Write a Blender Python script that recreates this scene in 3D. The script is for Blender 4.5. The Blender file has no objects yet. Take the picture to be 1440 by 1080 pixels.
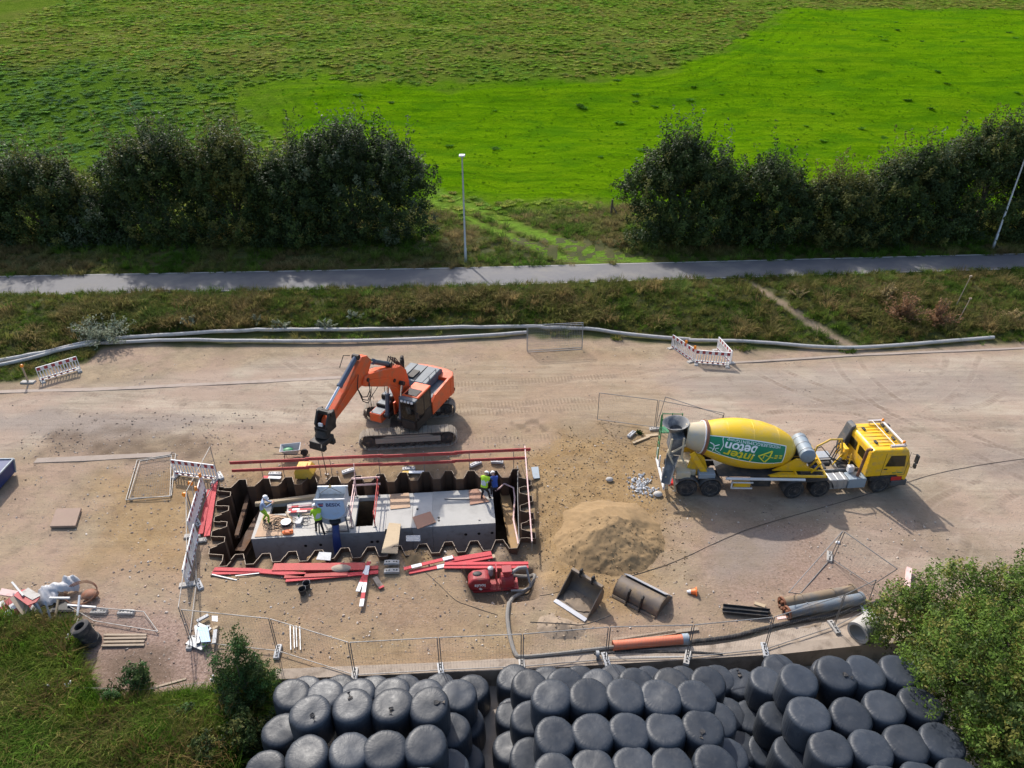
import bpy, bmesh, math, random
import numpy as np
from mathutils import Vector, Matrix, Euler, Quaternion
from mathutils import noise as mnoise
rng = np.random.default_rng(7); random.seed(7)
S = bpy.context.scene; COL = S.collection
R = math.radians
# ------------------------------------------------------------------ camera, sky, sun, exposure
CAM_H, PITCH, FPX = 23.0, R(31), 1010.0
cam = bpy.data.objects.new('camera', bpy.data.cameras.new('camera')); COL.objects.link(cam)
cam.location = (0, 0, CAM_H); cam.rotation_euler = (R(90)-PITCH, 0, 0)
cam.data.sensor_width = 36; cam.data.lens = 36*FPX/1440; cam.data.clip_end = 3000; cam.data.clip_start = .5
S.camera = cam
SUN_EL, SUN_AZ = R(41), math.atan2(-.42, .91)          # sun stands behind and left of the view
w = bpy.data.worlds.new('World'); S.world = w; w.use_nodes = True
nt = w.node_tree; bg = nt.nodes['Background']
sky = nt.nodes.new('ShaderNodeTexSky'); sky.sky_type = 'NISHITA'; sky.sun_disc = False
sky.sun_elevation = SUN_EL; sky.sun_rotation = SUN_AZ; sky.air_density = 1.0; sky.dust_density = 2.5
nt.links.new(sky.outputs[0], bg.inputs[0]); bg.inputs[1].default_value = 0.15
sd = bpy.data.lights.new('sun', 'SUN'); sd.energy = 3.1; sd.angle = R(.9); sd.color = (1, .95, .88)
sun = bpy.data.objects.new('sun', sd); COL.objects.link(sun)
dirv = Vector((-math.sin(SUN_AZ)*math.cos(SUN_EL), -math.cos(SUN_AZ)*math.cos(SUN_EL), -math.sin(SUN_EL)))
sun.rotation_euler = dirv.to_track_quat('-Z', 'Y').to_euler(); sun.location = (-20, 40, 40)
S.view_settings.view_transform = 'Standard'; S.view_settings.look = 'None'
S.view_settings.exposure = 0.66; S.view_settings.gamma = 1.0; S.view_settings.use_curve_mapping = False
# ------------------------------------------------------------------ measuring: where a point of the photograph lies on the ground
_c, _s = math.cos(PITCH), math.sin(PITCH)
def ray(px, py):
    u = (px-720)/FPX; v = (540-py)/FPX
    return np.array((u, _c+v*_s, -_s+v*_c))
def at(px, py, z=0.0):
    r = ray(px, py); t = (z-CAM_H)/r[2]
    return (r[0]*t, r[1]*t)
def at3(px, py, z=0.0):
    x, y = at(px, py, z); return Vector((x, y, z))
# ------------------------------------------------------------------ numpy value noise
_G = np.random.default_rng(3).random((256, 256))
def vn(x, y, f=1.0, o=0):
    x = np.asarray(x)*f+o*17.3+1000; y = np.asarray(y)*f+o*9.7+1000
    xi = np.floor(x).astype(int); yi = np.floor(y).astype(int); fx = x-xi; fy = y-yi
    fx = fx*fx*(3-2*fx); fy = fy*fy*(3-2*fy)
    g = lambda a, b: _G[a % 256, b % 256]
    return (g(xi, yi)*(1-fx)+g(xi+1, yi)*fx)*(1-fy)+(g(xi, yi+1)*(1-fx)+g(xi+1, yi+1)*fx)*fy
def fbm(x, y, f=1.0, n=4, o=0):
    s = 0; a = 1; t = 0
    for i in range(n):
        s = s+a*vn(x, y, f*2**i, o+i*3); t += a; a *= .5
    return s/t
def sm(a, b, x):
    t = np.clip((x-a)/(b-a), 0, 1); return t*t*(3-2*t)
def pdist(poly, X, Y, closed=True):
    """signed distance to a polygon, positive inside"""
    P = np.array(poly, float); X = np.asarray(X, float); Y = np.asarray(Y, float)
    D = np.full(X.shape, 1e9); ins = np.zeros(X.shape, bool); n = len(P)
    for i in range(n if closed else n-1):
        a = P[i]; b = P[(i+1) % n]; d = b-a; L = d@d+1e-12
        t = np.clip(((X-a[0])*d[0]+(Y-a[1])*d[1])/L, 0, 1)
        D = np.minimum(D, (X-a[0]-t*d[0])**2+(Y-a[1]-t*d[1])**2)
        if closed and a[1] != b[1]:
            c = ((a[1] > Y) != (b[1] > Y)) & (X < (b[0]-a[0])*(Y-a[1])/(b[1]-a[1])+a[0]); ins ^= c
    D = np.sqrt(D)
    return np.where(ins, D, -D) if closed else D
def pxpoly(l, z=0): return [at(x, y, z) for x, y in l]
def lineY(pts): 
    xs = [p[0] for p in pts]; ys = [p[1] for p in pts]
    return lambda X: np.interp(X, xs, ys)+np.where(X < xs[0], (X-xs[0])*(ys[1]-ys[0])/(xs[1]-xs[0]), 0)+np.where(X > xs[-1], (X-xs[-1])*(ys[-1]-ys[-2])/(xs[-1]-xs[-2]), 0)
# ------------------------------------------------------------------ materials
def nd(nt, t, **k):
    n = nt.nodes.new('ShaderNode'+t)
    for a, b in k.items(): setattr(n, a, b)
    return n
def newmat(name):
    m = bpy.data.materials.new(name); m.use_nodes = True
    return m, m.node_tree, m.node_tree.nodes['Principled BSDF']
def mixc(nt, f, a, b, mode='MIX'):
    n = nd(nt, 'Mix', data_type='RGBA', blend_type=mode)
    for s, v in ((0, f), (6, a), (7, b)):
        if isinstance(v, (int, float)): n.inputs[s].default_value = v
        elif isinstance(v, tuple): n.inputs[s].default_value = (*v[:3], 1)
        else: nt.links.new(v, n.inputs[s])
    return n.outputs[2]
def mth(nt, op, a, b=0.0, c=None):
    n = nd(nt, 'Math', operation=op)
    for s, v in ((0, a), (1, b), (2, c)):
        if v is None: continue
        if isinstance(v, (int, float)): n.inputs[s].default_value = v
        else: nt.links.new(v, n.inputs[s])
    return n.outputs[0]
def noi(nt, vec, sc, det=4, rough=.55, sx=None):
    if sx:
        mp = nd(nt, 'Mapping'); mp.inputs['Scale'].default_value = sx[:3]
        if len(sx) > 3: mp.inputs['Rotation'].default_value = (0, 0, sx[3])
        nt.links.new(vec, mp.inputs[0]); vec = mp.outputs[0]
    n = nd(nt, 'TexNoise'); n.inputs['Scale'].default_value = sc; n.inputs['Detail'].default_value = det; n.inputs['Roughness'].default_value = rough
    nt.links.new(vec, n.inputs['Vector']); return n.outputs['Fac']
def rmp(nt, f, a, b, lo=0.0, hi=1.0):
    n = nd(nt, 'MapRange'); n.inputs[1].default_value = a; n.inputs[2].default_value = b; n.inputs[3].default_value = lo; n.inputs[4].default_value = hi
    nt.links.new(f, n.inputs[0]); return n.outputs[0]
def bump(nt, bs, h, strength, dist):
    b = nd(nt, 'Bump'); b.inputs['Strength'].default_value = strength; b.inputs['Distance'].default_value = dist
    nt.links.new(h, b.inputs['Height']); nt.links.new(b.outputs[0], bs.inputs['Normal']); return b
M = {}
def pm(name, col, rough=.6, metal=0.0, var=.12, sc=2.0, dirt=(.23, .18, .13), damt=.25, dsc=3.0, bmp=0.0, bsc=30, spec=.5, coat=0.0, grain=None):
    m, nt, bs = newmat(name)
    tc = nd(nt, 'TexCoord').outputs['Object']
    n1 = noi(nt, tc, sc, 5, sx=grain)
    c = mixc(nt, n1, tuple(x*(1-var) for x in col), tuple(min(1, x*(1+var)) for x in col))
    if damt > 0:
        n2 = noi(nt, tc, dsc, 8, .65)
        f = rmp(nt, n2, .62-.3*damt, .75-.1*damt, 0, min(1, damt*1.6))
        c = mixc(nt, f, c, dirt)
        nt.links.new(rmp(nt, f, 0, 1, rough, min(1, rough+.3)), bs.inputs['Roughness'])
    else: bs.inputs['Roughness'].default_value = rough
    oi = nd(nt, 'ObjectInfo').outputs['Random']
    hs = nd(nt, 'HueSaturation'); nt.links.new(c, hs.inputs['Color']); nt.links.new(rmp(nt, oi, 0, 1, .9, 1.1), hs.inputs['Value'])
    nt.links.new(hs.outputs[0], bs.inputs['Base Color'])
    bs.inputs['Metallic'].default_value = metal; bs.inputs['Specular IOR Level'].default_value = spec; bs.inputs['Coat Weight'].default_value = coat
    if bmp: bump(nt, bs, noi(nt, tc, bsc, 6), .6, bmp)
    M[name] = m; return m
# ------------------------------------------------------------------ mesh builder
class B:
    def __init__(s, xf=None): s.v = []; s.f = []; s.mi = []; s.xf = xf; s.k = 0
    def add(s, vs, fs, mi=None):
        o = len(s.v); s.v += [Vector(v) for v in vs]; s.f += [tuple(i+o for i in f) for f in fs]; s.mi += [s.k if mi is None else mi]*len(fs); return s
    def box(s, c, d, rot=None, mi=None):
        x, y, z = (q/2 for q in d); vs = [Vector((a*x, b*y, e*z)) for a in (-1, 1) for b in (-1, 1) for e in (-1, 1)]
        if rot is not None:
            m = rot if isinstance(rot, Matrix) else Euler(rot).to_matrix()
            vs = [m @ v for v in vs]
        return s.add([v+Vector(c) for v in vs], [(0, 1, 3, 2), (4, 6, 7, 5), (0, 4, 5, 1), (2, 3, 7, 6), (0, 2, 6, 4), (1, 5, 7, 3)], mi)
    def b2(s, x0, x1, y0, y1, z0, z1, mi=None):
        return s.box(((x0+x1)/2, (y0+y1)/2, (z0+z1)/2), (x1-x0, y1-y0, z1-z0), None, mi)
    def beam(s, p, q, wd, h, up=(0, 0, 1), mi=None):
        p, q = Vector(p), Vector(q); d = q-p; L = d.length
        if L < 1e-6: return s
        x = d/L; up = Vector(up)
        if abs(x.dot(up)) > .99: up = Vector((1, 0, 0)) if abs(x.x) < .9 else Vector((0, 1, 0))
        y = up.cross(x).normalized(); z = x.cross(y)
        return s.box((p+q)/2, (L, wd, h), Matrix((x, y, z)).transposed(), mi)
    def ring(s, c, ax, r, n, ph=0, sy=1.0):
        c, ax = Vector(c), Vector(ax).normalized()
        u = ax.orthogonal().normalized() if abs(ax.z) > .9 else Vector((0, 0, 1)).cross(ax).normalized()
        if abs(ax.z) > .9: u = Vector((1, 0, 0)); u = (u-ax*u.dot(ax)).normalized()
        w_ = ax.cross(u)
        return [c+u*(r*math.cos(ph+2*math.pi*i/n))+w_*(r*sy*math.sin(ph+2*math.pi*i/n)) for i in range(n)]
    def cyl(s, p, q, r0, r1=None, n=12, caps=True, mi=None):
        r1 = r0 if r1 is None else r1; ax = Vector(q)-Vector(p)
        vs = s.ring(p, ax, r0, n)+s.ring(q, ax, r1, n)
        fs = [(i, (i+1) % n, n+(i+1) % n, n+i) for i in range(n)]
        if caps: fs += [tuple(reversed(range(n))), tuple(range(n, 2*n))]
        return s.add(vs, fs, mi)
    def lathe(s, p, ax, prof, n=20, caps=True, mi=None, ph=0):
        """prof: (distance along ax, radius)"""
        ax = Vector(ax).normalized(); vs = []; m = len(prof)
        for h, r in prof: vs += s.ring(Vector(p)+ax*h, ax, max(r, 1e-4), n, ph)
        fs = [(j*n+i, j*n+(i+1) % n, (j+1)*n+(i+1) % n, (j+1)*n+i) for j in range(m-1) for i in range(n)]
        if caps: fs += [tuple(reversed(range(n))), tuple(range((m-1)*n, m*n))]
        return s.add(vs, fs, mi)
    def tube(s, pts, r, n=8, mi=None, closed=False):
        P = [Vector(p) for p in pts]; m = len(P); vs = []
        last = None
        for i in range(m):
            a = P[max(0, i-1)]; b = P[min(m-1, i+1)]; ax = (b-a).normalized() if (b-a).length > 1e-7 else Vector((1, 0, 0))
            if last is None: u = ax.orthogonal().normalized()
            else: u = (last-ax*last.dot(ax)); u = u.normalized() if u.length > 1e-5 else ax.orthogonal().normalized()
            last = u; w_ = ax.cross(u); rr = r[i] if isinstance(r, (list, tuple)) else r
            vs += [P[i]+u*(rr*math.cos(2*math.pi*k/n))+w_*(rr*math.sin(2*math.pi*k/n)) for k in range(n)]
        fs = [(j*n+i, j*n+(i+1) % n, (j+1)*n+(i+1) % n, (j+1)*n+i) for j in range(m-1) for i in range(n)]
        fs += [tuple(reversed(range(n))), tuple(range((m-1)*n, m*n))]
        return s.add(vs, fs, mi)
    def extr(s, poly, a, b, ax='y', mi=None):
        n = len(poly)
        def P(p, t): return {'y': (p[0], t, p[1]), 'z': (p[0], p[1], t), 'x': (t, p[0], p[1])}[ax]
        vs = [P(p, a) for p in poly]+[P(p, b) for p in poly]
        fs = [(i, (i+1) % n, n+(i+1) % n, n+i) for i in range(n)]+[tuple(reversed(range(n))), tuple(range(n, 2*n))]
        return s.add(vs, fs, mi)
    def ell(s, c, r, n=12, m=8, mi=None, rot=None):
        vs = []; c = Vector(c); mt = Euler(rot).to_matrix() if rot else None
        for j in range(1, m):
            a = math.pi*j/m
            for i in range(n):
                b = 2*math.pi*i/n; q = Vector((r[0]*math.sin(a)*math.cos(b), r[1]*math.sin(a)*math.sin(b), r[2]*math.cos(a)))
                vs.append(c+(mt @ q if mt else q))
        t, bt = Vector((0, 0, r[2])), Vector((0, 0, -r[2]))
        vs += [c+(mt @ t if mt else t), c+(mt @ bt if mt else bt)]; T = len(vs)-2
        fs = [(j*n+i, (j+1)*n+i, (j+1)*n+(i+1) % n, j*n+(i+1) % n) for j in range(m-2) for i in range(n)]
        fs += [(T, i, (i+1) % n) for i in range(n)]+[(T+1, (m-2)*n+(i+1) % n, (m-2)*n+i) for i in range(n)]
        return s.add(vs, fs, mi)
    def mesh(s, name, mats, smooth=True, ang=35, fix=True):
        me = bpy.data.meshes.new(name)
        vs = [s.xf @ v for v in s.v] if s.xf is not None else s.v
        me.from_pydata(vs, [], s.f)
        for m in (mats if isinstance(mats, (list, tuple)) else [mats]): me.materials.append(M[m] if isinstance(m, str) else m)
        me.polygons.foreach_set('material_index', s.mi)
        if fix:
            bm = bmesh.new(); bm.from_mesh(me); bmesh.ops.recalc_face_normals(bm, faces=bm.faces); bm.to_mesh(me); bm.free()
        if smooth:
            me.polygons.foreach_set('use_smooth', [True]*len(me.polygons)); me.set_sharp_from_angle(angle=R(ang))
        me.update(); return me
    def build(s, name, mats, parent=None, smooth=True, bev=0, ang=35, label=None):
        o = bpy.data.objects.new(name, s.mesh(name, mats, smooth, ang)); COL.objects.link(o)
        if parent is not None: o.parent = parent
        if label: o['label'] = label
        if bev:
            b = o.modifiers.new('bevel', 'BEVEL'); b.width = bev; b.segments = 2; b.limit_method = 'ANGLE'; b.angle_limit = R(40)
        return o
def tag(o, label, cat, group=None):
    o['label'] = label; o['category'] = cat
    if group: o['group'] = group
    return o
def thing(name, label, cat, loc=(0, 0, 0), rz=0.0, group=None, rot=None):
    o = bpy.data.objects.new(name, None); COL.objects.link(o); o.location = loc; o.rotation_euler = rot if rot else (0, 0, rz); o.empty_display_size = .2
    return tag(o, label, cat, group)
def struct(o, kind='structure'): o['kind'] = kind; return o
def copy_tree(o, loc=None, rz=None, label=None, parent=None, group=None):
    c = o.copy(); COL.objects.link(c)
    if parent is not None: c.parent = parent
    if loc is not None: c.location = loc
    if rz is not None: c.rotation_euler = rz if isinstance(rz, (tuple, list)) else (0, 0, rz)
    if label: c['label'] = label
    if group: c['group'] = group
    for ch in o.children: copy_tree(ch, parent=c)
    return c
def npmesh(name, V, Fc, mats, attrs=None, smooth=False):
    """V (n,3), Fc (m,k) numpy"""
    me = bpy.data.meshes.new(name); k = Fc.shape[1]
    me.vertices.add(len(V)); me.vertices.foreach_set('co', np.ascontiguousarray(V, np.float32).ravel())
    me.loops.add(Fc.size); me.loops.foreach_set('vertex_index', np.ascontiguousarray(Fc, np.int32).ravel())
    me.polygons.add(len(Fc)); me.polygons.foreach_set('loop_start', np.arange(len(Fc), dtype=np.int32)*k)
    if smooth: me.polygons.foreach_set('use_smooth', np.ones(len(Fc), bool))
    for m in mats: me.materials.append(M[m] if isinstance(m, str) else m)
    for an, arr in (attrs or {}).items():
        a = me.attributes.new(an, 'FLOAT_COLOR', 'POINT'); a4 = np.ones((len(V), 4), np.float32); a4[:, :arr.shape[1]] = arr
        a.data.foreach_set('color', a4.ravel())
    me.update(calc_edges=True); return me
def link(name, me, parent=None):
    o = bpy.data.objects.new(name, me); COL.objects.link(o)
    if parent is not None: o.parent = parent
    return o
# scatter of real meshes for uncountable stuff (grass, pebbles)
_sc = {}
def scatter(name, P, scl, rot, protos, tint=None, pick=None):
    me = bpy.data.meshes.new(name); n = len(P)
    me.vertices.add(n); me.vertices.foreach_set('co', np.ascontiguousarray(P, np.float32).ravel())
    me.attributes.new('scl', 'FLOAT_VECTOR', 'POINT').data.foreach_set('vector', np.ascontiguousarray(scl, np.float32).ravel())
    me.attributes.new('rot', 'FLOAT_VECTOR', 'POINT').data.foreach_set('vector', np.ascontiguousarray(rot, np.float32).ravel())
    pk = rng.integers(0, len(protos), n) if pick is None else pick
    me.attributes.new('pick', 'INT', 'POINT').data.foreach_set('value', pk.astype(np.int32))
    t = np.ones((n, 4), np.float32); t[:, :3] = .5 if tint is None else tint
    me.attributes.new('tint', 'FLOAT_COLOR', 'POINT').data.foreach_set('color', t.ravel())
    o = bpy.data.objects.new(name, me); COL.objects.link(o); struct(o, 'stuff')
    c = bpy.data.collections.new(name+'_sources')
    for i, p in enumerate(protos):
        q = bpy.data.objects.new('%s_source_%02d' % (name, i), p); c.objects.link(q)
    g = bpy.data.node_groups.new(name, 'GeometryNodeTree')
    g.interface.new_socket('Geometry', in_out='INPUT', socket_type='NodeSocketGeometry'); g.interface.new_socket('Geometry', in_out='OUTPUT', socket_type='NodeSocketGeometry')
    N = g.nodes; gi = N.new('NodeGroupInput'); go = N.new('NodeGroupOutput'); ip = N.new('GeometryNodeInstanceOnPoints'); ci = N.new('GeometryNodeCollectionInfo')
    ci.inputs[0].default_value = c; ci.inputs[1].default_value = True; ci.inputs[2].default_value = True
    def na(nm, ty):
        a = N.new('GeometryNodeInputNamedAttribute'); a.data_type = ty; a.inputs[0].default_value = nm
        return [q for q in a.outputs if q.enabled and q.name == 'Attribute'][0]
    L = g.links.new
    L(gi.outputs[0], ip.inputs['Points']); L(ci.outputs[0], ip.inputs['Instance']); ip.inputs['Pick Instance'].default_value = True
    L(na('pick', 'INT'), ip.inputs['Instance Index']); L(na('rot', 'FLOAT_VECTOR'), ip.inputs['Rotation']); L(na('scl', 'FLOAT_VECTOR'), ip.inputs['Scale'])
    L(ip.outputs[0], go.inputs[0])
    md = o.modifiers.new('scatter', 'NODES'); md.node_group = g
    return o
# ================================================================== TERRAIN
pathN = lineY([at(0, 415, 1.3), at(650, 402, 1.3), at(1440, 377, 1.3)])
pathF = lineY([at(0, 389, 1.3), at(650, 377, 1.3), at(1440, 357, 1.3)])
toe = lineY([at(*p) for p in ((0, 530), (60, 512), (160, 491), (300, 491), (480, 485), (740, 477), (930, 483), (1040, 497), (1200, 498), (1440, 486))])
wallL = [at(*p) for p in ((383, 957), (500, 952), (725, 943), (850, 936), (1000, 927), (1100, 921), (1222, 908), (1330, 900))]
wallY = lineY(wallL); YARD_Z = -.85
YX0 = wallL[0][0]
# sheet pile line of the pit, a trapezoid wave along four sides
PITC = [at(318, 683), at(737, 667), at(744, 766), at(303, 792)]
def wave(a, b, per, amp, out):
    a = Vector(a); b = Vector(b); d = (b-a); n = max(1, round(d.length/per)); d = d/n; nrm = Vector((d.y, -d.x)).normalized()*out
    P = []
    for i in range(n):
        for t, q in ((0, -1), (.30, -1), (.5, 1), (.80, 1)): P.append(a+d*t*1.0+d*i+nrm*(amp*q))
    return P
_sides = [(PITC[0], PITC[1]), (PITC[1], PITC[2]), (PITC[2], PITC[3]), (PITC[3], PITC[0])]
WAVES = [wave(a, b, 1.16, .31, -1) for a, b in _sides]
PITPOLY = [tuple(p) for wv in WAVES for p in wv]
PITZ = -3.3
pumpP = [at(*p) for p in ((655, 800), (748, 792), (752, 838), (700, 846), (664, 840))]
slopeR = [at(*p) for p in ((735, 770), (760, 760), (772, 800), (745, 815), (700, 800))]
def tz(X, Y, raw=False):
    X = np.asarray(X, float); Y = np.asarray(Y, float)
    z = (fbm(X, Y, .35, 4)-.5)*.12
    t = toe(X); pn = pathN(X); pf = pathF(X)
    k = (Y-t)/np.maximum(pn-t, .5)
    bank = sm(-.05, .75, k)*1.27
    z = np.where(Y > t-.5, z*.6+bank+(fbm(X, Y, .5, 4, 9)-.5)*.5*sm(.0, .3, k)*sm(1.0, .8, k), z)
    z = np.where((k > .92) & (Y < pf+.6), 1.27+0*z, z)
    bk = Y-pf
    rise = sm(.3, 4.5, bk)*.5+sm(0, 60, bk-11)*4+np.maximum(bk-40, 0)*.075+np.maximum(bk-14, 0)*.035
    far = 1.27+rise+(fbm(X, Y, .12, 5, 4)-.5)*1.1*sm(1, 12, bk)+(fbm(X, Y, .8, 3, 5)-.5)*.25*sm(.8, 3, bk)
    z = np.where(bk > .5, far, z)
    # left foreground falls away, yard is sunk behind its wall
    zl = -1.2*sm(2, 9, wallY(X)-Y)*sm(YX0+1.0, YX0-6, X)
    z = np.where(X < YX0+1, z+zl+(fbm(X, Y, .7, 3, 8)-.5)*.35*sm(1, 3, wallY(X)-Y), z)
    inside = (Y < wallY(X)+.12) & (X > YX0-.1)
    z = np.where(inside & (X < 16.5), YARD_Z-.35, z)
    pd = pdist(pumpP, X, Y); z = z-.62*sm(-.25, .3, pd)
    near = sm(-1.4, -.3, pdist(PITPOLY, X, Y)) if X.size < 2e5 else 0
    hp = pdist(slopeR, X, Y); z = z-.35*sm(-.5, .4, hp)
    return z
def atg(px, py, dz=0.0):
    """first hit of the sight line with the ground"""
    r = ray(px, py); t = np.linspace(12, 400, 6000)
    X, Y, Z = r[0]*t, r[1]*t, CAM_H+r[2]*t
    h = tz(X, Y)+dz; i = int(np.argmax(Z < h)); return Vector((X[i], Y[i], float(h[i])))
def gz(x, y): return float(tz(np.array([x]), np.array([y]))[0])
# ---- ground mesh near the camera
xa = np.concatenate([np.array([-260, -180, -120, -85, -65, -55]), np.arange(-48, -15.2, .3), np.arange(-15.2, 2.6, .1), np.arange(2.6, 46, .26), np.array([50, 60, 85, 120, 180, 260])])
ya = np.concatenate([np.array([-60, -30, -10, 0, 5]), np.arange(8, 20.6, .2), np.arange(20.6, 30.9, .1), np.arange(30.9, 60, .26)])
X, Y = np.meshgrid(xa, ya); Z = tz(X, Y)
pd = np.full(X.shape, -9.0); reg = (X > -15.3) & (X < 2.8) & (Y > 20.5) & (Y < 31); pd[reg] = pdist(PITPOLY, X[reg], Y[reg])
snap = (pd > -.075) & (pd < .075)
PP = np.array(PITPOLY); sx, sy = X[snap].copy(), Y[snap].copy(); best = np.full(sx.shape, 1e9); bx = sx.copy(); by = sy.copy()
for i in range(len(PP)):
    a = PP[i]; b = PP[(i+1) % len(PP)]; d = b-a; t = np.clip(((sx-a[0])*d[0]+(sy-a[1])*d[1])/(d@d), 0, 1)
    qx, qy = a[0]+t*d[0], a[1]+t*d[1]; dd = (sx-qx)**2+(sy-qy)**2; m_ = dd < best
    best[m_] = dd[m_]; bx[m_] = qx[m_]; by[m_] = qy[m_]
X[snap] = bx; Y[snap] = by
lip = sm(-.9, -.1, pd); Z = Z-lip*(.04+.10*fbm(X, Y, 2.5, 2, 6))
keepv = ~(pd >= .075)
ny, nx = X.shape; idx = np.arange(nx*ny).reshape(ny, nx)
q = np.stack([idx[:-1, :-1], idx[:-1, 1:], idx[1:, 1:], idx[1:, :-1]], -1).reshape(-1, 4)
kv = keepv.ravel(); sn = snap.ravel(); q = q[kv[q].all(1) & ~sn[q].all(1)]
Xr, Yr, Zr = X.ravel(), Y.ravel(), Z.ravel()
# zones (what the ground is made of), soft edged
def zone(poly, wd=1.0, amp=1.0, f=.5, o=0):
    dd = pdist(poly, Xr, Yr)+(fbm(Xr, Yr, f, 4, o)-.5)*2*amp; return sm(-wd/2, wd/2, dd)
sand = zone(pxpoly([(745, 640), (780, 600), (850, 590), (930, 620), (950, 700), (955, 780), (900, 835), (780, 870), (735, 760)]), 3.0, 1.8, .5, 1)
sand = np.maximum(sand, .45*zone(pxpoly([(330, 780), (700, 790), (760, 900), (560, 935), (300, 880)]), 3, 2.0, .3, 2))
sand = np.maximum(sand, .8*zone(pxpoly([(135, 660), (270, 655), (300, 740), (250, 800), (120, 790)]), 2.5, 1.5, .4, 3))
sand = np.maximum(sand, .38*zone([at(560, 500), at(900, 490), at(960, 560), at(880, 620), at(640, 610), at(560, 560)], 3, 1.5, .35, 14))
sand = np.maximum(sand, .65*zone(pxpoly([(320, 655), (740, 635), (750, 660), (330, 690)]), 1.5, .6, .6, 4))
sand = np.maximum(sand, .5*zone(pxpoly([(480, 905), (740, 900), (740, 945), (400, 955)]), 1.0, .8, .8, 4))
road = zone([at(-250, 565), at(0, 560), at(480, 498), at(1040, 515), at(1440, 492), at(1700, 490), at(1700, 640), at(1440, 660), at(1250, 640), at(880, 595), at(640, 592), at(500, 600), at(300, 605), at(0, 640), at(-250, 650)], 2.0, 1.0, .3, 5)
site_r = zone(pxpoly([(950, 560), (1500, 560), (1600, 850), (1250, 830), (1150, 720), (950, 720)]), 3, 1.5, .3, 6)
grav = zone(pxpoly([(105, 830), (270, 870), (330, 960), (230, 975), (115, 965)]), 1.5, .7, .6, 7)
grav = np.maximum(grav, .75*zone(pxpoly([(1000, 740), (1300, 720), (1300, 850), (1000, 830)]), 3, 1.5, .4, 7))
grav = np.maximum(grav, .8*zone(pxpoly([(430, 820), (700, 845), (640, 890), (420, 880)]), 2, 1, .5, 17))
leftg = pxpoly([(-900, 870), (0, 868), (100, 878), (112, 905), (108, 962), (150, 990), (300, 985), (330, 955), (385, 958), (380, 1200), (200, 1500), (-900, 1500)])
lg = pdist(leftg, Xr, Yr)+(fbm(Xr, Yr, .9, 3, 8)-.5)*.9
t_ = toe(Xr); bankg = (Yr-t_)+(fbm(Xr, Yr, .6, 3, 12)-.5)*1.4-(.3)
bankg = bankg+np.where(Xr < at(110, 520)[0], 1.6, 0)
grass = np.maximum(sm(-.3, .3, lg), sm(-.4, .4, bankg))
trail = [tuple(atg(x, y))[:2] for x, y in ((1050, 395), (1085, 420), (1140, 455), (1170, 475), (1210, 492))]
grass = grass*(1-.8*sm(.5, .15, pdist(trail, Xr, Yr, False)))
lefttri = pxpoly([(-400, 500), (150, 490), (110, 500), (35, 540), (-400, 560)])
grass = np.maximum(grass, sm(14.2, 15.4, Xr)*(Yr < wallY(Xr)-.1))
grass = np.maximum(grass, sm(-.3, .5, pdist(lefttri, Xr, Yr)+(fbm(Xr, Yr, .8, 3, 8)-.5)))
dark = .9*zone(pxpoly([(70, 610), (170, 600), (300, 615), (290, 640), (180, 648), (60, 640)]), 1.0, 1.0, .8, 20)*fbm(Xr, Yr, 1.3, 4, 21)*1.5
dark = np.maximum(dark, .8*zone(pxpoly([(120, 915), (230, 920), (240, 950), (150, 965)]), 1.5, .8, .8, 22))
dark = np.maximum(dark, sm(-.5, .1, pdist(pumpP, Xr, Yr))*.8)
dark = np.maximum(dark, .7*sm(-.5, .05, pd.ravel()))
dark = np.maximum(dark, .6*zone(pxpoly([(700, 575), (760, 590), (770, 610), (720, 600)]), .6, .6, 1.5, 23)*sm(.5, .6, vn(Xr, Yr, 2.2)))
wet = zone(pxpoly([(1380, 620), (1500, 640), (1500, 680), (1330, 660), (1300, 640)]), 2, 1.5, .5, 24)*.6
ash = .9*zone(pxpoly([(-100, 580), (170, 575), (300, 590), (170, 612), (-100, 610)]), 1.2, .8, .5, 25)
ash = np.maximum(ash, .6*zone(pxpoly([(900, 530), (1440, 520), (1440, 560), (1100, 575)]), 2, 1.2, .5, 26))
ash = np.maximum(ash, .8*zone(pxpoly([(1010, 745), (1120, 750), (1080, 800), (1010, 810)]), 1.5, .8, .5, 27))
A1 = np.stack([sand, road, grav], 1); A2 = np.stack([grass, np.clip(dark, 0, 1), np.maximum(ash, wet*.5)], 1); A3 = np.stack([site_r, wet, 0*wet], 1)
def road_dir(): a = at(0, 560); b = at(1440, 500); return math.atan2(b[1]-a[1], b[0]-a[0])
RD = road_dir()
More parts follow.
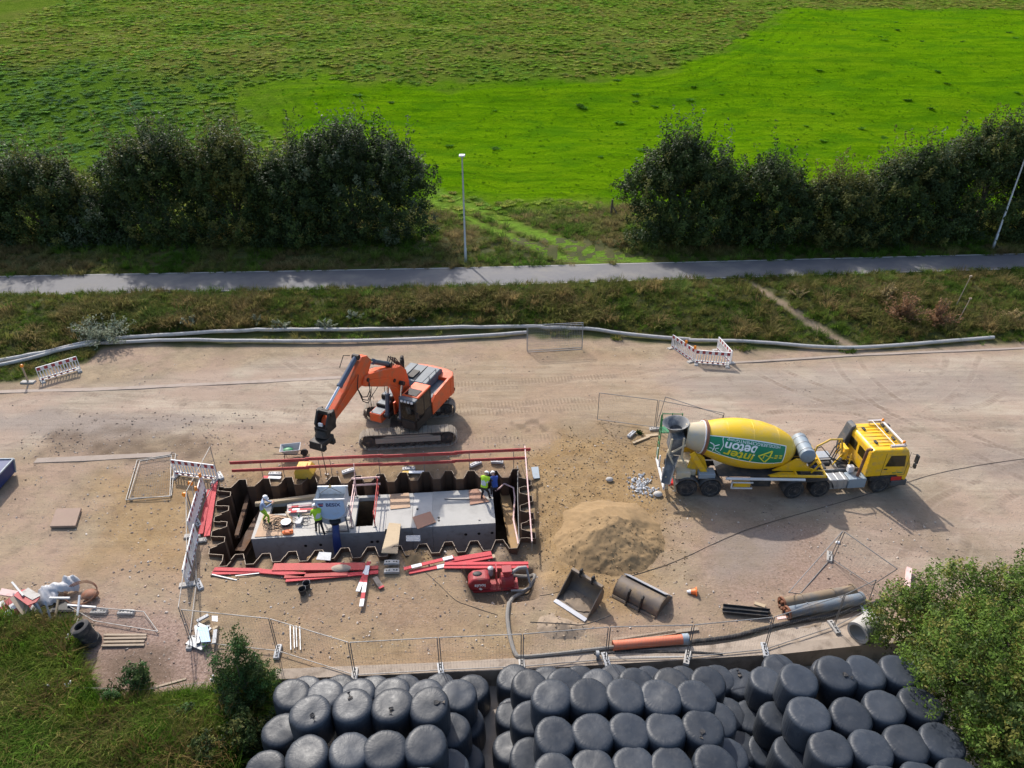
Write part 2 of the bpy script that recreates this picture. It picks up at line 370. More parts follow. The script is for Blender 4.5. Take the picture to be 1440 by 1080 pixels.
def ground_mat():
    m, nt, bs = newmat('ground_soil'); M['ground_soil'] = m
    g = nd(nt, 'NewGeometry').outputs['Position']
    def vc(n):
        a = nd(nt, 'VertexColor', layer_name=n); s = nd(nt, 'SeparateColor'); nt.links.new(a.outputs[0], s.inputs[0]); return s.outputs
    z1, z2, z3 = vc('zone_a'), vc('zone_b'), vc('zone_c')
    big = noi(nt, g, .22, 6, .6); mid = noi(nt, g, 1.3, 6, .65); fine = noi(nt, g, 9, 5, .7); vfine = noi(nt, g, 32, 3, .7)
    stk = noi(nt, g, 1.0, 6, .6, (.10, 1.6, 1, -RD)); stk2 = noi(nt, g, 1.0, 5, .6, (.22, 4.5, 1, -RD+.03))
    c = mixc(nt, rmp(nt, mid, .3, .7), (.24, .187, .126), (.37, .298, .203))
    c = mixc(nt, rmp(nt, big, .42, .56), c, (.35, .255, .19))
    c = mixc(nt, mth(nt, 'MULTIPLY', rmp(nt, noi(nt, g, .5, 5, .7), .48, .62), .6), c, (.39, .30, .20))
    c = mixc(nt, mth(nt, 'MULTIPLY', rmp(nt, noi(nt, g, .8, 6, .75, (1, 1.5, 1, .6)), .5, .66), .5), c, (.15, .11, .085))
    # pinkish compacted gravel
    gv = mixc(nt, rmp(nt, fine, .35, .65), (.19, .125, .10), (.40, .295, .245)); c = mixc(nt, z1[2], c, gv)
    rd = mixc(nt, rmp(nt, stk, .35, .65), (.30, .248, .19), (.45, .385, .30)); rd = mixc(nt, rmp(nt, stk2, .45, .7, 0, .5), rd, (.255, .185, .145))
    rd = mixc(nt, rmp(nt, big, .42, .55, 0, .75), rd, (.385, .29, .23)); rd = mixc(nt, rmp(nt, noi(nt, g, .3, 5, .65, (.35, 1.5, 1, -RD)), .5, .62, 0, .7), rd, (.49, .42, .33)); rd = mixc(nt, rmp(nt, noi(nt, g, .45, 6, .7, (.25, 1.6, 1, .12)), .54, .68, 0, .6), rd, (.175, .145, .125))
    c = mixc(nt, z1[1], c, rd); c = mixc(nt, mth(nt, 'MULTIPLY', z3[0], .75), c, rd)
    sd_ = mixc(nt, rmp(nt, mid, .3, .7), (.22, .14, .064), (.375, .26, .135)); sd_ = mixc(nt, rmp(nt, fine, .55, .75, 0, .6), sd_, (.17, .105, .055))
    c = mixc(nt, z1[0], c, sd_)
    c = mixc(nt, z2[2], c, mixc(nt, stk, (.22, .185, .16), (.34, .29, .25)))
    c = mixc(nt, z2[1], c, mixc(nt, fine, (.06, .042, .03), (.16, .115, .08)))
    # grass floor
    gr = mixc(nt, rmp(nt, noi(nt, g, .7, 5, .6), .35, .65), (.035, .06, .008), (.085, .085, .025)); gr = mixc(nt, rmp(nt, fine, .4, .7, 0, .5), gr, (.03, .04, .008))
    c = mixc(nt, z2[0], c, gr)
    # stones light and dark
    vo = nd(nt, 'TexVoronoi'); vo.inputs['Scale'].default_value = 11; nt.links.new(g, vo.inputs['Vector']); vs_ = nd(nt, 'SeparateColor'); nt.links.new(vo.outputs['Color'], vs_.inputs[0])
    st = mth(nt, 'MULTIPLY', rmp(nt, vs_.outputs[0], .72, .8), rmp(nt, vo.outputs['Distance'], .38, .25)); st = mth(nt, 'MULTIPLY', st, mth(nt, 'SUBTRACT', 1.0, z2[0]))
    c = mixc(nt, mth(nt, 'MULTIPLY', st, rmp(nt, mid, .45, .6, .15, .8)), c, mixc(nt, vs_.outputs[1], (.12, .09, .075), (.5, .42, .35)))
    c = mixc(nt, rmp(nt, vfine, .25, .85, .0, .4), c, (.14, .10, .07))
    # tyre marks: thin darker and lighter arcs on the haul area
    sp = nd(nt, 'SeparateXYZ'); nt.links.new(g, sp.inputs[0]); wob = rmp(nt, noi(nt, g, .09, 1), 0, 1, -2.5, 2.5); pat = rmp(nt, noi(nt, g, .7, 5, .65), .42, .6)
    for cx, cy, r0, rs, s_ in ((30.0, 50.0, 16.2, 2.1, .8), (17.5, 14.0, 15.5, 1.9, .6), (6, 62, 29.5, 2.0, .55), (34, 8, 21, 1.9, .7), (12, 80, 46, 2.0, .6), (38, 42, 15, 2.1, .7), (-10, 90, 53, 2.1, .5), (-30, -60, 95, 2.0, .5)):
        dx = mth(nt, 'SUBTRACT', sp.outputs[0], cx); dy = mth(nt, 'SUBTRACT', sp.outputs[1], cy)
        rr = mth(nt, 'ADD', mth(nt, 'SQRT', mth(nt, 'ADD', mth(nt, 'MULTIPLY', dx, dx), mth(nt, 'MULTIPLY', dy, dy))), wob); an = mth(nt, 'ARCTAN2', dy, dx)
        tread = rmp(nt, mth(nt, 'SINE', mth(nt, 'MULTIPLY', an, r0*26)), -1, 1, .45, 1)
        for off in (0, rs):
            e = mth(nt, 'ABSOLUTE', mth(nt, 'SUBTRACT', rr, r0+off)); f = mth(nt, 'MULTIPLY', rmp(nt, e, .14, .26, s_, 0), mth(nt, 'MULTIPLY', mth(nt, 'MAXIMUM', z3[0], z1[1]), mth(nt, 'MULTIPLY', pat, tread)))
            c = mixc(nt, f, c, (.20, .15, .115)); edge = mth(nt, 'MULTIPLY', rmp(nt, mth(nt, 'ABSOLUTE', mth(nt, 'SUBTRACT', e, .3)), .0, .07, s_*.28, 0), mth(nt, 'MULTIPLY', pat, mth(nt, 'MAXIMUM', z3[0], z1[1]))); c = mixc(nt, edge, c, (.52, .45, .36))
    ca, sa = math.cos(R(5.5)), math.sin(R(5.5))
    for ox, oy in ((-5.75, 31.85), (-5.75, 34.7), (-4.0, 38.2), (-4.2, 35.6)):
        lx = mth(nt, 'ADD', mth(nt, 'MULTIPLY', sp.outputs[0], ca), mth(nt, 'MULTIPLY', sp.outputs[1], sa)); ly = mth(nt, 'SUBTRACT', mth(nt, 'MULTIPLY', sp.outputs[1], ca), mth(nt, 'MULTIPLY', sp.outputs[0], sa))
        lx = mth(nt, 'SUBTRACT', lx, ox*ca+oy*sa); e = mth(nt, 'ABSOLUTE', mth(nt, 'SUBTRACT', ly, oy*ca-ox*sa)); tr_ = rmp(nt, mth(nt, 'SINE', mth(nt, 'MULTIPLY', lx, 30)), -.2, .6)
        f = mth(nt, 'MULTIPLY', mth(nt, 'MULTIPLY', rmp(nt, e, .28, .34, .6, 0), tr_), mth(nt, 'MULTIPLY', rmp(nt, mth(nt, 'ABSOLUTE', mth(nt, 'SUBTRACT', lx, 4.5)), 5, 7.5, 1, 0), rmp(nt, mid, .4, .5)))
        c = mixc(nt, f, c, (.20, .15, .105))
    c = mixc(nt, mth(nt, 'MULTIPLY', z3[1], .6), c, (.17, .14, .12))
    c = mixc(nt, mth(nt, 'MULTIPLY', mth(nt, 'MULTIPLY', rmp(nt, noi(nt, g, .17, 6, .68), .49, .64), mth(nt, 'SUBTRACT', 1.0, mth(nt, 'MAXIMUM', z2[0], mth(nt, 'MULTIPLY', z1[1], .6)))), .55), c, (.215, .165, .11)); c = mixc(nt, mth(nt, 'MULTIPLY', mth(nt, 'MULTIPLY', rmp(nt, noi(nt, g, .9, 6, .7), .55, .68), mth(nt, 'SUBTRACT', 1.0, z2[0])), .4), c, (.15, .115, .09))
    hv = nd(nt, 'HueSaturation'); hv.inputs['Value'].default_value = .98; hv.inputs['Saturation'].default_value = 1.06; nt.links.new(c, hv.inputs['Color']); c = hv.outputs[0]
    nt.links.new(c, bs.inputs['Base Color']); bs.inputs['Roughness'].default_value = .95; bs.inputs['Specular IOR Level'].default_value = .2
    h = mth(nt, 'ADD', mth(nt, 'MULTIPLY', fine, .6), mth(nt, 'MULTIPLY', vfine, .35)); h = mth(nt, 'ADD', h, mth(nt, 'MULTIPLY', st, .5)); h = mth(nt, 'ADD', h, mth(nt, 'MULTIPLY', mid, .9)); h = mth(nt, 'ADD', h, mth(nt, 'MULTIPLY', stk2, .35))
    bump(nt, bs, h, .7, .07)
    return m
ground_mat()
V = np.stack([Xr, Yr, Zr], 1)
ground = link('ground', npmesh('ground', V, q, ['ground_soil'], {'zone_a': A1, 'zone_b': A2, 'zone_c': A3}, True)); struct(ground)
# ---- pit floor
fx = np.linspace(-15, 1.6, 90); fy = np.linspace(22, 30.6, 50); FX, FY = np.meshgrid(fx, fy)
heap = 1.5*np.exp(-((FX+5.2)**2/2.2+(FY-29.6)**2/.55))+.9*np.exp(-((FX+10.3)**2/3+(FY-23.2)**2/.6))+.8*np.exp(-((FX+3)**2/3+(FY-23.6)**2/.5))
FZ = PITZ+fbm(FX, FY, 1.5, 4)*.5+heap*1.2
idx = np.arange(FX.size).reshape(FX.shape); fq = np.stack([idx[:-1, :-1], idx[:-1, 1:], idx[1:, 1:], idx[1:, :-1]], -1).reshape(-1, 4)
pm('pit_soil', (.115, .075, .042), .9, var=.35, sc=1.5, dirt=(.22, .15, .08), damt=.5, dsc=1.0, bmp=.05, bsc=8)
struct(link('pit_floor', npmesh('pit_floor', np.stack([FX.ravel(), FY.ravel(), FZ.ravel()], 1), fq, ['pit_soil'], None, True)))
# ---- meadow beyond the path
xm = np.concatenate([np.array([-600, -400, -250]), np.arange(-165, 166, .8), np.array([250, 400, 600])]); ym0 = np.concatenate([np.arange(0, 26, .35), np.arange(26, 90, .7), np.arange(90, 330, 2.5), np.array([400, 600])])
XM, T = np.meshgrid(xm, ym0); YM = pathF(XM)-.35+T; ZM = tz(XM, YM)-.03*(T < .5)
idx = np.arange(XM.size).reshape(XM.shape); mq = np.stack([idx[:-1, :-1], idx[:-1, 1:], idx[1:, 1:], idx[1:, :-1]], -1).reshape(-1, 4)
def gpoly(l): return [tuple(atg(x, y))[:2] for x, y in l]
limeP = gpoly([(590, 285), (560, 262), (370, 185), (330, 128), (380, 114), (600, 121), (720, 115), (850, 107), (950, 95), (1010, 72), (1060, 42), (1100, 14), (1200, 12), (1440, 14)])+[(320, 260), (320, 66), (100, 66)]+gpoly([(1440, 300), (1100, 300), (890, 287), (760, 280), (690, 282), (640, 272)])
Xr2, Yr2 = XM.ravel(), YM.ravel()
dl = pdist(limeP, Xr2, Yr2)
wL = 2.0+7*sm(-14, -26, Xr2)
lime = sm(-wL, wL*1.2, dl+(fbm(Xr2, Yr2, .25, 4, 37)-.5)*wL*2+(fbm(Xr2, Yr2, .35, 4, 31)-.5)*5*sm(70, 100, Yr2)+(fbm(Xr2, Yr2, .8, 3, 32)-.5)*1.5)
tealP = gpoly([(-200, 105), (120, 85), (300, 125), (370, 190), (340, 240), (-200, 260)])
teal = sm(-6, 6, pdist(tealP, Xr2, Yr2)+(fbm(Xr2, Yr2, .2, 4, 33)-.5)*14)*(1-lime)
roughb = sm(12, 9.5, (Yr2-pathF(Xr2))+(fbm(Xr2, Yr2, .5, 3, 34)-.5)*3)*(1-lime)
track = [tuple(atg(x, y))[:2] for x, y in ((905, 368), (850, 360), (800, 345), (735, 322), (680, 300), (600, 262), (560, 245))]
track2 = [tuple(atg(x, y))[:2] for x, y in ((845, 370), (790, 362), (730, 340), (660, 308), (600, 278))]
trk = np.maximum(sm(1.0, .5, pdist(track, Xr2, Yr2, False)), sm(.7, .3, pdist(track2, Xr2, Yr2, False)))
def meadow_mat():
    m, nt, bs = newmat('meadow_grass'); M['meadow_grass'] = m
    g = nd(nt, 'NewGeometry').outputs['Position']
    a = nd(nt, 'VertexColor', layer_name='zone_a'); s = nd(nt, 'SeparateColor'); nt.links.new(a.outputs[0], s.inputs[0])
    b = nd(nt, 'VertexColor', layer_name='zone_b'); s2 = nd(nt, 'SeparateColor'); nt.links.new(b.outputs[0], s2.inputs[0])
    n1 = noi(nt, g, .08, 6, .65); n2 = noi(nt, g, .55, 7, .75, (1, 1.8, 1)); n3 = noi(nt, g, 3.0, 5, .75, (1, 1.7, 1)); st = noi(nt, g, .5, 5, .6, (.12, 1.8, 1, -.07))
    ro = mixc(nt, rmp(nt, n2, .35, .65), (.085, .15, .012), (.155, .22, .03)); ro = mixc(nt, rmp(nt, n1, .47, .66, 0, .65), ro, (.19, .18, .05)); ro = mixc(nt, rmp(nt, n3, .55, .7, 0, .5), ro, (.04, .065, .01))
    li = mixc(nt, rmp(nt, n2, .35, .7), (.11, .25, .003), (.175, .335, .005)); li = mixc(nt, rmp(nt, n1, .48, .6, 0, .65), li, (.17, .30, .006)); li = mixc(nt, rmp(nt, noi(nt, g, .12, 5, .6, (1, 2.2, 1)), .5, .62, 0, .6), li, (.06, .185, .006)); li = mixc(nt, rmp(nt, n3, .5, .68, 0, .65), li, (.05, .155, .002)); li = mixc(nt, rmp(nt, st, .5, .62, 0, .6), li, (.07, .19, .003))
    dd_ = mth(nt, 'MULTIPLY', s2.outputs[1], 30.0); ln = mth(nt, 'MULTIPLY', rmp(nt, mth(nt, 'SINE', mth(nt, 'MULTIPLY', mth(nt, 'ADD', dd_, mth(nt, 'MULTIPLY', n1, 3.0)), 2.7)), .3, 1), mth(nt, 'MULTIPLY', rmp(nt, dd_, 2, 15, .75, .0), rmp(nt, n2, .4, .6)))
    li = mixc(nt, ln, li, (.05, .13, .004))
    te = mixc(nt, rmp(nt, n3, .4, .65), (.07, .145, .015), (.13, .225, .02))
    bk = mixc(nt, rmp(nt, n2, .4, .6), (.075, .10, .02), (.17, .15, .06))
    c = mixc(nt, s.outputs[1], ro, te); c = mixc(nt, s.outputs[2], c, bk); c = mixc(nt, s.outputs[0], c, li)
    c = mixc(nt, s2.outputs[0], c, mixc(nt, n3, (.11, .27, .012), (.26, .36, .07)))
    nt.links.new(c, bs.inputs['Base Color']); bs.inputs['Roughness'].default_value = 1; bs.inputs['Specular IOR Level'].default_value = 0
    bump(nt, bs, mth(nt, 'ADD', mth(nt, 'MULTIPLY', n2, 1.6), n3), 1.0, .45)
meadow_mat()
struct(link('meadow', npmesh('meadow', np.stack([XM.ravel(), YM.ravel(), ZM.ravel()], 1), mq, ['meadow_grass'], {'zone_a': np.stack([lime, teal, roughb], 1), 'zone_b': np.stack([trk, np.clip(dl/30, 0, 1), trk*0], 1)}, True)))
# ---- asphalt path
pm('asphalt', (.112, .109, .113), .75, var=.2, sc=.5, dirt=(.20, .185, .16), damt=.5, dsc=.5, bmp=.01, bsc=60, spec=.45)
pm('path_edge', (.42, .40, .37), .9, var=.2, sc=3, damt=.3)
xs = np.arange(-75, 76, 1.5); b = B()
n = len(xs); vs = []
for x in xs:
    y0, y1 = float(pathN(np.array(x))), float(pathF(np.array(x))); vs += [(x, y0, 1.30), (x, (y0+y1)/2, 1.345), (x, y1, 1.30)]
b.add(vs, [(3*i+k, 3*i+3+k, 3*i+4+k, 3*i+1+k) for i in range(n-1) for k in (0, 1)])
struct(b.build('footpath', 'asphalt', None, True))
for nm, fn, d in (('footpath_edging_near', pathN, -.09), ('footpath_edging_far', pathF, .0)):
    b = B()
    for i in range(n-1):
        y0, y1 = float(fn(np.array(xs[i])))+d, float(fn(np.array(xs[i+1])))+d
        b.add([(xs[i], y0, 1.318), (xs[i+1], y1, 1.318), (xs[i+1], y1+.09, 1.318), (xs[i], y0+.09, 1.318), (xs[i], y0, 1.1), (xs[i+1], y1, 1.1), (xs[i+1], y1+.09, 1.1), (xs[i], y0+.09, 1.1)], [(0, 1, 2, 3), (4, 5, 1, 0), (7, 3, 2, 6)])
    struct(b.build(nm, 'path_edge'))
# ---- old kerb strips in the haul road
pm('kerb_concrete', (.31, .25, .205), .9, var=.15, sc=1.2, damt=.4, dsc=1.5, bmp=.01, bsc=30)
def ribbon(name, pts, wd, z, h, mat, wob=.04):
    P = [Vector((*p, 0)) for p in pts]; Q = []
    for a, c in zip(P[:-1], P[1:]):
        k = max(1, int((c-a).length/1.0)); Q += [a+(c-a)*i/k for i in range(k)]
    Q.append(P[-1]); b = B(); vs = []
    for i, p in enumerate(Q):
        d = (Q[min(i+1, len(Q)-1)]-Q[max(i-1, 0)]).normalized(); nn = Vector((-d.y, d.x, 0)); zz = gz(p.x, p.y)*.3+z
        w1 = wd/2*(1+random.uniform(-wob, wob)*4); vs += [p-nn*w1+Vector((0, 0, zz-h)), p-nn*w1+Vector((0, 0, zz)), p+nn*w1+Vector((0, 0, zz)), p+nn*w1+Vector((0, 0, zz-h))]
    b.add(vs, [(4*i+k, 4*i+4+k, 4*i+5+k, 4*i+1+k) for i in range(len(Q)-1) for k in (0, 1, 2)])
    return struct(b.build(name, mat))
ribbon('kerb', [at(*p) for p in ((-300, 557), (0, 551), (130, 548), (300, 540), (480, 531))], .34, .03, .3, 'kerb_concrete')
ribbon('kerb_edge', [at(*p) for p in ((1000, 513), (1040, 510), (1200, 500), (1440, 490), (1800, 480))], .24, .045, .3, 'kerb_concrete')
ribbon('kerb_stub', [at(*p) for p in ((50, 648), (120, 645), (240, 639))], .4, .03, .3, 'kerb_concrete')
# ---- yard: floor, retaining wall, concrete apron
pm('yard_concrete', (.36, .31, .26), .85, var=.15, sc=.8, dirt=(.2, .16, .13), damt=.4, dsc=.9, bmp=.008, bsc=40)
b = B(); b.add([(YX0-1.5, -5, YARD_Z), (17, -5, YARD_Z), (17, 19, YARD_Z), (YX0-1.5, wallL[0][1], YARD_Z)], [(0, 1, 2, 3)]); struct(b.build('yard_floor', 'yard_concrete'))
b = B()
for (xa_, ya_), (xb, yb) in zip(wallL[:-1], wallL[1:]):
    d = Vector((xb-xa_, yb-ya_)).normalized(); nn = Vector((-d.y, d.x))*.45
    b.add([(xa_, ya_, YARD_Z-.1), (xb, yb, YARD_Z-.1), (xb, yb, .06), (xa_, ya_, .06), (xa_+nn.x, ya_+nn.y, .06), (xb+nn.x, yb+nn.y, .06), (xa_+nn.x, ya_+nn.y, -1), (xb+nn.x, yb+nn.y, -1)], [(0, 1, 2, 3), (3, 2, 5, 4), (4, 5, 7, 6)])
b.add([(YX0, wallL[0][1]+.45, -1.3), (YX0, wallL[0][1], -1.3), (YX0, wallL[0][1], .06), (YX0, wallL[0][1]+.45, .06)], [(0, 1, 2, 3)])
pm('old_concrete', (.34, .275, .215), .9, var=.2, sc=.7, dirt=(.11, .08, .055), damt=.45, dsc=1.6, bmp=.012, bsc=25)
wl = b.build('retaining_wall', 'old_concrete'); tag(wl, 'low concrete retaining wall between the dirt site and the sunken bale yard', 'wall')
ap = [(p[0], p[1]+.455) for p in wallL[:7]]+[at(*p) for p in ((1235, 862), (1180, 872), (1100, 886), (1050, 900), (1000, 908), (850, 917), (725, 926), (600, 933), (500, 938), (388, 943))]
b = B(); b.extr(ap, -.2, .035, 'z'); struct(b.build('concrete_apron', 'old_concrete', None, False))
# ================================================================== VEGETATION
def leafmat(name, trans=.3, rough=.55):
    m, nt, bs = newmat(name); M[name] = m
    a = nd(nt, 'VertexColor', layer_name='tint')
    nt.links.new(a.outputs[0], bs.inputs['Base Color']); bs.inputs['Roughness'].default_value = rough; bs.inputs['Specular IOR Level'].default_value = .15
    t = nd(nt, 'BsdfTranslucent'); nt.links.new(a.outputs[0], t.inputs[0]); mx = nd(nt, 'MixShader'); mx.inputs[0].default_value = trans
    out = nt.nodes['Material Output']; nt.links.new(bs.outputs[0], mx.inputs[1]); nt.links.new(t.outputs[0], mx.inputs[2]); nt.links.new(mx.outputs[0], out.inputs[0])
def grassmat(name, trans=.3):
    m, nt, bs = newmat(name); M[name] = m
    a = nd(nt, 'Attribute', attribute_name='tint', attribute_type='INSTANCER')
    tc = nd(nt, 'TexCoord').outputs['Object']; z = nd(nt, 'SeparateXYZ'); nt.links.new(tc, z.inputs[0])
    c = mixc(nt, rmp(nt, z.outputs[2], .25, 1.0, 0, .35), a.outputs['Color'], (.16, .15, .06))
    oi = nd(nt, 'ObjectInfo').outputs['Random']; hs = nd(nt, 'HueSaturation'); nt.links.new(c, hs.inputs['Color']); nt.links.new(rmp(nt, oi, 0, 1, .65, 1.35), hs.inputs['Value'])
    nt.links.new(hs.outputs[0], bs.inputs['Base Color']); bs.inputs['Roughness'].default_value = .8; bs.inputs['Specular IOR Level'].default_value = .08
    t = nd(nt, 'BsdfTranslucent'); nt.links.new(hs.outputs[0], t.inputs[0]); mx = nd(nt, 'MixShader'); mx.inputs[0].default_value = trans
    out = nt.nodes['Material Output']; nt.links.new(bs.outputs[0], mx.inputs[1]); nt.links.new(t.outputs[0], mx.inputs[2]); nt.links.new(mx.outputs[0], out.inputs[0])
leafmat('leaf'); grassmat('grass_blade', .45); pm('bark', (.12, .095, .07), .9, var=.3, sc=3, bmp=.02, bsc=10)
def leaves(P, Nn, size, tint, jit=.5, asp=.5):
    """P positions, Nn preferred normals -> quads"""
    n = len(P); r = rng.normal(size=(n, 3)); N_ = Nn+r*jit*1.6; N_ /= np.linalg.norm(N_, axis=1, keepdims=True)+1e-9
    u = np.cross(N_, rng.normal(size=(n, 3))); u /= np.linalg.norm(u, axis=1, keepdims=True)+1e-9; v = np.cross(N_, u)
    s = size*(rng.random((n, 1))*.7+.6); u = u*s*.5; v = v*s*asp*.5
    V = np.stack([P-u, P+v*.9, P+u, P-v*.9], 1).reshape(-1, 3); F_ = np.arange(4*n).reshape(n, 4)
    T = np.repeat(tint, 4, 0); return V, F_, T
GREEN = dict(dark=(.030, .050, .016), mid=(.058, .088, .023), olive=(.125, .13, .034), grey=(.095, .12, .065), fresh=(.105, .17, .026), gold=(.17, .17, .038))
def crown_cloud(blobs, nclump, per, spread, shoots=0, mix=('dark', 'mid', 'olive'), pw=(.45, .4, .15), up=.3, lo=.32, topmix=None, shl=1.5):
    w_ = np.array([b[3]*b[5] for b in blobs]); w_ = w_/w_.sum(); bi = rng.choice(len(blobs), nclump, p=w_); Bb = np.array(blobs)[bi]
    d = rng.normal(size=(nclump, 3)); d[:, 2] += .15; d /= np.linalg.norm(d, axis=1, keepdims=True)
    rad = lo+(1.04-lo)*rng.random((nclump, 1))**.45
    C = Bb[:, :3]+d*Bb[:, 3:6]*rad; outn = d/Bb[:, 3:6]; outn /= np.linalg.norm(outn, axis=1, keepdims=True)
    dirn = outn*.8+np.array([0, 0, up+.3])+rng.normal(size=(nclump, 3))*.3; dirn /= np.linalg.norm(dirn, axis=1, keepdims=True)
    cols = np.array([GREEN[m_] for m_ in mix])[rng.choice(len(mix), nclump, p=pw)]*(.7+.6*rng.random((nclump, 1)))
    tt = rng.random((nclump, per, 1)); P = C[:, None]+dirn[:, None]*(tt-.5)*spread*2.6+rng.normal(size=(nclump, per, 3))*spread*(.55-.3*tt)
    N_ = np.repeat((outn+np.array([0, 0, .5]))[:, None], per, 1); T = np.repeat(cols[:, None], per, 1)*(.8+.4*rng.random((nclump, per, 1)))
    P, N_, T = P.reshape(-1, 3), N_.reshape(-1, 3), T.reshape(-1, 3)
    if shoots:
        zt = C[:, 2]; order = np.argsort(-zt-outn[:, 2]*2)[:max(shoots*3, 1)]; pick = rng.choice(order, shoots)
        per2 = 45; hl = shl*(.4+.9*rng.random((shoots, 1, 1))); dr = np.array([0, 0, 1.0])+rng.normal(size=(shoots, 3))*.22; t2 = rng.random((shoots, per2, 1))
        P2 = C[pick][:, None]+dr[:, None]*t2*hl+rng.normal(size=(shoots, per2, 3))*(.26*(1-t2)+.07)*spread/.4
        c2 = np.array([GREEN[m_] for m_ in (topmix or mix)])[rng.choice(len(topmix or mix), shoots)]
        T2 = np.repeat(c2[:, None], per2, 1)*(.7+.6*rng.random((shoots, per2, 1)))
        P = np.concatenate([P, P2.reshape(-1, 3)]); N_ = np.concatenate([N_, rng.normal(size=(shoots*per2, 3))]); T = np.concatenate([T, T2.reshape(-1, 3)])
    return P, N_, T
def tree(name, label, cat, base, blobs, nclump, per, spread, lsize, group=None, trunk=.18, nlimb=7, **k):
    """blobs are relative to base"""
    root = thing(name, label, cat, base, 0, group)
    P, N_, T = crown_cloud(blobs, nclump, per, spread, **k)
    keep = P[:, 2] > .02; P, N_, T = P[keep], N_[keep], T[keep]
    V, F_, T = leaves(P, N_, lsize, T)
    link('crown', npmesh('crown', V, F_, ['leaf'], {'tint': T}), root)
    b = B(); top = max(q[2]+q[5]*.6 for q in blobs); cx, cy = blobs[0][0], blobs[0][1]
    pts = [(0, 0, -.3), (cx*.2, cy*.2, top*.25), (cx*.6, cy*.6, top*.55), (cx, cy, top*.85)]
    b.tube(pts, [trunk, trunk*.8, trunk*.55, trunk*.2], 8)
    b.build('trunk', 'bark', root)
    for i in range(nlimb):
        q = blobs[i % len(blobs)]; a = random.random()*6.28; h0 = top*random.uniform(.08, .45)
        e = Vector((q[0]+math.cos(a)*q[3]*.75, q[1]+math.sin(a)*q[4]*.75, q[2]+q[5]*random.uniform(.0, .7)))
        s0 = Vector((cx*.5*h0/top, cy*.5*h0/top, h0)); l = B(); l.tube([s0, s0.lerp(e, .45)+Vector((0, 0, top*.06)), e], [trunk*.5, trunk*.3, trunk*.08], 6); l.build('limb', 'bark', root)
    return root
def ztop(py, Y):
    r = ray(720, py); return CAM_H+r[2]*Y/r[1]
def hedge_tree(px, hw, top, label, Y0=60.6, name='hedge_tree', mix=('dark', 'mid', 'olive'), pw=(.5, .38, .12), topmix=('grey', 'olive', 'mid'), n=850, shoots=26):
    zt = ztop(top, Y0); d = .857*Y0+.515*(CAM_H-zt*.5); X = (px-720)/FPX*d; rx = hw*1.1/FPX*d; z0 = gz(X, Y0); h = zt-z0-.6
    bl = [(0, 0, h*.42, rx*.98, 3.1, h*.46), (rx*.1, -1.4, h*.2, rx*.98, 2.6, h*.25), (-rx*.1, -2.2, h*.07, rx*1.0, 1.7, h*.13)]
    for i in range(9):
        a = -1+2*(i+random.random())/9; rr = random.uniform(.32, .5)*rx
        bl.append((a*rx*.72, random.uniform(-1.4, 1.2), h-(.25+.24*abs(a)+random.uniform(0, .12))*h, rr, random.uniform(1.2, 1.9), h*random.uniform(.2, .28)))
    return tree(name, label, 'tree', (X, Y0, z0), bl, n, 60, .42, .235, 'trees of the hedgerow beyond the path', .22, 8, shoots=shoots*2, shl=2.3, mix=mix, pw=pw, topmix=topmix)
hedge_tree(-75, 95, 205, 'low olive green hedgerow tree cut by the left edge of the photo')
hedge_tree(48, 80, 192, 'brownish green hedgerow tree, leftmost one wholly in the photo', mix=('dark', 'mid', 'olive'), pw=(.35, .35, .3))
hedge_tree(138, 46, 250, 'small grey-green willow filling the dip in the left hedgerow', name='willow_tree', mix=('dark', 'grey', 'mid'), pw=(.4, .4, .2), n=420, shoots=14)
hedge_tree(222, 72, 158, 'tall dark hedgerow tree with feathery top right of the small willow')
hedge_tree(322, 52, 160, 'tall hedgerow tree with yellow-olive leaves between two dark ones', mix=('dark', 'mid', 'olive'), pw=(.25, .3, .45), topmix=('olive', 'olive', 'mid'), n=680)
hedge_tree(405, 50, 200, 'lower dark hedgerow tree left of the widest dark tree', Y0=60.0, n=650, shoots=10)
hedge_tree(492, 104, 150, 'widest dark hedgerow tree, at the right end of the left hedgerow', mix=('dark', 'mid', 'grey'), pw=(.6, .28, .12), topmix=('dark', 'mid', 'grey'), n=1400, shoots=46)
hedge_tree(962, 78, 178, 'rounded dark green tree beside the leaning wooden fence post', mix=('dark', 'mid', 'olive'), pw=(.4, .5, .1), topmix=('mid', 'dark', 'grey'), n=1000, shoots=26)
hedge_tree(1078, 58, 208, 'dark tree second from the gap in the right hedgerow', n=720, shoots=16, topmix=('mid', 'dark'))
hedge_tree(1180, 58, 232, 'lowest yellowish tree in the middle of the right hedgerow', mix=('dark', 'mid', 'olive'), pw=(.35, .25, .4), topmix=('olive', 'olive'), n=620, shoots=18)
hedge_tree(1283, 72, 193, 'mid-height green tree left of the leaning lamp post', Y0=61.6)
hedge_tree(1392, 80, 150, 'tall olive-topped tree behind the leaning lamp post', Y0=62.2, mix=('dark', 'mid', 'olive'), pw=(.4, .4, .2), topmix=('olive', 'mid'))
hedge_tree(1500, 90, 135, 'tallest hedgerow tree cut by the right edge of the photo', Y0=62.4)
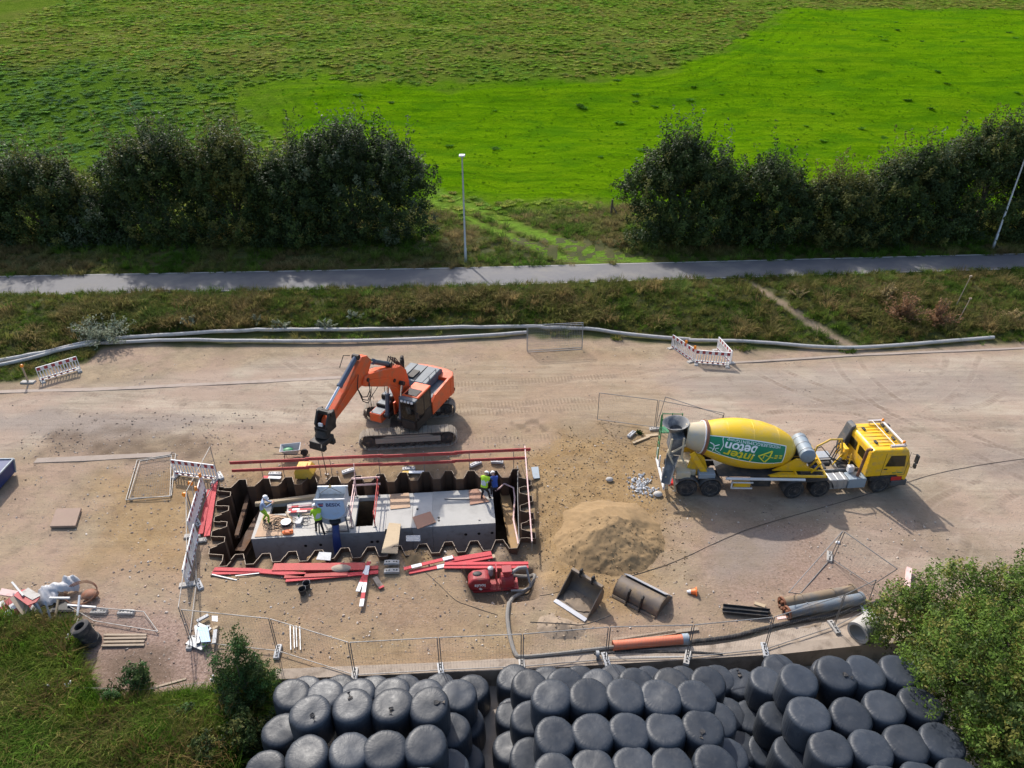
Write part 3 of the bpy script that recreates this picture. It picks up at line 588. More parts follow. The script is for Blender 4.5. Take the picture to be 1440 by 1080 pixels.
# big green tree at the lower right, close to the camera
TB = [tuple(at3(x, y, z)-Vector((15.9, 13.7, .2)))+r_ for x, y, z, r_ in ((1405, 955, 3.2, (2.9, 2.3, 2.4)), (1283, 872, 1.7, (1.55, 1.2, 1.4)), (1345, 858, 2.6, (1.8, 1.4, 1.8)), (1455, 862, 2.8, (2.5, 1.5, 2.1)), (1480, 1010, 3.2, (2.5, 2.3, 2.6)), (1420, 1050, 2.8, (1.3, 1.4, 2.0)), (1570, 930, 3.0, (2.6, 2.4, 2.5)), (1325, 925, 2.2, (1.2, 1.0, 1.4)), (1400, 900, 1.2, (3.2, 2.0, 1.3)))]
tree('leafy_tree', 'big fresh green tree overhanging the bales in the lower right corner', 'tree', (15.9, 13.7, .2),
     TB,
     2900, 42, .25, .125, None, .16, 16, shoots=110, mix=('mid', 'fresh', 'gold'), pw=(.28, .47, .25), topmix=('fresh', 'gold', 'fresh'), lo=.45, shl=1.0)
GREEN['lush'] = (.05, .11, .03)
bx_, by_ = at(352, 1000, -.6)
tree('young_tree', 'young green shrub with three upright tops beside the left bale stack', 'tree', (bx_, by_, -.9),
     [(0, 0, 1.3, .95, .9, 1.3), (-.55, .1, 2.3, .42, .4, 1.1), (.15, .3, 2.6, .4, .4, 1.1), (.7, .1, 2.1, .5, .45, .9), (.2, -.8, .8, 1.3, 1.0, .9)],
     480, 44, .17, .09, None, .07, 7, shoots=16, mix=('mid', 'lush', 'dark'), pw=(.35, .4, .25), topmix=('lush', 'mid'), shl=.8)
def shrub(px, py, rpx, hgt, label, name='shrub', n=60, per=24, mix=('mid', 'lush', 'dark'), ls=.12, sp=.14, z=None, group=None, cat='shrub'):
    p = atg(px, py); d = .857*p.y+.515*(CAM_H-p.z); r = rpx/FPX*d
    return tree(name, label, cat, tuple(p), [(0, 0, hgt*.5, r, r*.9, hgt*.5), (r*.3, -r*.3, hgt*.3, r*.7, r*.6, hgt*.35)], n, per, sp, ls, group, .03, 4, mix=mix, pw=(.4, .35, .25), lo=.4)
shrub(197, 968, 19, 1.1, 'small round green shrub at the foot of the red-brown gravel', n=90)
shrub(163, 985, 14, .6, 'little weed shrub in the grass left of the round gravel shrub', n=34)
GREEN.update(silver=(.25, .28, .19), dry=(.26, .14, .07), straw=(.34, .26, .12))
def spiky(px, py, rpx, n, label, name='willow_shrub', mix='silver', hh=1.0, ls=.22, group='willow shoots on the bank'):
    p = atg(px, py); d = .857*p.y+.515*(CAM_H-p.z); r = rpx/FPX*d; root = thing(name, label, 'shrub', tuple(p), 0, group)
    Ps = []; b = B()
    for i in range(n):
        a = random.random()*6.28; el = random.uniform(.15, 1.2)*hh; L = r*random.uniform(.6, 1.1); dr = Vector((math.cos(a)*math.cos(el), math.sin(a)*math.cos(el)*.7, math.sin(el)))
        b.tube([(0, 0, 0), dr*L*.6, dr*L], [.02, .014, .005], 4); t = rng.random((46, 1))*.85+.15
        Ps.append(t*np.array(dr)*L+rng.normal(size=(46, 3))*.07*r/1.5)
    P = np.concatenate(Ps); T = np.array(GREEN[mix])*(.6+.8*rng.random((len(P), 1))); V, F_, T = leaves(P, np.tile(np.array([0, 0, 1.0]), (len(P), 1)), ls, T, asp=.35)
    link('foliage', npmesh('foliage', V, F_, ['leaf'], {'tint': T}), root); b.build('stem', 'bark', root); return root
spiky(150, 478, 47, 70, 'wide silvery willow shrub sprawling over the two grey pipes', hh=.7)
spiky(267, 458, 17, 14, 'small silvery willow shoot, nearest to the wide willow shrub')
spiky(362, 456, 14, 12, 'thin forked willow shoot left of a pair on the bank', hh=1.1)
spiky(397, 462, 18, 16, 'silvery willow shoot, second from the right in the bank row')
spiky(458, 463, 17, 13, 'pale willow shoot above the pipes left of the last one', hh=1.1)
spiky(497, 447, 16, 10, 'rightmost pale willow shoot of the row on the bank')
spiky(575, 452, 8, 8, 'tiny pale sprig on the bank below the lamp post')
spiky(1268, 450, 40, 46, 'tall rust-brown dry dock plant clump on the right bank', 'dry_shrub', 'dry', 1.2, .2, 'dry plants on the bank')
spiky(1315, 455, 36, 40, 'rust-brown dry clump, right neighbour of the tallest dry clump', 'dry_shrub', 'dry', 1.2, .2, 'dry plants on the bank')
spiky(1245, 420, 22, 26, 'straw-coloured weed clump just below the path edge', 'dry_shrub', 'straw', 1.2, .18, 'dry plants on the bank')
spiky(1422, 452, 20, 22, 'straw-coloured broad-leaved weeds at the right end of the bank', 'dry_shrub', 'straw', .9, .2, 'dry plants on the bank')
spiky(1120, 418, 16, 16, 'straw-coloured weed clump beside the trodden bank trail', 'dry_shrub', 'straw', .9, .2, 'dry plants on the bank')
shrub(352, 1050, 24, 1.3, 'dark bramble shrub right under the young green shrub', n=130, mix=('dark', 'mid', 'olive'))
shrub(300, 1062, 26, .9, 'brownish bramble shrub at the bottom edge left of the dark one', n=110, mix=('olive', 'mid', 'dark'))
shrub(262, 1012, 15, .6, 'small mixed weed shrub in the middle of the lower left grass', n=50)
# ---- grass
def clump_mesh(name, nb, h, spread, lean, wd, seed):
    r = np.random.default_rng(seed); V = []; F_ = []
    for i in range(nb):
        a = r.random()*6.28; o = np.array([math.cos(a), math.sin(a), 0])*r.random()**.5*spread; ln = lean*(.3+r.random()); a2 = a+r.normal()*.8; d = np.array([math.cos(a2), math.sin(a2), 0]); hh = h*(.5+.6*r.random())
        sd_ = np.array([-d[1], d[0], 0])*wd*(.6+.8*r.random()); k = len(V)
        m = o+d*ln*hh*.35+np.array([0, 0, hh*.6]); t = o+d*ln*hh+np.array([0, 0, hh*(1-.35*ln)])
        V += [o-sd_, o+sd_, m-sd_*.8, m+sd_*.8, t]; F_ += [(k, k+1, k+3), (k, k+3, k+2), (k+2, k+3, k+4)]
    return npmesh(name, np.array(V), np.array(F_), ['grass_blade'])
long_g = [clump_mesh('grass_long', 42, .75, .28, .9, .014, 11+i) for i in range(4)]
short_g = [clump_mesh('grass_short', 36, .35, .25, .6, .018, 31+i) for i in range(3)]
tuft_g = [clump_mesh('grass_tuft', 60, .5, .38, 1.25, .045, 51+i) for i in range(3)]
def place(n, xr, yf, test, smin, smax, tintf, name, protos, leanv=0.0, zs=(1, 1), yaw=None):
    X = rng.uniform(*xr, n); a, b_ = yf(X); Y = a+(b_-a)*rng.random(n); k = test(X, Y); X, Y = X[k], Y[k]; Z = tz(X, Y); m_ = len(X)
    s = rng.uniform(smin, smax, m_); sc_ = np.stack([s, s, s*rng.uniform(*zs, m_)], 1)
    lx = (fbm(X, Y, .5, 2, 61)-.5)*leanv*2.4; ly = (fbm(X, Y, .5, 2, 62)-.5)*leanv*2.4
    rot = np.stack([lx, ly, rng.uniform(0, 6.28, m_)], 1)
    scatter(name, np.stack([X, Y, Z], 1), sc_, rot, protos, tintf(X, Y))
def tintmix(cols, f=.4, o=70, contrast=2.2):
    cols = np.array(cols)
    def g(X, Y):
        t = np.clip((fbm(X, Y, f, 4, o)-.5)*contrast+.5+rng.normal(size=X.shape)*.12, 0, .999)*(len(cols)-1); i = t.astype(int); fr = (t-i)[:, None]
        return cols[i]*(1-fr)+cols[i+1]*fr
    return g
inleft = lambda X, Y: pdist(leftg, X, Y)+(fbm(X, Y, .9, 3, 8)-.5)*.9 > .02
place(15000, (-26, YX0+.2), lambda X: (10+0*X, 21.5+0*X), inleft, .5, 1.05, tintmix([(.055, .12, .012), (.10, .215, .014), (.20, .23, .04), (.08, .17, .015), (.29, .22, .08), (.10, .20, .018)], .55), 'long_grass', long_g, .9)
place(1400, (-22, -9), lambda X: (11+0*X, 20+0*X), lambda X, Y: inleft(X, Y) & (vn(X, Y, .9, 5) > .62), .7, 1.3, tintmix([(.2, .13, .05), (.12, .09, .03)], .5), 'dead_grass', long_g, 1.3)
PIPES = [[tuple(atg(x, y))[:2] for x, y in l] for l in (((0, 512), (60, 500), (110, 488), (173, 480), (283, 471), (480, 467.5), (740, 463), (818, 466), (940, 479)), ((0, 518), (90, 495), (167, 485.5), (330, 483), (480, 483.5), (740, 471)), ((968, 482), (1140, 490.5), (1240, 490.5), (1396, 478)))]
def bankt(X, Y): return np.all([pdist(p, X, Y, False) > .42 for p in PIPES], 0) & (Y > toe(X)+.5+(fbm(X, Y, .6, 3, 12)-.5)*1.4-np.where(X < at(110, 520)[0], 1.6, 0)) & (Y < pathN(X)+.1*vn(X, Y, 1.5)) & (pdist([tuple(atg(x, y))[:2] for x, y in ((1060, 400), (1100, 430), (1150, 462), (1205, 488))], X, Y, False) > .42)
place(17000, (-50, 52), lambda X: (toe(X)-1.8, pathN(X)+.12), bankt, .35, .85, tintmix([(.06, .11, .014), (.10, .17, .022), (.18, .15, .05), (.085, .16, .018), (.20, .145, .06), (.11, .19, .028)], .35, 75), 'bank_grass', long_g[:2]+short_g, .6)
place(2600, (-50, 52), lambda X: (toe(X)+1.6, pathN(X)-1.4), lambda X, Y: bankt(X, Y) & (fbm(X, Y, .35, 3, 99) > .52), .8, 1.35, tintmix([(.22, .17, .07), (.12, .14, .03), (.26, .18, .08), (.10, .16, .03)], .3, 76), 'bank_tall_weeds', long_g, .5)
place(6500, (-50, 52), lambda X: (pathF(X)-.05, pathF(X)+13), lambda X, Y: (pdist(track, X, Y, False) > 1.05) & (pdist(track2, X, Y, False) > .75) & (pdist(limeP, X, Y) < 0), .5, 1.05, tintmix([(.06, .13, .014), (.10, .19, .022), (.16, .17, .05), (.23, .18, .08)], .3, 78), 'verge_grass', long_g+short_g, .5)
_t1 = tintmix([(.14, .28, .02), (.21, .35, .03), (.27, .34, .05), (.31, .29, .07), (.17, .33, .03)], .12, 82); _t2 = tintmix([(.10, .22, .05), (.15, .29, .04), (.09, .20, .07)], .3, 86)
def ttint(X, Y): k = sm(-6, 6, pdist(tealP, X, Y)+(fbm(X, Y, .2, 4, 33)-.5)*14)[:, None]; return _t1(X, Y)*(1-k)+_t2(X, Y)*k
place(60000, (-90, 110), lambda X: (pathF(X)+10, pathF(X)+170), lambda X, Y: (pdist(limeP, X, Y) < 0) & (fbm(X, Y, .35, 3, 81) > .30), .3, .95, ttint, 'meadow_tussocks', tuft_g, .2, (.35, .75))
place(17000, (-60, 110), lambda X: (pathF(X)+8, pathF(X)+140), lambda X, Y: (pdist(limeP, X, Y) > .2) & (fbm(X, Y, .5, 3, 83) > .42), .3, .75, tintmix([(.08, .22, .003), (.13, .30, .003), (.07, .17, .004), (.15, .30, .006)], .2, 84), 'pasture_tufts', short_g, .2, (.4, .8))
place(170, (-40, 90), lambda X: (pathF(X)+12, pathF(X)+120), lambda X, Y: (pdist(limeP, X, Y) > .5) & (vn(X, Y, .12, 6) > .45), .6, 1.25, tintmix([(.06, .16, .012), (.07, .19, .01)], .2, 85), 'dark_dung_tufts', tuft_g, .2, (.4, .7))
# ---- stones and clods
def stone(seed):
    bm = bmesh.new(); bmesh.ops.create_icosphere(bm, subdivisions=1, radius=.5); r = random.Random(seed)
    for v in bm.verts: v.co *= r.uniform(.7, 1.15); v.co.z *= .6
    me = bpy.data.meshes.new('stone'); bm.to_mesh(me); bm.free(); me.materials.append(M['stone_grey']); return me
def tintstone():
    m, nt, bs = newmat('stone_grey'); M['stone_grey'] = m
    a = nd(nt, 'Attribute', attribute_name='tint', attribute_type='INSTANCER'); nt.links.new(a.outputs['Color'], bs.inputs['Base Color']); bs.inputs['Roughness'].default_value = .9
tintstone(); stones = [stone(i) for i in range(5)]
def stones_on(n, name, xr, yr, test, smin, smax, cols, f=.6, o=90):
    X = rng.uniform(*xr, n); Y = rng.uniform(*yr, n); k = test(X, Y) & (pdist(PITPOLY, X, Y) < -.15); X, Y = X[k], Y[k]; m_ = len(X)
    s = smin+(smax-smin)*rng.random(m_)**3; cols = np.array(cols); t = cols[rng.integers(0, len(cols), m_)]*(.7+.6*rng.random((m_, 1)))
    scatter(name, np.stack([X, Y, tz(X, Y)+s*.1], 1), np.stack([s, s*rng.uniform(.7, 1.3, m_), s], 1), rng.uniform(0, 6.28, (m_, 3))*np.array([.15, .15, 1]), stones, t)
site = lambda X, Y: (Y > wallY(X)+.8) & (Y < toe(X)-.6) & (pdist(leftg, X, Y) < .2)
stones_on(11000, 'gravel_stones', (-26, 20), (17, 33), lambda X, Y: site(X, Y) & (fbm(X, Y, .4, 4, 91) > .45), .02, .13, [(.36, .30, .25), (.22, .17, .13), (.30, .22, .18), (.5, .44, .38)])
stones_on(2200, 'road_pebbles', (-30, 36), (31, 43), lambda X, Y: site(X, Y) & (fbm(X, Y, .3, 4, 93) > .53), .02, .12, [(.4, .33, .27), (.2, .15, .12)])
stones_on(9000, 'earth_clods', (-1, 11), (18.5, 37), lambda X, Y: pdist(pxpoly([(745, 640), (780, 600), (850, 590), (930, 620), (950, 700), (955, 780), (900, 835), (780, 870), (735, 760)]), X, Y)+(fbm(X, Y, .6, 3, 95)-.5)*4 > 0, .02, .12, [(.24, .165, .085), (.17, .115, .06), (.30, .21, .12)])
stones_on(900, 'soil_clods', (-27, -13), (30, 35), lambda X, Y: site(X, Y) & (fbm(X, Y, .5, 4, 94) > .5), .03, .14, [(.2, .155, .12), (.26, .2, .15)])
# ================================================================== MATERIALS FOR THE THINGS
pm('steel_rust', (.085, .05, .033), .75, .3, var=.4, sc=1.2, dirt=(.15, .08, .042), damt=.6, dsc=2, bmp=.01, bsc=12, grain=(1, 1, .25))
pm('steel_edge', (.19, .15, .115), .6, .3, var=.2)
pm('concrete', (.45, .43, .395), .85, var=.07, sc=.8, dirt=(.33, .31, .28), damt=.4, dsc=1.2, bmp=.004, bsc=60)
pm('concrete_b', (.385, .37, .34), .85, var=.09, sc=.7, dirt=(.29, .275, .25), damt=.45, dsc=1.0, bmp=.004, bsc=60)
pm('concrete_side', (.38, .37, .355), .85, var=.12, sc=.8, dirt=(.2, .18, .15), damt=.4)
pm('black', (.012, .012, .013), .6, var=.3, damt=.1); pm('rubber', (.022, .022, .024), .8, var=.3, dirt=(.16, .13, .10), damt=.45, dsc=4)
pm('plywood', (.50, .33, .21), .8, var=.15, sc=1.5, dirt=(.3, .2, .13), damt=.4, grain=(1, 8, 1)); pm('plywood_red', (.36, .19, .125), .75, var=.2, sc=2, damt=.35)
pm('wood', (.40, .31, .20), .85, var=.15, sc=2, dirt=(.3, .22, .14), damt=.3, grain=(1, 9, 9)); pm('wood_old', (.33, .26, .19), .9, var=.25, sc=2, damt=.4, grain=(1, 9, 9))
pm('red_board', (.50, .035, .045), .7, var=.2, sc=2.5, dirt=(.42, .13, .12), damt=.45, dsc=2.5); pm('red_rail', (.38, .045, .04), .7, var=.25, sc=2, dirt=(.35, .14, .11), damt=.45)
pm('red_dark', (.34, .03, .035), .6, var=.2, damt=.35); pm('white_paint', (.72, .71, .70), .6, var=.05, dirt=(.45, .42, .38), damt=.3)
pm('pink_white', (.72, .50, .46), .65, var=.12, dirt=(.5, .2, .18), damt=.35)
pm('galv', (.27, .28, .29), .5, .3, var=.15, sc=4, dirt=(.3, .27, .24), damt=.25); pm('galv_dull', (.24, .235, .23), .6, .5, var=.2, damt=.35)
pm('plastic_grey', (.38, .385, .39), .6, var=.08, dirt=(.3, .27, .23), damt=.35); pm('block_foot', (.42, .40, .37), .85, var=.12, damt=.35)
pm('orange_lamp', (.85, .25, .01), .4, var=.1, damt=.1); pm('orange_plastic', (.75, .16, .03), .5, var=.1, damt=.2)
pm('skip_blue', (.52, .68, .88), .5, var=.05, dirt=(.45, .46, .46), damt=.3); pm('skip_white', (.62, .63, .64), .5, var=.08, damt=.3)
pm('navy', (.012, .03, .13), .55, var=.2, damt=.15); pm('logo_red', (.6, .03, .03), .5, damt=0)
pm('hivis', (.42, .68, .02), .7, var=.08, damt=.05, sc=8, bmp=.01, bsc=14); pm('hivis_dull', (.30, .50, .03), .75, var=.12, damt=.1, bmp=.01, bsc=14); pm('reflect', (.55, .56, .55), .4, damt=0)
pm('trouser', (.025, .022, .025), .9, var=.3, damt=.15, bmp=.01, bsc=14); pm('shirt_blue', (.34, .42, .58), .85, var=.1, damt=.05, bmp=.01, bsc=14); pm('jacket_blue', (.03, .07, .28), .85, var=.15, damt=.05, bmp=.01, bsc=14)
pm('skin', (.45, .25, .17), .6, var=.06, damt=0); pm('boot', (.05, .035, .025), .8, damt=.3); pm('helmet', (.80, .80, .80), .35, damt=.05, var=.03); pm('glove', (.3, .28, .24), .9)
pm('yellow_box', (.62, .38, .04), .6, var=.12, damt=.35); pm('green_paint', (.03, .22, .08), .5, var=.1, damt=.3)
# ---- small helpers
def slab_px(name, label, cat, pts, z, th, mat, group=None, zs=None, bev=0):
    P = [at3(x, y, (zs[i] if zs else z)) for i, (x, y) in enumerate(pts)]; c = sum(P, Vector())/len(P); n = len(P)
    vs = [p-c for p in P]+[p-c-Vector((0, 0, th)) for p in P]; b = B()
    b.add(vs, [tuple(range(n)), tuple(reversed(range(n, 2*n)))]+[(i, (i+1) % n, n+(i+1) % n, n+i) for i in range(n)])
    o = b.build(name, mat, None, False, bev); o.location = c; return tag(o, label, cat, group)
def bar_px(name, label, cat, p, q, z, wd, h, mat, group=None, z2=None, seg=None, bev=0):
    """a board or bar lying between two measured points; seg = list of (t0,t1,mat) colour bands as parts"""
    a = at3(*p, z); e = at3(*q, z if z2 is None else z2); c = (a+e)/2
    if not seg:
        b = B(); b.beam(a-c, e-c, wd, h); o = b.build(name, mat, None, False, bev); o.location = c; return tag(o, label, cat, group)
    r = thing(name, label, cat, c, 0, group); b = B(); b.beam(a-c, e-c, wd, h); b.build('board', mat, r, False)
    for t0, t1, m_ in seg:
        b = B(); b.beam(a.lerp(e, t0)-c, a.lerp(e, t1)-c, wd+.006, h+.006); b.build('band', m_, r, False)
    return r
# ================================================================== SHEET PILES round the pit
side_lab = ['rusty sheet pile wall along the far side of the pit', 'rusty sheet pile wall closing the right end of the pit', 'rusty sheet pile wall along the near side of the pit', 'rusty sheet pile wall closing the left end of the pit']
for si, wv in enumerate(WAVES):
    nxt = WAVES[(si+1) % 4][0]; c = Vector((*wv[0], 0)); root = thing('sheet_pile_wall', side_lab[si], 'sheet piling', c, 0, 'sheet pile walls of the pit'); pts = wv+[nxt]
    k = 2
    segs = []
    for i in range(2, len(pts)-1, 2):
        a = (pts[i-1]+pts[i])/2; e = (pts[i+1]+pts[i+2])/2 if i+2 < len(pts) else pts[i+1]; segs.append([a, pts[i], pts[i+1], e])
    segs[0] = [pts[0], pts[1]]+segs[0]; 
    if len(pts)-1 > 0 and (segs[-1][-1]-nxt).length > .01: segs[-1].append(nxt)
    for sg in segs:
        top = .13+random.uniform(-.05, .05); b = B(); P = [Vector((*p, 0))-c for p in sg]; n = len(P); N_ = []
        for i in range(n):
            d = (P[min(i+1, n-1)]-P[max(i-1, 0)]).normalized(); N_.append(Vector((-d.y, d.x, 0))*.013)
        vs = []
        for p, nn in zip(P, N_): vs += [p+nn+Vector((0, 0, top)), p-nn+Vector((0, 0, top)), p+nn+Vector((0, 0, PITZ-.2)), p-nn+Vector((0, 0, PITZ-.2))]
        b.add(vs, [f for i in range(n-1) for f in ((4*i, 4*i+4, 4*i+6, 4*i+2), (4*i+1, 4*i+3, 4*i+7, 4*i+5))], 0)
        b.add(vs, [(4*i, 4*i+1, 4*i+5, 4*i+4) for i in range(n-1)], 1)
        b.build('sheet_pile', ['steel_rust', 'steel_edge'], root, False)
def ibeam(name, label, p, q, z, h, wd, mat):
    a, e = at3(*p, z), at3(*q, z); c = (a+e)/2; b = B(); up = Vector((0, 0, h/2))
    b.beam(a-c+up, e-c+up, wd, .03); b.beam(a-c-up, e-c-up, wd, .03); b.beam(a-c, e-c, .03, h)
    o = b.build(name, mat, None, False); o.location = c; return tag(o, label, 'steel beam')
pm('beam_sand', (.30, .19, .085), .9, var=.25, sc=2, damt=.4)
ibeam('waler_beam', 'sand-covered steel beam inside the right end of the pit', (709, 694), (726, 776), -1.3, .4, .5, 'beam_sand')
ibeam('waler_beam', 'dark rusty steel beam inside the left end of the pit', (388, 694), (338, 779), -1.3, .4, .45, 'steel_rust')
ibeam('strut_beam', 'thin rusty strut lying left of the concrete culvert', (352, 690), (333, 755), -.8, .18, .2, 'steel_rust')
b = B(); b.tube([at3(697, 690, -.6), at3(703, 686, -.4), at3(709, 680, -.3), at3(722, 686, -.5), at3(724, 700, -.8), at3(722, 730, -.9), at3(729, 765, -.9)], .045, 8); tag(b.build('white_hose', 'pink_white'), 'pale hose lying along the sandy beam in the pit', 'hose')
b = B(); b.tube([at3(728, 655, 0), at3(728, 700, .25), at3(730, 765, .3)], .02, 6); b.tube([at3(731, 648, .1), at3(731, 648, 1.2)], .02, 6); tag(b.build('steel_rod', 'galv_dull'), 'thin steel rod along the right end of the pit', 'rod')
# ================================================================== CONCRETE CULVERT
CA = at3(353, 758, -.5); CB = at3(697, 738, -.5); CL = (CB-CA).length; CANG = math.atan2(CB.y-CA.y, CB.x-CA.x); CW = 2.72; CT = -.5
culv = thing('concrete_culvert', 'long precast concrete culvert chamber with two open hatches standing in the pit', 'culvert', (CA.x, CA.y, CT), CANG)
def cl(px, py):
    p = at3(px, py, CT)-CA; return p.x*math.cos(CANG)+p.y*math.sin(CANG), -p.x*math.sin(CANG)+p.y*math.cos(CANG)
h1a, h1b = cl(379, 723)[0], cl(403, 723)[0]; h1y0, h1y1 = cl(385, 723)[1], cl(390, 708)[1]
h2a, h2b = cl(499, 740)[0], cl(524, 740)[0]; h2y0, h2y1 = cl(510, 740)[1], cl(510, 700)[1]
XS = cl(541, 747)[0]; X2 = cl(580, 720)[0]; X3 = cl(608, 720)[0]
def block(x0, x1, y0, y1, holes, mat, dz=0.0):
    b = B(); xs_ = sorted({x0, x1, *[h for H in holes for h in H[:2]]}); ys_ = sorted({y0, y1, *[h for H in holes for h in H[2:]]})
    for i in range(len(xs_)-1):
        for j in range(len(ys_)-1):
            cx, cy = (xs_[i]+xs_[i+1])/2, (ys_[j]+ys_[j+1])/2
            if any(H[0] < cx < H[1] and H[2] < cy < H[3] for H in holes): continue
            b.add([(xs_[i], ys_[j], dz), (xs_[i+1], ys_[j], dz), (xs_[i+1], ys_[j+1], dz), (xs_[i], ys_[j+1], dz)], [(0, 1, 2, 3)], 0)
    Zb = PITZ-CT
    b.add([(x0, y0, dz), (x1, y0, dz), (x1, y0, Zb), (x0, y0, Zb), (x0, y1, dz), (x1, y1, dz), (x1, y1, Zb), (x0, y1, Zb)], [(0, 3, 2, 1), (4, 5, 6, 7), (0, 4, 7, 3), (1, 2, 6, 5)], 1)
    for H in holes:
        a, c_, d, e = H
        b.add([(a, d, dz), (c_, d, dz), (c_, e, dz), (a, e, dz), (a, d, -.22), (c_, d, -.22), (c_, e, -.22), (a, e, -.22)], [(0, 1, 5, 4), (1, 2, 6, 5), (2, 3, 7, 6), (3, 0, 4, 7)], 1)
        b.add([(a-.5, y0+.2, -.22), (c_+.5, y0+.2, -.22), (c_+.5, y1-.2, -.22), (a-.5, y1-.2, -.22)]+[(a-.5, y0+.2, -2.3), (c_+.5, y0+.2, -2.3), (c_+.5, y1-.2, -2.3), (a-.5, y1-.2, -2.3)], [(4, 5, 6, 7), (0, 1, 5, 4), (1, 2, 6, 5), (2, 3, 7, 6), (3, 0, 4, 7)], 2)
    o = b.build('chamber_block', [mat, 'concrete_side', 'pit_soil'], culv, False); bv = o.modifiers.new('bevel', 'BEVEL'); bv.width = .012; bv.limit_method = 'ANGLE'; return o
block(0, XS, 0, CW, [(h1a, h1b, h1y0, h1y1), (h2a, h2b, h2y0, h2y1)], 'concrete')
block(XS+.012, X2, .14, CW-.02, [], 'concrete'); block(X2+.015, X3, .13, CW-.01, [], 'concrete', -.004); block(X3+.006, CL, .13, CW, [], 'concrete_b', -.002)
for px in (428, 441+8, 521, 529, 584, 655, 662+12, 693): 
    x, _ = cl(px, 750); y_ = .13 if x > XS else 0; b = B(); b.cyl((x, y_-.012, -.62), (x, y_+.01, -.62), .075, n=12); b.build('lifting_socket', 'black', culv)
for px, py in ((617, 728), (617, 732), (587, 716), (674, 731)):
    x, y = cl(px, py); b = B(); b.cyl((x, y, .0), (x, y, .03), .06, .05, n=10); b.build('anchor_cap', 'black' if px < 660 else 'galv_dull', culv)
def on(px, py, dz=0.0): return at3(px, py, CT+dz)
C0 = CT
slab_px('plywood_sheet', 'square plywood sheet over a hatch right of the red-white hatch guard', 'plywood', [(548, 695), (575, 693), (577, 713), (549, 716)], CT+.04, .03, 'plywood')
slab_px('plywood_sheet', 'weathered reddish plywood tilted across the culvert joint', 'plywood', [(580, 727), (605, 719), (613, 734), (587, 744)], CT+.07, .03, 'plywood_red')
slab_px('plywood_sheet', 'reddish plywood sheet under the worker at the right end of the culvert', 'plywood', [(659, 689), (672, 687), (688, 705), (661, 709.5)], CT+.05, .03, 'plywood_red')
slab_px('plywood_sheet', 'large pale plywood sheet at the left end of the culvert', 'plywood', [(371, 722), (411, 726), (412, 752), (358, 755)], CT+.03, .025, 'plywood')
slab_px('concrete_patch', 'thin wooden shutter board beside the small hatch', 'board', [(404, 709), (438, 706), (440, 718), (403, 724)], CT+.05, .05, 'concrete')
bar_px('timber_beam', 'long squared timber across the back of the small hatch', 'timber', (359, 709), (444, 698), CT+.12, .2, .16, 'wood')
slab_px('gangplank', 'wide pale wooden gangplank from the sheet piles onto the culvert', 'plank', [(547, 735), (563.5, 736.5), (559, 778), (536, 777)], .2, .05, 'wood', zs=[CT+.09, CT+.09, .21, .21])
for i, (p, q_, m_, lab) in enumerate((((405, 713), (438, 710), 'pink_white', 'pale red-white slat lying farthest back behind the vest worker'), ((406, 717), (440, 715.5), 'red_board', 'red-white slat in the middle of three beside the vest worker'), ((405, 720), (432, 718.5), 'pink_white', 'short white slat nearest the cable coil'))):
    bar_px('striped_batten', lab, 'slat', p, q_, CT+.13, .12, .03, m_, 'red-white slats on the culvert', seg=[(.15, .45, 'red_board' if i != 1 else 'white_paint')])
bar_px('wood_lath', 'yellowish wooden lath pointing at the cable reel', 'lath', (402, 720), (411, 734), CT+.12, .07, .05, 'wood')
bar_px('wood_lath', 'thin wooden lath beside the knee of the vest worker', 'lath', (424, 724), (437, 723), CT+.12, .06, .05, 'wood')
bar_px('steel_bar', 'long thin steel bar on the culvert reaching to the reddish plywood', 'bar', (625, 701.5), (664, 702), CT+.03, .05, .04, 'galv_dull')
# cable coil + reel
random.seed(5)
for lab, cx, cy, rr, turns in (('tangle of dark cable loops on the large plywood sheet', 388, 737, .75, 7), ('loose dark cable looping from the reel to the vest worker', 420, 735, .7, 3)):
    b = B(); c = on(cx, cy, .06); pts = []
    for i in range(turns*14):
        a = i/14*6.283; r_ = rr*(.45+.5*math.sin(i*.37)*math.sin(i*.11+1)); pts.append(Vector((math.cos(a)*r_*1.25+math.sin(i*.05)*.25, math.sin(a)*r_*.8, .02+.02*(i % 5))))
    b.tube(pts, .014, 5); o = b.build('cable', 'black'); o.location = c; tag(o, lab, 'cable')
r = thing('cable_reel', 'round white cable reel lying among the cable loops', 'reel', on(403, 738)); b = B(); b.lathe((0, 0, .02), (0, 0, 1), [(0, .24), (.03, .24), (.03, .15), (.16, .15), (.16, .24), (.19, .24), (.19, .05), (.22, .05)], 20); b.build('drum', 'skip_white', r); b = B(); b.lathe((0, 0, .06), (0, 0, 1), [(0, .16), (0, .22), (.09, .22), (.09, .16)], 20); b.build('wound_cable', 'black', r)
r = thing('safety_bag', 'small orange-red bag at the near edge of the large plywood', 'bag', on(405, 750)); b = B(); b.ell((0, 0, .07), (.28, .16, .08), 12, 7); b.ell((.12, .05, .11), (.14, .1, .06), 10, 6); b.build('bag_body', 'orange_plastic', r); b = B(); b.tube([(-.2, 0, .1), (-.1, -.05, .2), (.1, -.05, .2), (.2, 0, .1)], .015, 5); b.build('strap', 'black', r)
r = thing('tool_case', 'pale tool case with a dark green bottle beside the cable', 'tool case', on(421, 735)); b = B(); b.box((0, 0, .08), (.3, .5, .16)); b.build('case_body', 'plastic_grey', r, bev=.02); b = B(); b.lathe((-.08, .28, 0), (0, 0, 1), [(0, .05), (.2, .05), (.26, .02), (.3, .02)], 10); b.build('bottle', 'green_paint', r)
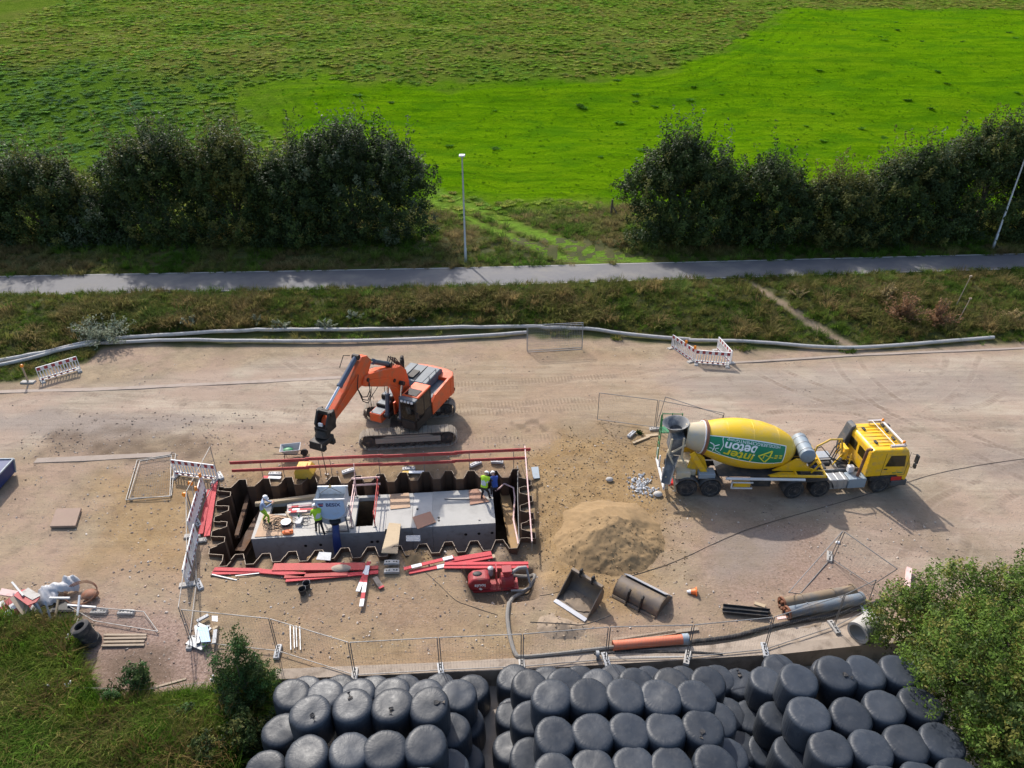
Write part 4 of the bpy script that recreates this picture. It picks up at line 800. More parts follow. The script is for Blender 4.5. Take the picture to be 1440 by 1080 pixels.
# cables hanging over the culvert face
b = B(); b.tube([on(391, 745, .05), on(391, 756.5, .03), at3(391.5, 757.5, CT-.5), at3(392, 757.5, CT-1.2)], .012, 5); tag(b.build('hanging_cable', 'black'), 'left one of two dark cables hanging down the culvert face', 'cable')
b = B(); b.tube([on(396, 745, .05), on(396, 756.2, .03), at3(396.5, 757.2, CT-.5), at3(397, 757.2, CT-1.2)], .012, 5); tag(b.build('hanging_cable', 'black'), 'right one of two dark cables hanging down the culvert face', 'cable')
# hatch guard: red white tube frame + ladder
def tubes(segs, r_, mat, name, parent, n=8):
    b = B(); [b.cyl(a, c_, r_, n=n) for a, c_ in segs]; return b.build(name, mat, parent)
HG = thing('hatch_guard', 'red and white tube guard frame around the open hatch with the ladder', 'guard frame', (CA.x, CA.y, CT), CANG)
a0, a1 = h2a-.12, h2b+.12
for y_ in (h2y0-.05, h2y1+.1):
    for x_ in (a0, a1): 
        hh = 1.15 if y_ > 1 else .95
        b = B(); b.cyl((x_, y_, 0), (x_, y_, hh), .03); b.build('post', 'pink_white' if x_ < a1 else 'red_rail', HG); b = B(); b.box((x_, y_, .02), (.16, .16, .03)); b.build('base_plate', 'galv_dull', HG)
for x_ in (a0, a1):
    for zz in (.5, .93): 
        b = B(); b.cyl((x_+(.03 if x_ > a0 else -.03), h2y0-.3, zz), (x_+(.03 if x_ > a0 else -.03), h2y1+.25, zz), .028); b.build('side_rail', 'pink_white' if x_ < a1 else 'red_rail', HG)
for zz in (.7, 1.12): b = B(); b.beam((a0-.15, h2y1+.16, zz), (a1+.15, h2y1+.16, zz), .04, .09); b.build('cross_rail', 'pink_white', HG)
b = B(); b.cyl((a0-.03, h2y1+.2, 0), (a0+.06, h2y1+.2, 2.0), .022); b.build('tall_post', 'pink_white', HG)
LD = thing('ladder', 'aluminium ladder leaning inside the open hatch', 'ladder', (CA.x, CA.y, CT), CANG)
lx0, lx1, ly = h2a+.2, h2a+.62, h2y0+.3
for dx in (0, .36): b = B(); b.beam((lx0+dx+.35, ly-.15, -.15), (lx0+dx, ly+.9, -1.9), .04, .09); b.build('stile', 'galv', LD)
for i in range(8): t = .06+i*.12; p = Vector((lx0+.35, ly-.15, -.15)).lerp(Vector((lx0, ly+.9, -1.9)), t); b = B(); b.beam(p, p+Vector((.36, 0, 0)), .05, .03); b.build('rung', 'galv', LD)
# ================================================================== CONCRETE SKIP with lettering
def text_part(name, body, size, mat, parent, M4, ext=.006, bold=False, shear=0.0):
    cu = bpy.data.curves.new(name, 'FONT'); cu.body = body; cu.size = size; cu.extrude = ext; cu.align_x = 'CENTER'; cu.align_y = 'CENTER'; cu.shear = shear
    if bold: cu.offset = size*.02
    o = bpy.data.objects.new(name, cu); me = bpy.data.meshes.new_from_object(o); bpy.data.objects.remove(o)
    me.materials.clear(); me.materials.append(M[mat])
    if callable(M4):
        for v in me.vertices: v.co = M4(v.co)
    else: me.transform(M4)
    q_ = bpy.data.objects.new(name, me); COL.objects.link(q_)
    if parent is not None: q_.parent = parent
    return q_
sx_, sy_ = at(463.5, 749, CT); SK = thing('concrete_skip', 'light blue concrete skip lettered BESIX standing on the culvert under the excavator', 'concrete skip', (sx_+.2, sy_+.5, CT), R(2))
W2 = .65; yf = -.42
def dshape(w_, zt, zb, n=14): return [(w_, zt)]+[(w_*math.cos(a), zb+(.55)*(-math.sin(a))) for a in [math.pi*i/n for i in range(n+1)]]+[(-w_, zt)]
D = dshape(W2, 1.95, 1.35)
b = B(); b.extr([(x, z) for x, z in D], yf, yf+.05, 'y'); b.build('front_plate', 'skip_blue', SK, False, .01)
b = B(); b.extr([(x, z) for x, z in D], .45, .5, 'y'); b.build('back_plate', 'skip_white', SK, False, .01)
b = B(); vs = [(x, yf-.04, z) for x, z in D]+[(x, .52, z) for x, z in D]; n = len(D); vs += [(x*1.05, yf-.04, 1.4+(z-1.4)*1.06) for x, z in D]+[(x*1.05, .52, 1.4+(z-1.4)*1.06) for x, z in D]
b.add(vs, [f for i in range(n-1) for f in ((i, i+1, n+i+1, n+i), (2*n+i, 2*n+i+1, 3*n+i+1, 3*n+i), (i, i+1, 2*n+i+1, 2*n+i), (n+i, n+i+1, 3*n+i+1, 3*n+i))]); b.build('drum_shell', 'skip_white', SK)
b = B(); b.b2(-W2, W2, yf+.06, .44, 1.5, 1.55); b.build('concrete_inside', 'concrete_side', SK)
for y_ in (yf-.03, .5): b = B(); b.beam((-W2-.06, y_, 1.97), (W2+.06, y_, 1.97), .06, .07); b.build('rim_bar', 'white_paint', SK)
b = B(); b.extr([(-.62, .85), (.62, .85), (.62, .62), (.25, .42), (-.25, .42), (-.62, .62)], yf+.02, .45, 'y'); b.build('hopper_base', 'skip_white', SK, False, .01)
for x_ in (-.62, .62):
    for y_ in (yf, .45): b = B(); b.beam((x_, y_, .9), (x_*1.12, y_-.08, 0), .06, .06); b.build('leg', 'galv_dull', SK)
for y_ in (yf-.06, .4): b = B(); b.beam((-.69, y_, .06), (.69, y_, .06), .05, .05); b.build('foot_bar', 'galv_dull', SK)
b = B(); b.lathe((.12, yf-.05, .75), (0, 0, -1), [(0, .26), (.1, .26), (.22, .16)], 14); b.build('outlet_collar', 'black', SK)
b = B(); b.tube([(.12, yf-.05, .6), (.16, yf-.35, .25), (.2, yf-.62, -.2), (.22, yf-.7, -1.2)], [.17, .17, .19, .2], 12); b.build('discharge_hose', 'navy', SK)
mtx = Matrix.Translation((.13, yf-.005, 1.62)) @ Euler((R(90), 0, 0)).to_matrix().to_4x4()
text_part('lettering', 'BESIX', .27, 'navy', SK, mtx, .004, True)
b = B(); 
for k in range(3): b.beam((-.56+.03*k, yf-.008, 1.70-.075*k), (-.30-.02*k, yf-.008, 1.71-.075*k), .012, .05, mi=k % 2)
b.build('logo_mark', ['navy', 'logo_red'], SK, False)
b = B(); b.tube([(-.5, 0, 1.97), (0, .0, 2.35), (.5, 0, 1.97)], .022, 6); b.build('lifting_bail', 'galv_dull', SK)
b = B(); b.b2(-.5, .05, -.0, .3, -.95, -.9); b.build('hose_tray', 'galv_dull', SK) if False else None
# ================================================================== PEOPLE
def person(label, loc, rz, lean=.1, el=None, wr=None, feet=None, hipz=.93, cols=('trouser', 'shirt_blue'), vest=None, headpitch=.3, hipx=0.0):
    root = thing('person', label, 'person', loc, rz, 'workers on the culvert')
    sl, cl_ = math.sin(lean), math.cos(lean)
    hip = Vector((hipx, 0, hipz)); up = Vector((sl, 0, cl_))
    sp = hip+up*.22; ch = hip+up*.42; nk = hip+up*.56; hd = nk+Vector((math.sin(lean+headpitch)*.11, 0, math.cos(lean+headpitch)*.11)); ht = hd+Vector((math.sin(lean+headpitch)*.10, 0, math.cos(lean+headpitch)*.10))
    V = [hip, sp, ch, nk, hd, ht]; Rr = [(.14, .12), (.14, .11), (.165, .12), (.058, .058), (.088, .098), (.078, .088)]; E = [(0, 1), (1, 2), (2, 3), (3, 4), (4, 5)]; G = {(0, 1): 'T', (1, 2): 'T', (2, 3): 'N', (3, 4): 'H', (4, 5): 'H'}
    def v(p, r_): V.append(Vector(p)); Rr.append((r_, r_)); return len(V)-1
    def e(a, c_, g): E.append((a, c_)); G[(a, c_)] = g
    for sgn, k in ((1, 0), (-1, 1)):
        sh = v(ch+Vector((0, sgn*.19, 0))+up*.06, .066); e(2, sh, 'T'); el_ = v(el[k], .046); e(sh, el_, 'A'); w_ = v(wr[k], .032); e(el_, w_, 'A')
        d = (V[w_]-V[el_]).normalized(); s_ = Vector((0, 1, 0)).cross(d).normalized() if abs(d.y) < .9 else Vector((1, 0, 0)); t_ = d.cross(s_).normalized()
        pm_ = v(V[w_]+d*.07, .034); e(w_, pm_, 'S')
        for f in range(4):
            o_ = t_*((f-1.5)*.021); f1 = v(V[pm_]+d*.035+o_, .010); e(pm_, f1, 'S'); f2 = v(V[pm_]+d*(.07-.006*abs(f-1.3))+o_+s_*.012, .009); e(f1, f2, 'S'); f3 = v(V[pm_]+d*(.09-.008*abs(f-1.3))+o_+s_*.03, .008); e(f2, f3, 'S')
        th = v(V[w_]+d*.04+t_*sgn*.045, .011); e(w_, th, 'S'); th2 = v(V[w_]+d*.075+t_*sgn*.06+s_*.01, .009); e(th, th2, 'S')
        fx_, fy_ = feet[k]; hj = v(hip+Vector((0, sgn*.09, -.05)), .092); e(0, hj, 'L'); foot = Vector((fx_, fy_, .08)); hv = V[hj]
        L = (foot-hv).length; mid = (foot+hv)/2; kb = math.sqrt(max(0, .435**2-(L/2)**2)); kn = v(mid+Vector((kb, 0, 0)), .062); e(hj, kn, 'L'); an = v(foot, .048); e(kn, an, 'L'); to = v(foot+Vector((.15, sgn*.02, -.035)), .04); e(an, to, 'B')
    me = bpy.data.meshes.new('body'); me.from_pydata(V, E, []); o = bpy.data.objects.new('body', me); COL.objects.link(o)
    me_sk = o.modifiers.new('s', 'SKIN'); ss = o.modifiers.new('u', 'SUBSURF'); ss.levels = 1; ss.render_levels = 1
    sk = me.skin_vertices[0].data if me.skin_vertices else None
    if sk is None: bm = bmesh.new(); bm.from_mesh(me); bm.verts.layers.skin.verify(); bm.to_mesh(me); bm.free(); sk = me.skin_vertices[0].data
    for i, r_ in enumerate(Rr): sk[i].radius = r_
    sk[0].use_root = True
    dg = bpy.context.evaluated_depsgraph_get(); m2 = bpy.data.meshes.new_from_object(o.evaluated_get(dg)); bpy.data.objects.remove(o)
    m2.name = 'body'; m2.materials.clear(); slots = [cols[0], cols[1], 'skin', 'boot']
    for s_ in slots: m2.materials.append(M[s_])
    tv = []
    for p in m2.polygons:
        c_ = p.center; best = 1e9
        for (a, q_), g in G.items():
            d = V[q_]-V[a]; t = max(0, min(1, (c_-V[a]).dot(d)/(d.length_squared+1e-9))); ds = (c_-V[a]-d*t).length-(Rr[a][0]*(1-t)+Rr[q_][0]*t)
            if ds < best: best = ds; bg_ = g; bt = t; be = (a, q_)
        if be == (0, 1) and bt < .15: bg_ = 'L'
        if be == (2, 3) and bt < .75: bg_ = 'T'
        elif bg_ == 'N': bg_ = 'S'
        p.material_index = {'T': 1, 'A': 1, 'L': 0, 'B': 3, 'H': 2, 'S': 2}[bg_]; p.use_smooth = True
        if bg_ == 'T': tv.append(p.index)
    bo = link('body', m2, root)
    if vest:
        b = B(); mp = {}
        for pi in tv:
            p = m2.polygons[pi]; ids = []
            for vi in p.vertices:
                if vi not in mp: mp[vi] = len(b.v); vt = m2.vertices[vi]; b.v.append(vt.co+vt.normal*.022)
                ids.append(mp[vi])
            b.f.append(tuple(ids)); h_ = (p.center-hip).dot(up); b.mi.append(1 if (.10 < h_ < .17 or (.25 < h_ < .29)) else 0)
        b.build('hi_vis_vest', [vest, 'reflect'], root)
    hp = lean+headpitch; b = B(); prof = [(0, .128), (.03, .124), (.07, .105), (.105, .065), (.12, .02)]; ax = Vector((math.sin(hp), 0, math.cos(hp))); c_ = hd+ax*.045
    b.lathe(c_, ax, prof, 18); fw = Vector((math.cos(hp), 0, -math.sin(hp))); b.box(c_+fw*.13, (.09, .15, .012), Euler((0, hp, 0)).to_matrix()); b.build('helmet', 'helmet', root)
    b = B(); f0 = hd+fw*.095; b.ell(f0-ax*.01, (.02, .014, .024), 8, 6); [b.ell(hd+Vector((0, s_*.085, 0)), (.018, .01, .03), 8, 6) for s_ in (1, -1)]; b.build('nose_and_ears', 'skin', root)
    b = B(); [b.ell(hd+fw*.088+ax*.02+Vector((0, s_*.032, 0)), (.012, .014, .009), 8, 6) for s_ in (1, -1)]; b.ell(hd+fw*.086-ax*.045, (.012, .026, .007), 8, 6); b.build('eyes_and_mouth', 'boot', root)
    return root
p_ = on(375, 735); person('worker in light blue shirt and yellow-green trousers at the left end of the culvert', p_, R(8), lean=.35, el=((.22, .22, 1.12), (.20, -.22, 1.12)), wr=((.42, .08, 1.20), (.42, -.08, 1.20)), feet=((-.18, .12), (.12, -.1)), cols=('hivis_dull', 'shirt_blue'), headpitch=.35, hipz=.90, hipx=-.10)
p_ = on(451, 751); person('worker in yellow vest and black trousers bending beside the BESIX skip', p_, R(118), lean=.30, el=((.25, .26, 1.08), (.2, -.26, 1.1)), wr=((.45, .2, .98), (.42, -.18, 1.12)), feet=((.2, .14), (-.2, -.14)), cols=('trouser', 'hivis_dull'), vest='hivis', headpitch=.35, hipx=-.05)
p_ = on(682.5, 703); person('worker in bright yellow-green vest bending at the right end of the culvert', p_, R(72), lean=.55, el=((.32, .26, 1.0), (.34, -.24, 1.0)), wr=((.56, .2, .86), (.6, -.16, .84)), feet=((-.02, .2), (.1, -.2)), cols=('trouser', 'trouser'), vest='hivis', headpitch=.5, hipx=-.15)
p_ = on(695, 694); person('worker in blue jacket crouching in front of the bright vest worker', p_, R(105), lean=.75, el=((.3, .24, .66), (.3, -.22, .64)), wr=((.46, .16, .46), (.48, -.14, .44)), feet=((-.1, .16), (.12, -.14)), cols=('trouser', 'jacket_blue'), headpitch=.35, hipz=.62, hipx=-.25)
# ================================================================== RAILS and RED BOARDS
GR = thing('guard_rail', 'two-tier red board guard rail along the far edge of the pit', 'guard rail', at3(325, 672), 0)
o0 = GR.location
def W(px, py, z): return at3(px, py, z)-o0
def rail3(P, Q, parent, n, wd, h, mat, name='rail_board'):
    for i in range(n):
        a = P.lerp(Q, i/n); c_ = P.lerp(Q, (i+1)/n+.01); a = a+Vector((0, (i % 2)*.03, (i % 2)*.02)); c_ = c_+Vector((0, (i % 2)*.03, (i % 2)*.02)); b = B(); b.beam(a, c_, wd, h); b.build(name, mat, parent, False)
A_, B_ = at3(323, 651, 1.15), at3(742, 633, 1.2); rail3(A_-o0, B_-o0, GR, 4, .05, .17, 'red_rail')
A2_, B2_ = Vector((at3(326, 662, .68))), Vector(at3(737, 645, .72)); rail3(A2_-o0, B2_-o0, GR, 4, .05, .16, 'red_rail')
for px in (364, 394, 445, 461, 529, 593, 658, 722):
    t = (px-323)/(742-323); p = A_.lerp(B_, t); b = B(); b.cyl(Vector((p.x, p.y+.03, 0))-o0, Vector((p.x, p.y+.03, 1.25))-o0, .018, n=6); b.build('rail_post', 'galv_dull', GR)
GR2 = thing('guard_rail', 'pale red guard rail along the right end of the pit', 'guard rail', at3(744, 720), 0); o0 = GR2.location
rail3(at3(738, 628, 1.25)-o0, at3(748, 762, .45)-o0, GR2, 2, .05, .12, 'pink_white'); rail3(at3(741, 668, .9)-o0, at3(746.5, 740, .5)-o0, GR2, 1, .06, .2, 'red_rail')
for px, py, hh in ((741, 668, 1.1), (748, 775, .6)): b = B(); b.cyl(at3(px, py)-o0, at3(px, py, 0)-o0+Vector((0, 0, hh)), .02, n=6); b.build('rail_post', 'galv_dull', GR2)
boards = [((298, 806), (369, 804), .20, 'leftmost red board lying along the near edge of the pit'), ((301, 800.5), (367, 802), .2, 'red board just behind the leftmost red board'), ((366, 803), (429, 808.5), .24, 'red board slanting down to the right of the leftmost boards'),
          ((384, 797.5), (513, 796.5), .42, 'widest red board, dusty, along the near sheet piles'), ((428, 803), (532, 798), .2, 'narrow dusty red board in front of the widest one'), ((402, 816), (532, 804.5), .2, 'nearest long red board of the middle heap'), ((400, 811), (489, 807), .2, 'short red board between the narrow dusty and nearest long ones'),
          ((568, 800), (638, 783), .17, 'red-white board farthest left in the right-hand heap'), ((575, 805), (696, 782), .2, 'long red board ending in a pale tip near the pump'), ((625, 789), (691, 778), .26, 'short wide red board nearest the pit in the right heap'),
          ((624, 797), (743, 797), .2, 'long straight red board just behind the pump'), ((625, 793), (743, 792), .16, 'second straight red board between the pump and the pit'), ((303, 673), (291, 754), .26, 'long upright-lying red board left of the pit'), ((295, 688), (282, 751), .22, 'shorter red board beside the long one left of the pit'),
          ((519, 790), (503, 832), .16, 'red-white striped board, shorter of the crossed pair'), ((518, 791), (508, 853), .16, 'red-white striped board, longer of the crossed pair')]
for i, (p, q_, wd, lab) in enumerate(boards):
    seg = None
    if i in (7,): seg = [(.15, .35, 'white_paint'), (.78, .98, 'white_paint')]
    if i == 8: seg = [(.32, .46, 'white_paint'), (.97, 1.0, 'wood')]
    if i == 9: seg = [(.08, .14, 'red_dark')]
    if i == 14: seg = [(.12, .42, 'white_paint'), (.7, 1.0, 'white_paint')]
    if i == 15: seg = [(.08, .3, 'white_paint'), (.48, .7, 'white_paint'), (.84, 1.0, 'white_paint')]
    bar_px('red_board', lab, 'board', p, q_, .05+.035*(i % 4), wd, .045, 'red_board' if i not in (3, 4, 6) else 'red_rail', 'red boards around the pit', seg=seg)
bar_px('steel_rod', 'silver rod beside the leftmost red board', 'rod', (298, 808), (333, 816), .05, .05, .05, 'galv'); bar_px('steel_rod', 'thin silver rod in front of the slanting red board', 'rod', (331, 810), (366, 806), .08, .04, .04, 'galv')
slab_px('cover_plate', 'light grey square plate on the near sheet piles below the skip', 'plate', [(449, 776), (466, 777), (464.5, 788), (444.5, 786.5)], .26, .03, 'plastic_grey')
slab_px('cover_plate', 'light grey plate hanging between gangplank and culvert face', 'plate', [(571, 753), (591, 752.5), (591, 761), (571, 761)], -.3, .04, 'plastic_grey')
b = B(); b.ell((0, 0, .07), (.45, .22, .12), 12, 7); o = b.build('clay_lump', 'old_concrete'); o.location = at3(480, 801, .08); tag(o, 'grey clay lump resting on the middle red boards', 'clay lump')
bar_px('trowel_board', 'small grey board with a red edge right of the crossed striped boards', 'board', (527, 812), (537, 827), .05, .22, .05, 'old_concrete', seg=[(.85, 1.0, 'red_board')])
for (x, y), lab in (((426, 835), 'black plastic bucket, nearer left one of two'), ((432, 827), 'black plastic bucket, farther right one of two')):
    r = thing('bucket', lab, 'bucket', at3(x, y), 0, 'black buckets in front of the red boards'); b = B(); b.lathe((0, 0, 0), (0, 0, 1), [(0, .12), (.3, .16), (.3, .15), (.03, .11), (.03, .01)], 16, False); b.build('bucket_body', 'rubber', r); b = B(); b.tube([(.16, 0, .29), (.12, .12, .33), (0, .17, .34), (-.12, .12, .33), (-.16, 0, .29)], .008, 5); b.build('handle', 'galv', r)
# ================================================================== fence feet, barriers, fence panels
def foot_block(label, x, y, z=0, rz=0.0, mat='block_foot', tilt=0.0, group='fence foot blocks'):
    r = thing('ballast_block', label, 'fence foot', (x, y, z), rz, group); b = B()
    b.extr([(-.34, 0), (.34, 0), (.32, .11), (.12, .13), (-.12, .13), (-.32, .11)], -.11, .11, 'y'); b.build('block', mat, r, False, .012)
    for x_ in (-.22, -.1, .1, .22): b = B(); b.b2(x_-.035, x_+.035, -.035, .035, .125, .134); b.build('socket', 'black', r)
    return r
def barrier(label, p, q, lean=0.0, lamps=(), red=True, z=0.0, seg=6, g='red and white plastic barriers'):
    a, e = at3(*p, z), at3(*q, z); L = (e-a).length; rz = math.atan2(e.y-a.y, e.x-a.x)
    r = thing('barrier', label, 'barrier', a, 0, g, rot=(lean, 0, rz)); h = 1.0
    b = B(); b.b2(0, L, -.025, .025, h-.03, h); b.b2(0, L, -.025, .025, h-.27, h-.24); b.b2(0, L, -.025, .025, .2, .25); b.b2(0, L, -.025, .025, .05, .10); b.b2(0, .04, -.03, .03, 0, h); b.b2(L-.04, L, -.03, .03, 0, h); b.build('frame', 'white_paint', r, False)
    n = max(3, int(L/.34)); 
    for i in range(n*2-1):
        b = B(); x0 = .04+(L-.08)*i/(n*2-1); x1 = .04+(L-.08)*(i+1)/(n*2-1); b.b2(x0, x1, -.02, .02, h-.24, h-.03); b.build('stripe_panel', 'red_dark' if (i % 2 == 0) == red else 'white_paint', r, False)
    m = int(L/.16); sl = B(); sl.b2(-.03, .03, -.018, .018, .25, h-.27); me = sl.mesh('slat', 'white_paint', False)
    for i in range(1, m): s_ = link('slat', me, r); s_.location = (L*i/m, 0, 0)
    for i in range(n): x0 = .1+(L-.2)*i/n; b = B(); b.b2(x0, x0+.12, -.028, .028, .11, .19); b.build('reflector', 'red_dark', r, False)
    for x_ in (.12, L-.12): b = B(); b.extr([(-.38, 0), (.38, 0), (.34, .1), (-.34, .1)], x_-.12, x_+.12, 'x'); b.build('foot', 'block_foot', r, False, .01)
    for t in lamps: b = B(); b.b2(L*t-.06, L*t+.06, -.05, .05, h, h+.06); b.lathe((L*t, -.06, h+.14), (0, 1, 0), [(0, .05), (.02, .09), (.1, .09), (.12, .05)], 14); b.build('warning_lamp', 'orange_lamp', r)
    return r
barrier('red-white barrier leaning at the grass edge on the far left', (57, 537), (114, 520), .0, (), g='red and white plastic barriers')
barrier('red-white barrier beside the flat fence panels left of the pit', (246, 668), (307, 676))
barrier('grey-backed barrier seen end-on, far one of the left pair, with two lamps', (289, 690), (270, 757), 0, (.05, .35), False)
barrier('grey-backed barrier seen end-on, near one of the left pair', (279, 759), (264, 826), 0, (), False)
barrier('red-white barrier slanting down from the pipe, with two orange lamps', (944, 489), (975, 510), 0, (.6, .98))
barrier('red-white barrier facing the camera in the group of three near the pipe', (976, 511), (1025, 515))
barrier('pale barrier seen from behind, rightmost of the group of three', (1008, 492), (1027, 513), 0, (), False)
def fence_quad(label, BL_, BR_, TR_, TL_, name='mesh_fence', mesh_r=.002, step=.11, group='mesh fence panels', mat='galv_dull', rr=.019):
    c = Vector(BL_); r = thing(name, label, 'fence panel', c, 0, group); P = [Vector(p)-c for p in (BL_, BR_, TR_, TL_)]
    for nm, a, e in (('side_tube', 0, 3), ('side_tube', 1, 2), ('top_tube', 3, 2), ('bottom_tube', 0, 1)): b = B(); b.cyl(P[a], P[e], rr, n=6); b.build(nm, mat, r)
    b = B(); L = (P[1]-P[0]).length; n = int(L/step)
    for i in range(1, n): b.cyl(P[0].lerp(P[1], i/n), P[3].lerp(P[2], i/n), mesh_r, n=3, caps=False)
    H_ = (P[3]-P[0]).length
    for i in range(1, int(H_/.3)): t = i/int(H_/.3); b.cyl(P[0].lerp(P[3], t), P[1].lerp(P[2], t), mesh_r, n=3, caps=False)
    o = b.build('wire_mesh', mat, r, False); struct(o, 'stuff'); return r
def fence_run(posts, labels, h=1.9, lift=.12, foot=True, group='mesh fence panels', z=0.0):
    P = [at3(x, y, z) for x, y in posts]
    for i in range(len(P)-1):
        d = (P[i+1]-P[i]).normalized()*.04; fence_quad(labels[i], P[i]+d+Vector((0, 0, lift)), P[i+1]-d+Vector((0, 0, lift)), P[i+1]-d+Vector((0, 0, h)), P[i]+d+Vector((0, 0, h)), group=group)
    return P
lab = ['leftmost mesh fence panel behind the young shrub', 'mesh fence panel left of the left bale stack corner', 'mesh fence panel above the left bale stack', 'mesh fence panel above the gap between left and middle stack', 'mesh fence panel left of the orange pipe', 'mesh fence panel in front of the orange pipe', 'mesh fence panel right of the orange pipe', 'mesh fence panel in front of the two rusty pipes', 'short mesh fence panel beside the concrete pipe']
FP = [(270, 905), (391, 918), (499, 952), (620, 945), (734, 940), (852, 930), (966, 927), (1075, 916), (1172, 884), (1216, 862)]
pts_ = fence_run(FP, lab)
for i, p in enumerate(pts_):
    a = random.uniform(.6, 1.2)
    foot_block('grey fence foot carrying fence post number %s counted from the left' % ['one', 'two', 'three', 'four', 'five', 'six', 'seven', 'eight', 'nine', 'ten'][i], p.x, p.y, .03 if i > 1 else 0, a+.6, 'plastic_grey' if i % 2 else 'block_foot')
lab = ['mesh fence panel beside the near end-on barrier', 'mesh fence panel beside the far end-on barrier', 'mesh fence panel behind the barrier left of the pit']
pts_ = fence_run([(267, 903), (277, 823), (275, 736), (307, 670)], lab)
for i, p in enumerate(pts_[1:]): foot_block(['fence foot below the near end-on barrier', 'fence foot between the two end-on barriers', 'fence foot at the top of the left red boards'][i], p.x+.1, p.y, 0, 2.2, 'plastic_grey')
Z3 = lambda p, z: at3(p[0], p[1], z)
pts_ = fence_run([(839, 592), (921, 603), (1012, 622)], ['mesh fence panel standing left behind the mixer truck', 'mesh fence panel hidden partly by the mixer drum'])
fence_quad('third mesh fence panel slanting behind the mixer drum', at3(923, 600, .1), at3(1004, 622, .1), at3(1017, 584, 1.9), at3(936, 558, 2.0), group='mesh fence panels')
foot_block('fence foot at the joint of the panels behind the mixer', pts_[1].x-.0, pts_[1].y-.1, 0, .1)
for k, (dx, lab_) in enumerate(((0, 'front one of the two upright fence panels by the long pipe'), (.25, 'rear one of the two upright fence panels by the long pipe'))):
    a = at3(742-dx*0, 496, 0)+Vector((-.05*k, dx, .05)); e = at3(818, 492, 0)+Vector((-.05*k+.1*k, dx, .05)); fence_quad(lab_, a, e, e+Vector((0, .25, 1.75)), a+Vector((0, .25, 1.75)), mat='galv', mesh_r=.006)
for i, lab_ in enumerate(('lowest of the fence panels lying flat left of the pit', 'upper one of the fence panels lying flat left of the pit')):
    z = .06+.07*i; s_ = 4*i; fence_quad(lab_, at3(177+s_, 703-i*2, z), at3(241-2*i, 697+i, z), at3(247-s_*1.5, 638+3*i, z), at3(193+s_, 647+i, z), mat='galv_dull', mesh_r=.003, rr=.022)
fence_quad('mesh fence panel leaning above the rusty pipes', at3(1125, 835, .0), at3(1165, 789, .05), at3(1185, 747, 1.9), at3(1109, 833, .9))
fence_quad('mesh fence panel running right from the leaning one', at3(1171, 787, .1), at3(1226, 823, .1), at3(1262, 800, 1.6), at3(1188, 748, 1.9))
p = at3(1166, 784); foot_block('fence foot below the peak of the leaning panel', p.x, p.y, 0, 1.2)
for (x, y), lab_, rz in (((551, 793), 'pale fence foot, far one of two beside the gangplank', .0), ((551, 805), 'pale fence foot, near one of two beside the gangplank', .05), ((669, 654), 'fence foot lying behind the vest worker, left one', .6), ((699, 651), 'fence foot lying behind the blue worker, right one', -.1), ((575, 661), 'fence foot behind the far pile edge near the middle', .1), ((490, 664), 'fence foot behind the hatch guard', .5), ((387, 668), 'fence foot beside the yellow box', 0), ((888, 612), 'fence foot beside the lath behind the mixer', .9), ((140, 862), 'fence foot, left one of two by the timber stack', 0), ((178, 863), 'fence foot, right one of two by the timber stack', 0)):
    p = at3(x, y); foot_block(lab_, p.x, p.y, .02, rz, 'block_foot' if y > 700 else 'plastic_grey')
# ================================================================== EXCAVATOR
pm('exc_orange', (.70, .085, .010), .5, var=.1, sc=1.5, dirt=(.40, .16, .08), damt=.5, dsc=2.2, coat=.1); pm('exc_grey', (.085, .11, .13), .55, .0, var=.15, dirt=(.24, .22, .2), damt=.35)
pm('track_steel', (.31, .265, .215), .8, .05, var=.25, sc=3, dirt=(.30, .25, .19), damt=.6); pm('track_dark', (.045, .038, .033), .8, .1, var=.3, dirt=(.2, .15, .11), damt=.4)
pm('hydraulic', (.08, .10, .14), .4, .4, var=.1, damt=.2); pm('chrome', (.75, .75, .76), .18, 1.0, var=.02, damt=0); pm('dark_steel', (.03, .027, .025), .6, .4, var=.3, dirt=(.12, .09, .07), damt=.35)
def glassm(name, tint, mixf=.45):
    m, nt, bs = newmat(name); M[name] = m; bs.inputs['Base Color'].default_value = (*tint, 1); bs.inputs['Roughness'].default_value = .06; bs.inputs['Specular IOR Level'].default_value = .8
    t = nd(nt, 'BsdfTransparent'); t.inputs[0].default_value = (.35, .4, .42, 1); mx = nd(nt, 'MixShader'); mx.inputs[0].default_value = mixf
    nt.links.new(bs.outputs[0], mx.inputs[1]); nt.links.new(t.outputs[0], mx.inputs[2]); nt.links.new(mx.outputs[0], nt.nodes['Material Output'].inputs[0])
glassm('glass_dark', (.012, .015, .018))
EX = thing('excavator', 'big orange tracked excavator holding a chain over the concrete skip', 'excavator', (-5.75, 33.4, 0))
U = Matrix.Translation((0, -.15, 0)) @ Matrix.Rotation(R(5.5), 4, 'Z'); H = Matrix.Rotation(R(-112.8), 4, 'Z')
def track_path(n, hx=2.12, rr=.44, zc=.50):
    per = 4*hx+2*math.pi*rr; out = []
    for i in range(n):
        s = per*i/n
        if s < 2*hx: out.append((-hx+s, zc+rr, 0))
        elif s < 2*hx+math.pi*rr: a = (s-2*hx)/rr; out.append((hx+rr*math.sin(a), zc+rr*math.cos(a), a))
        elif s < 4*hx+math.pi*rr: out.append((hx-(s-2*hx-math.pi*rr), zc-rr, math.pi))
        else: a = math.pi+(s-4*hx-math.pi*rr)/rr; out.append((-hx+rr*math.sin(a), zc+rr*math.cos(a), a))
    return out
shoe = B(); shoe.box((0, 0, .02), (.215, .66, .035)); [shoe.b2(x-.012, x+.012, -.33, .33, .035, .075) for x in (-.07, 0, .07)]
shoe_me = shoe.mesh('track_shoe', 'track_steel', False)
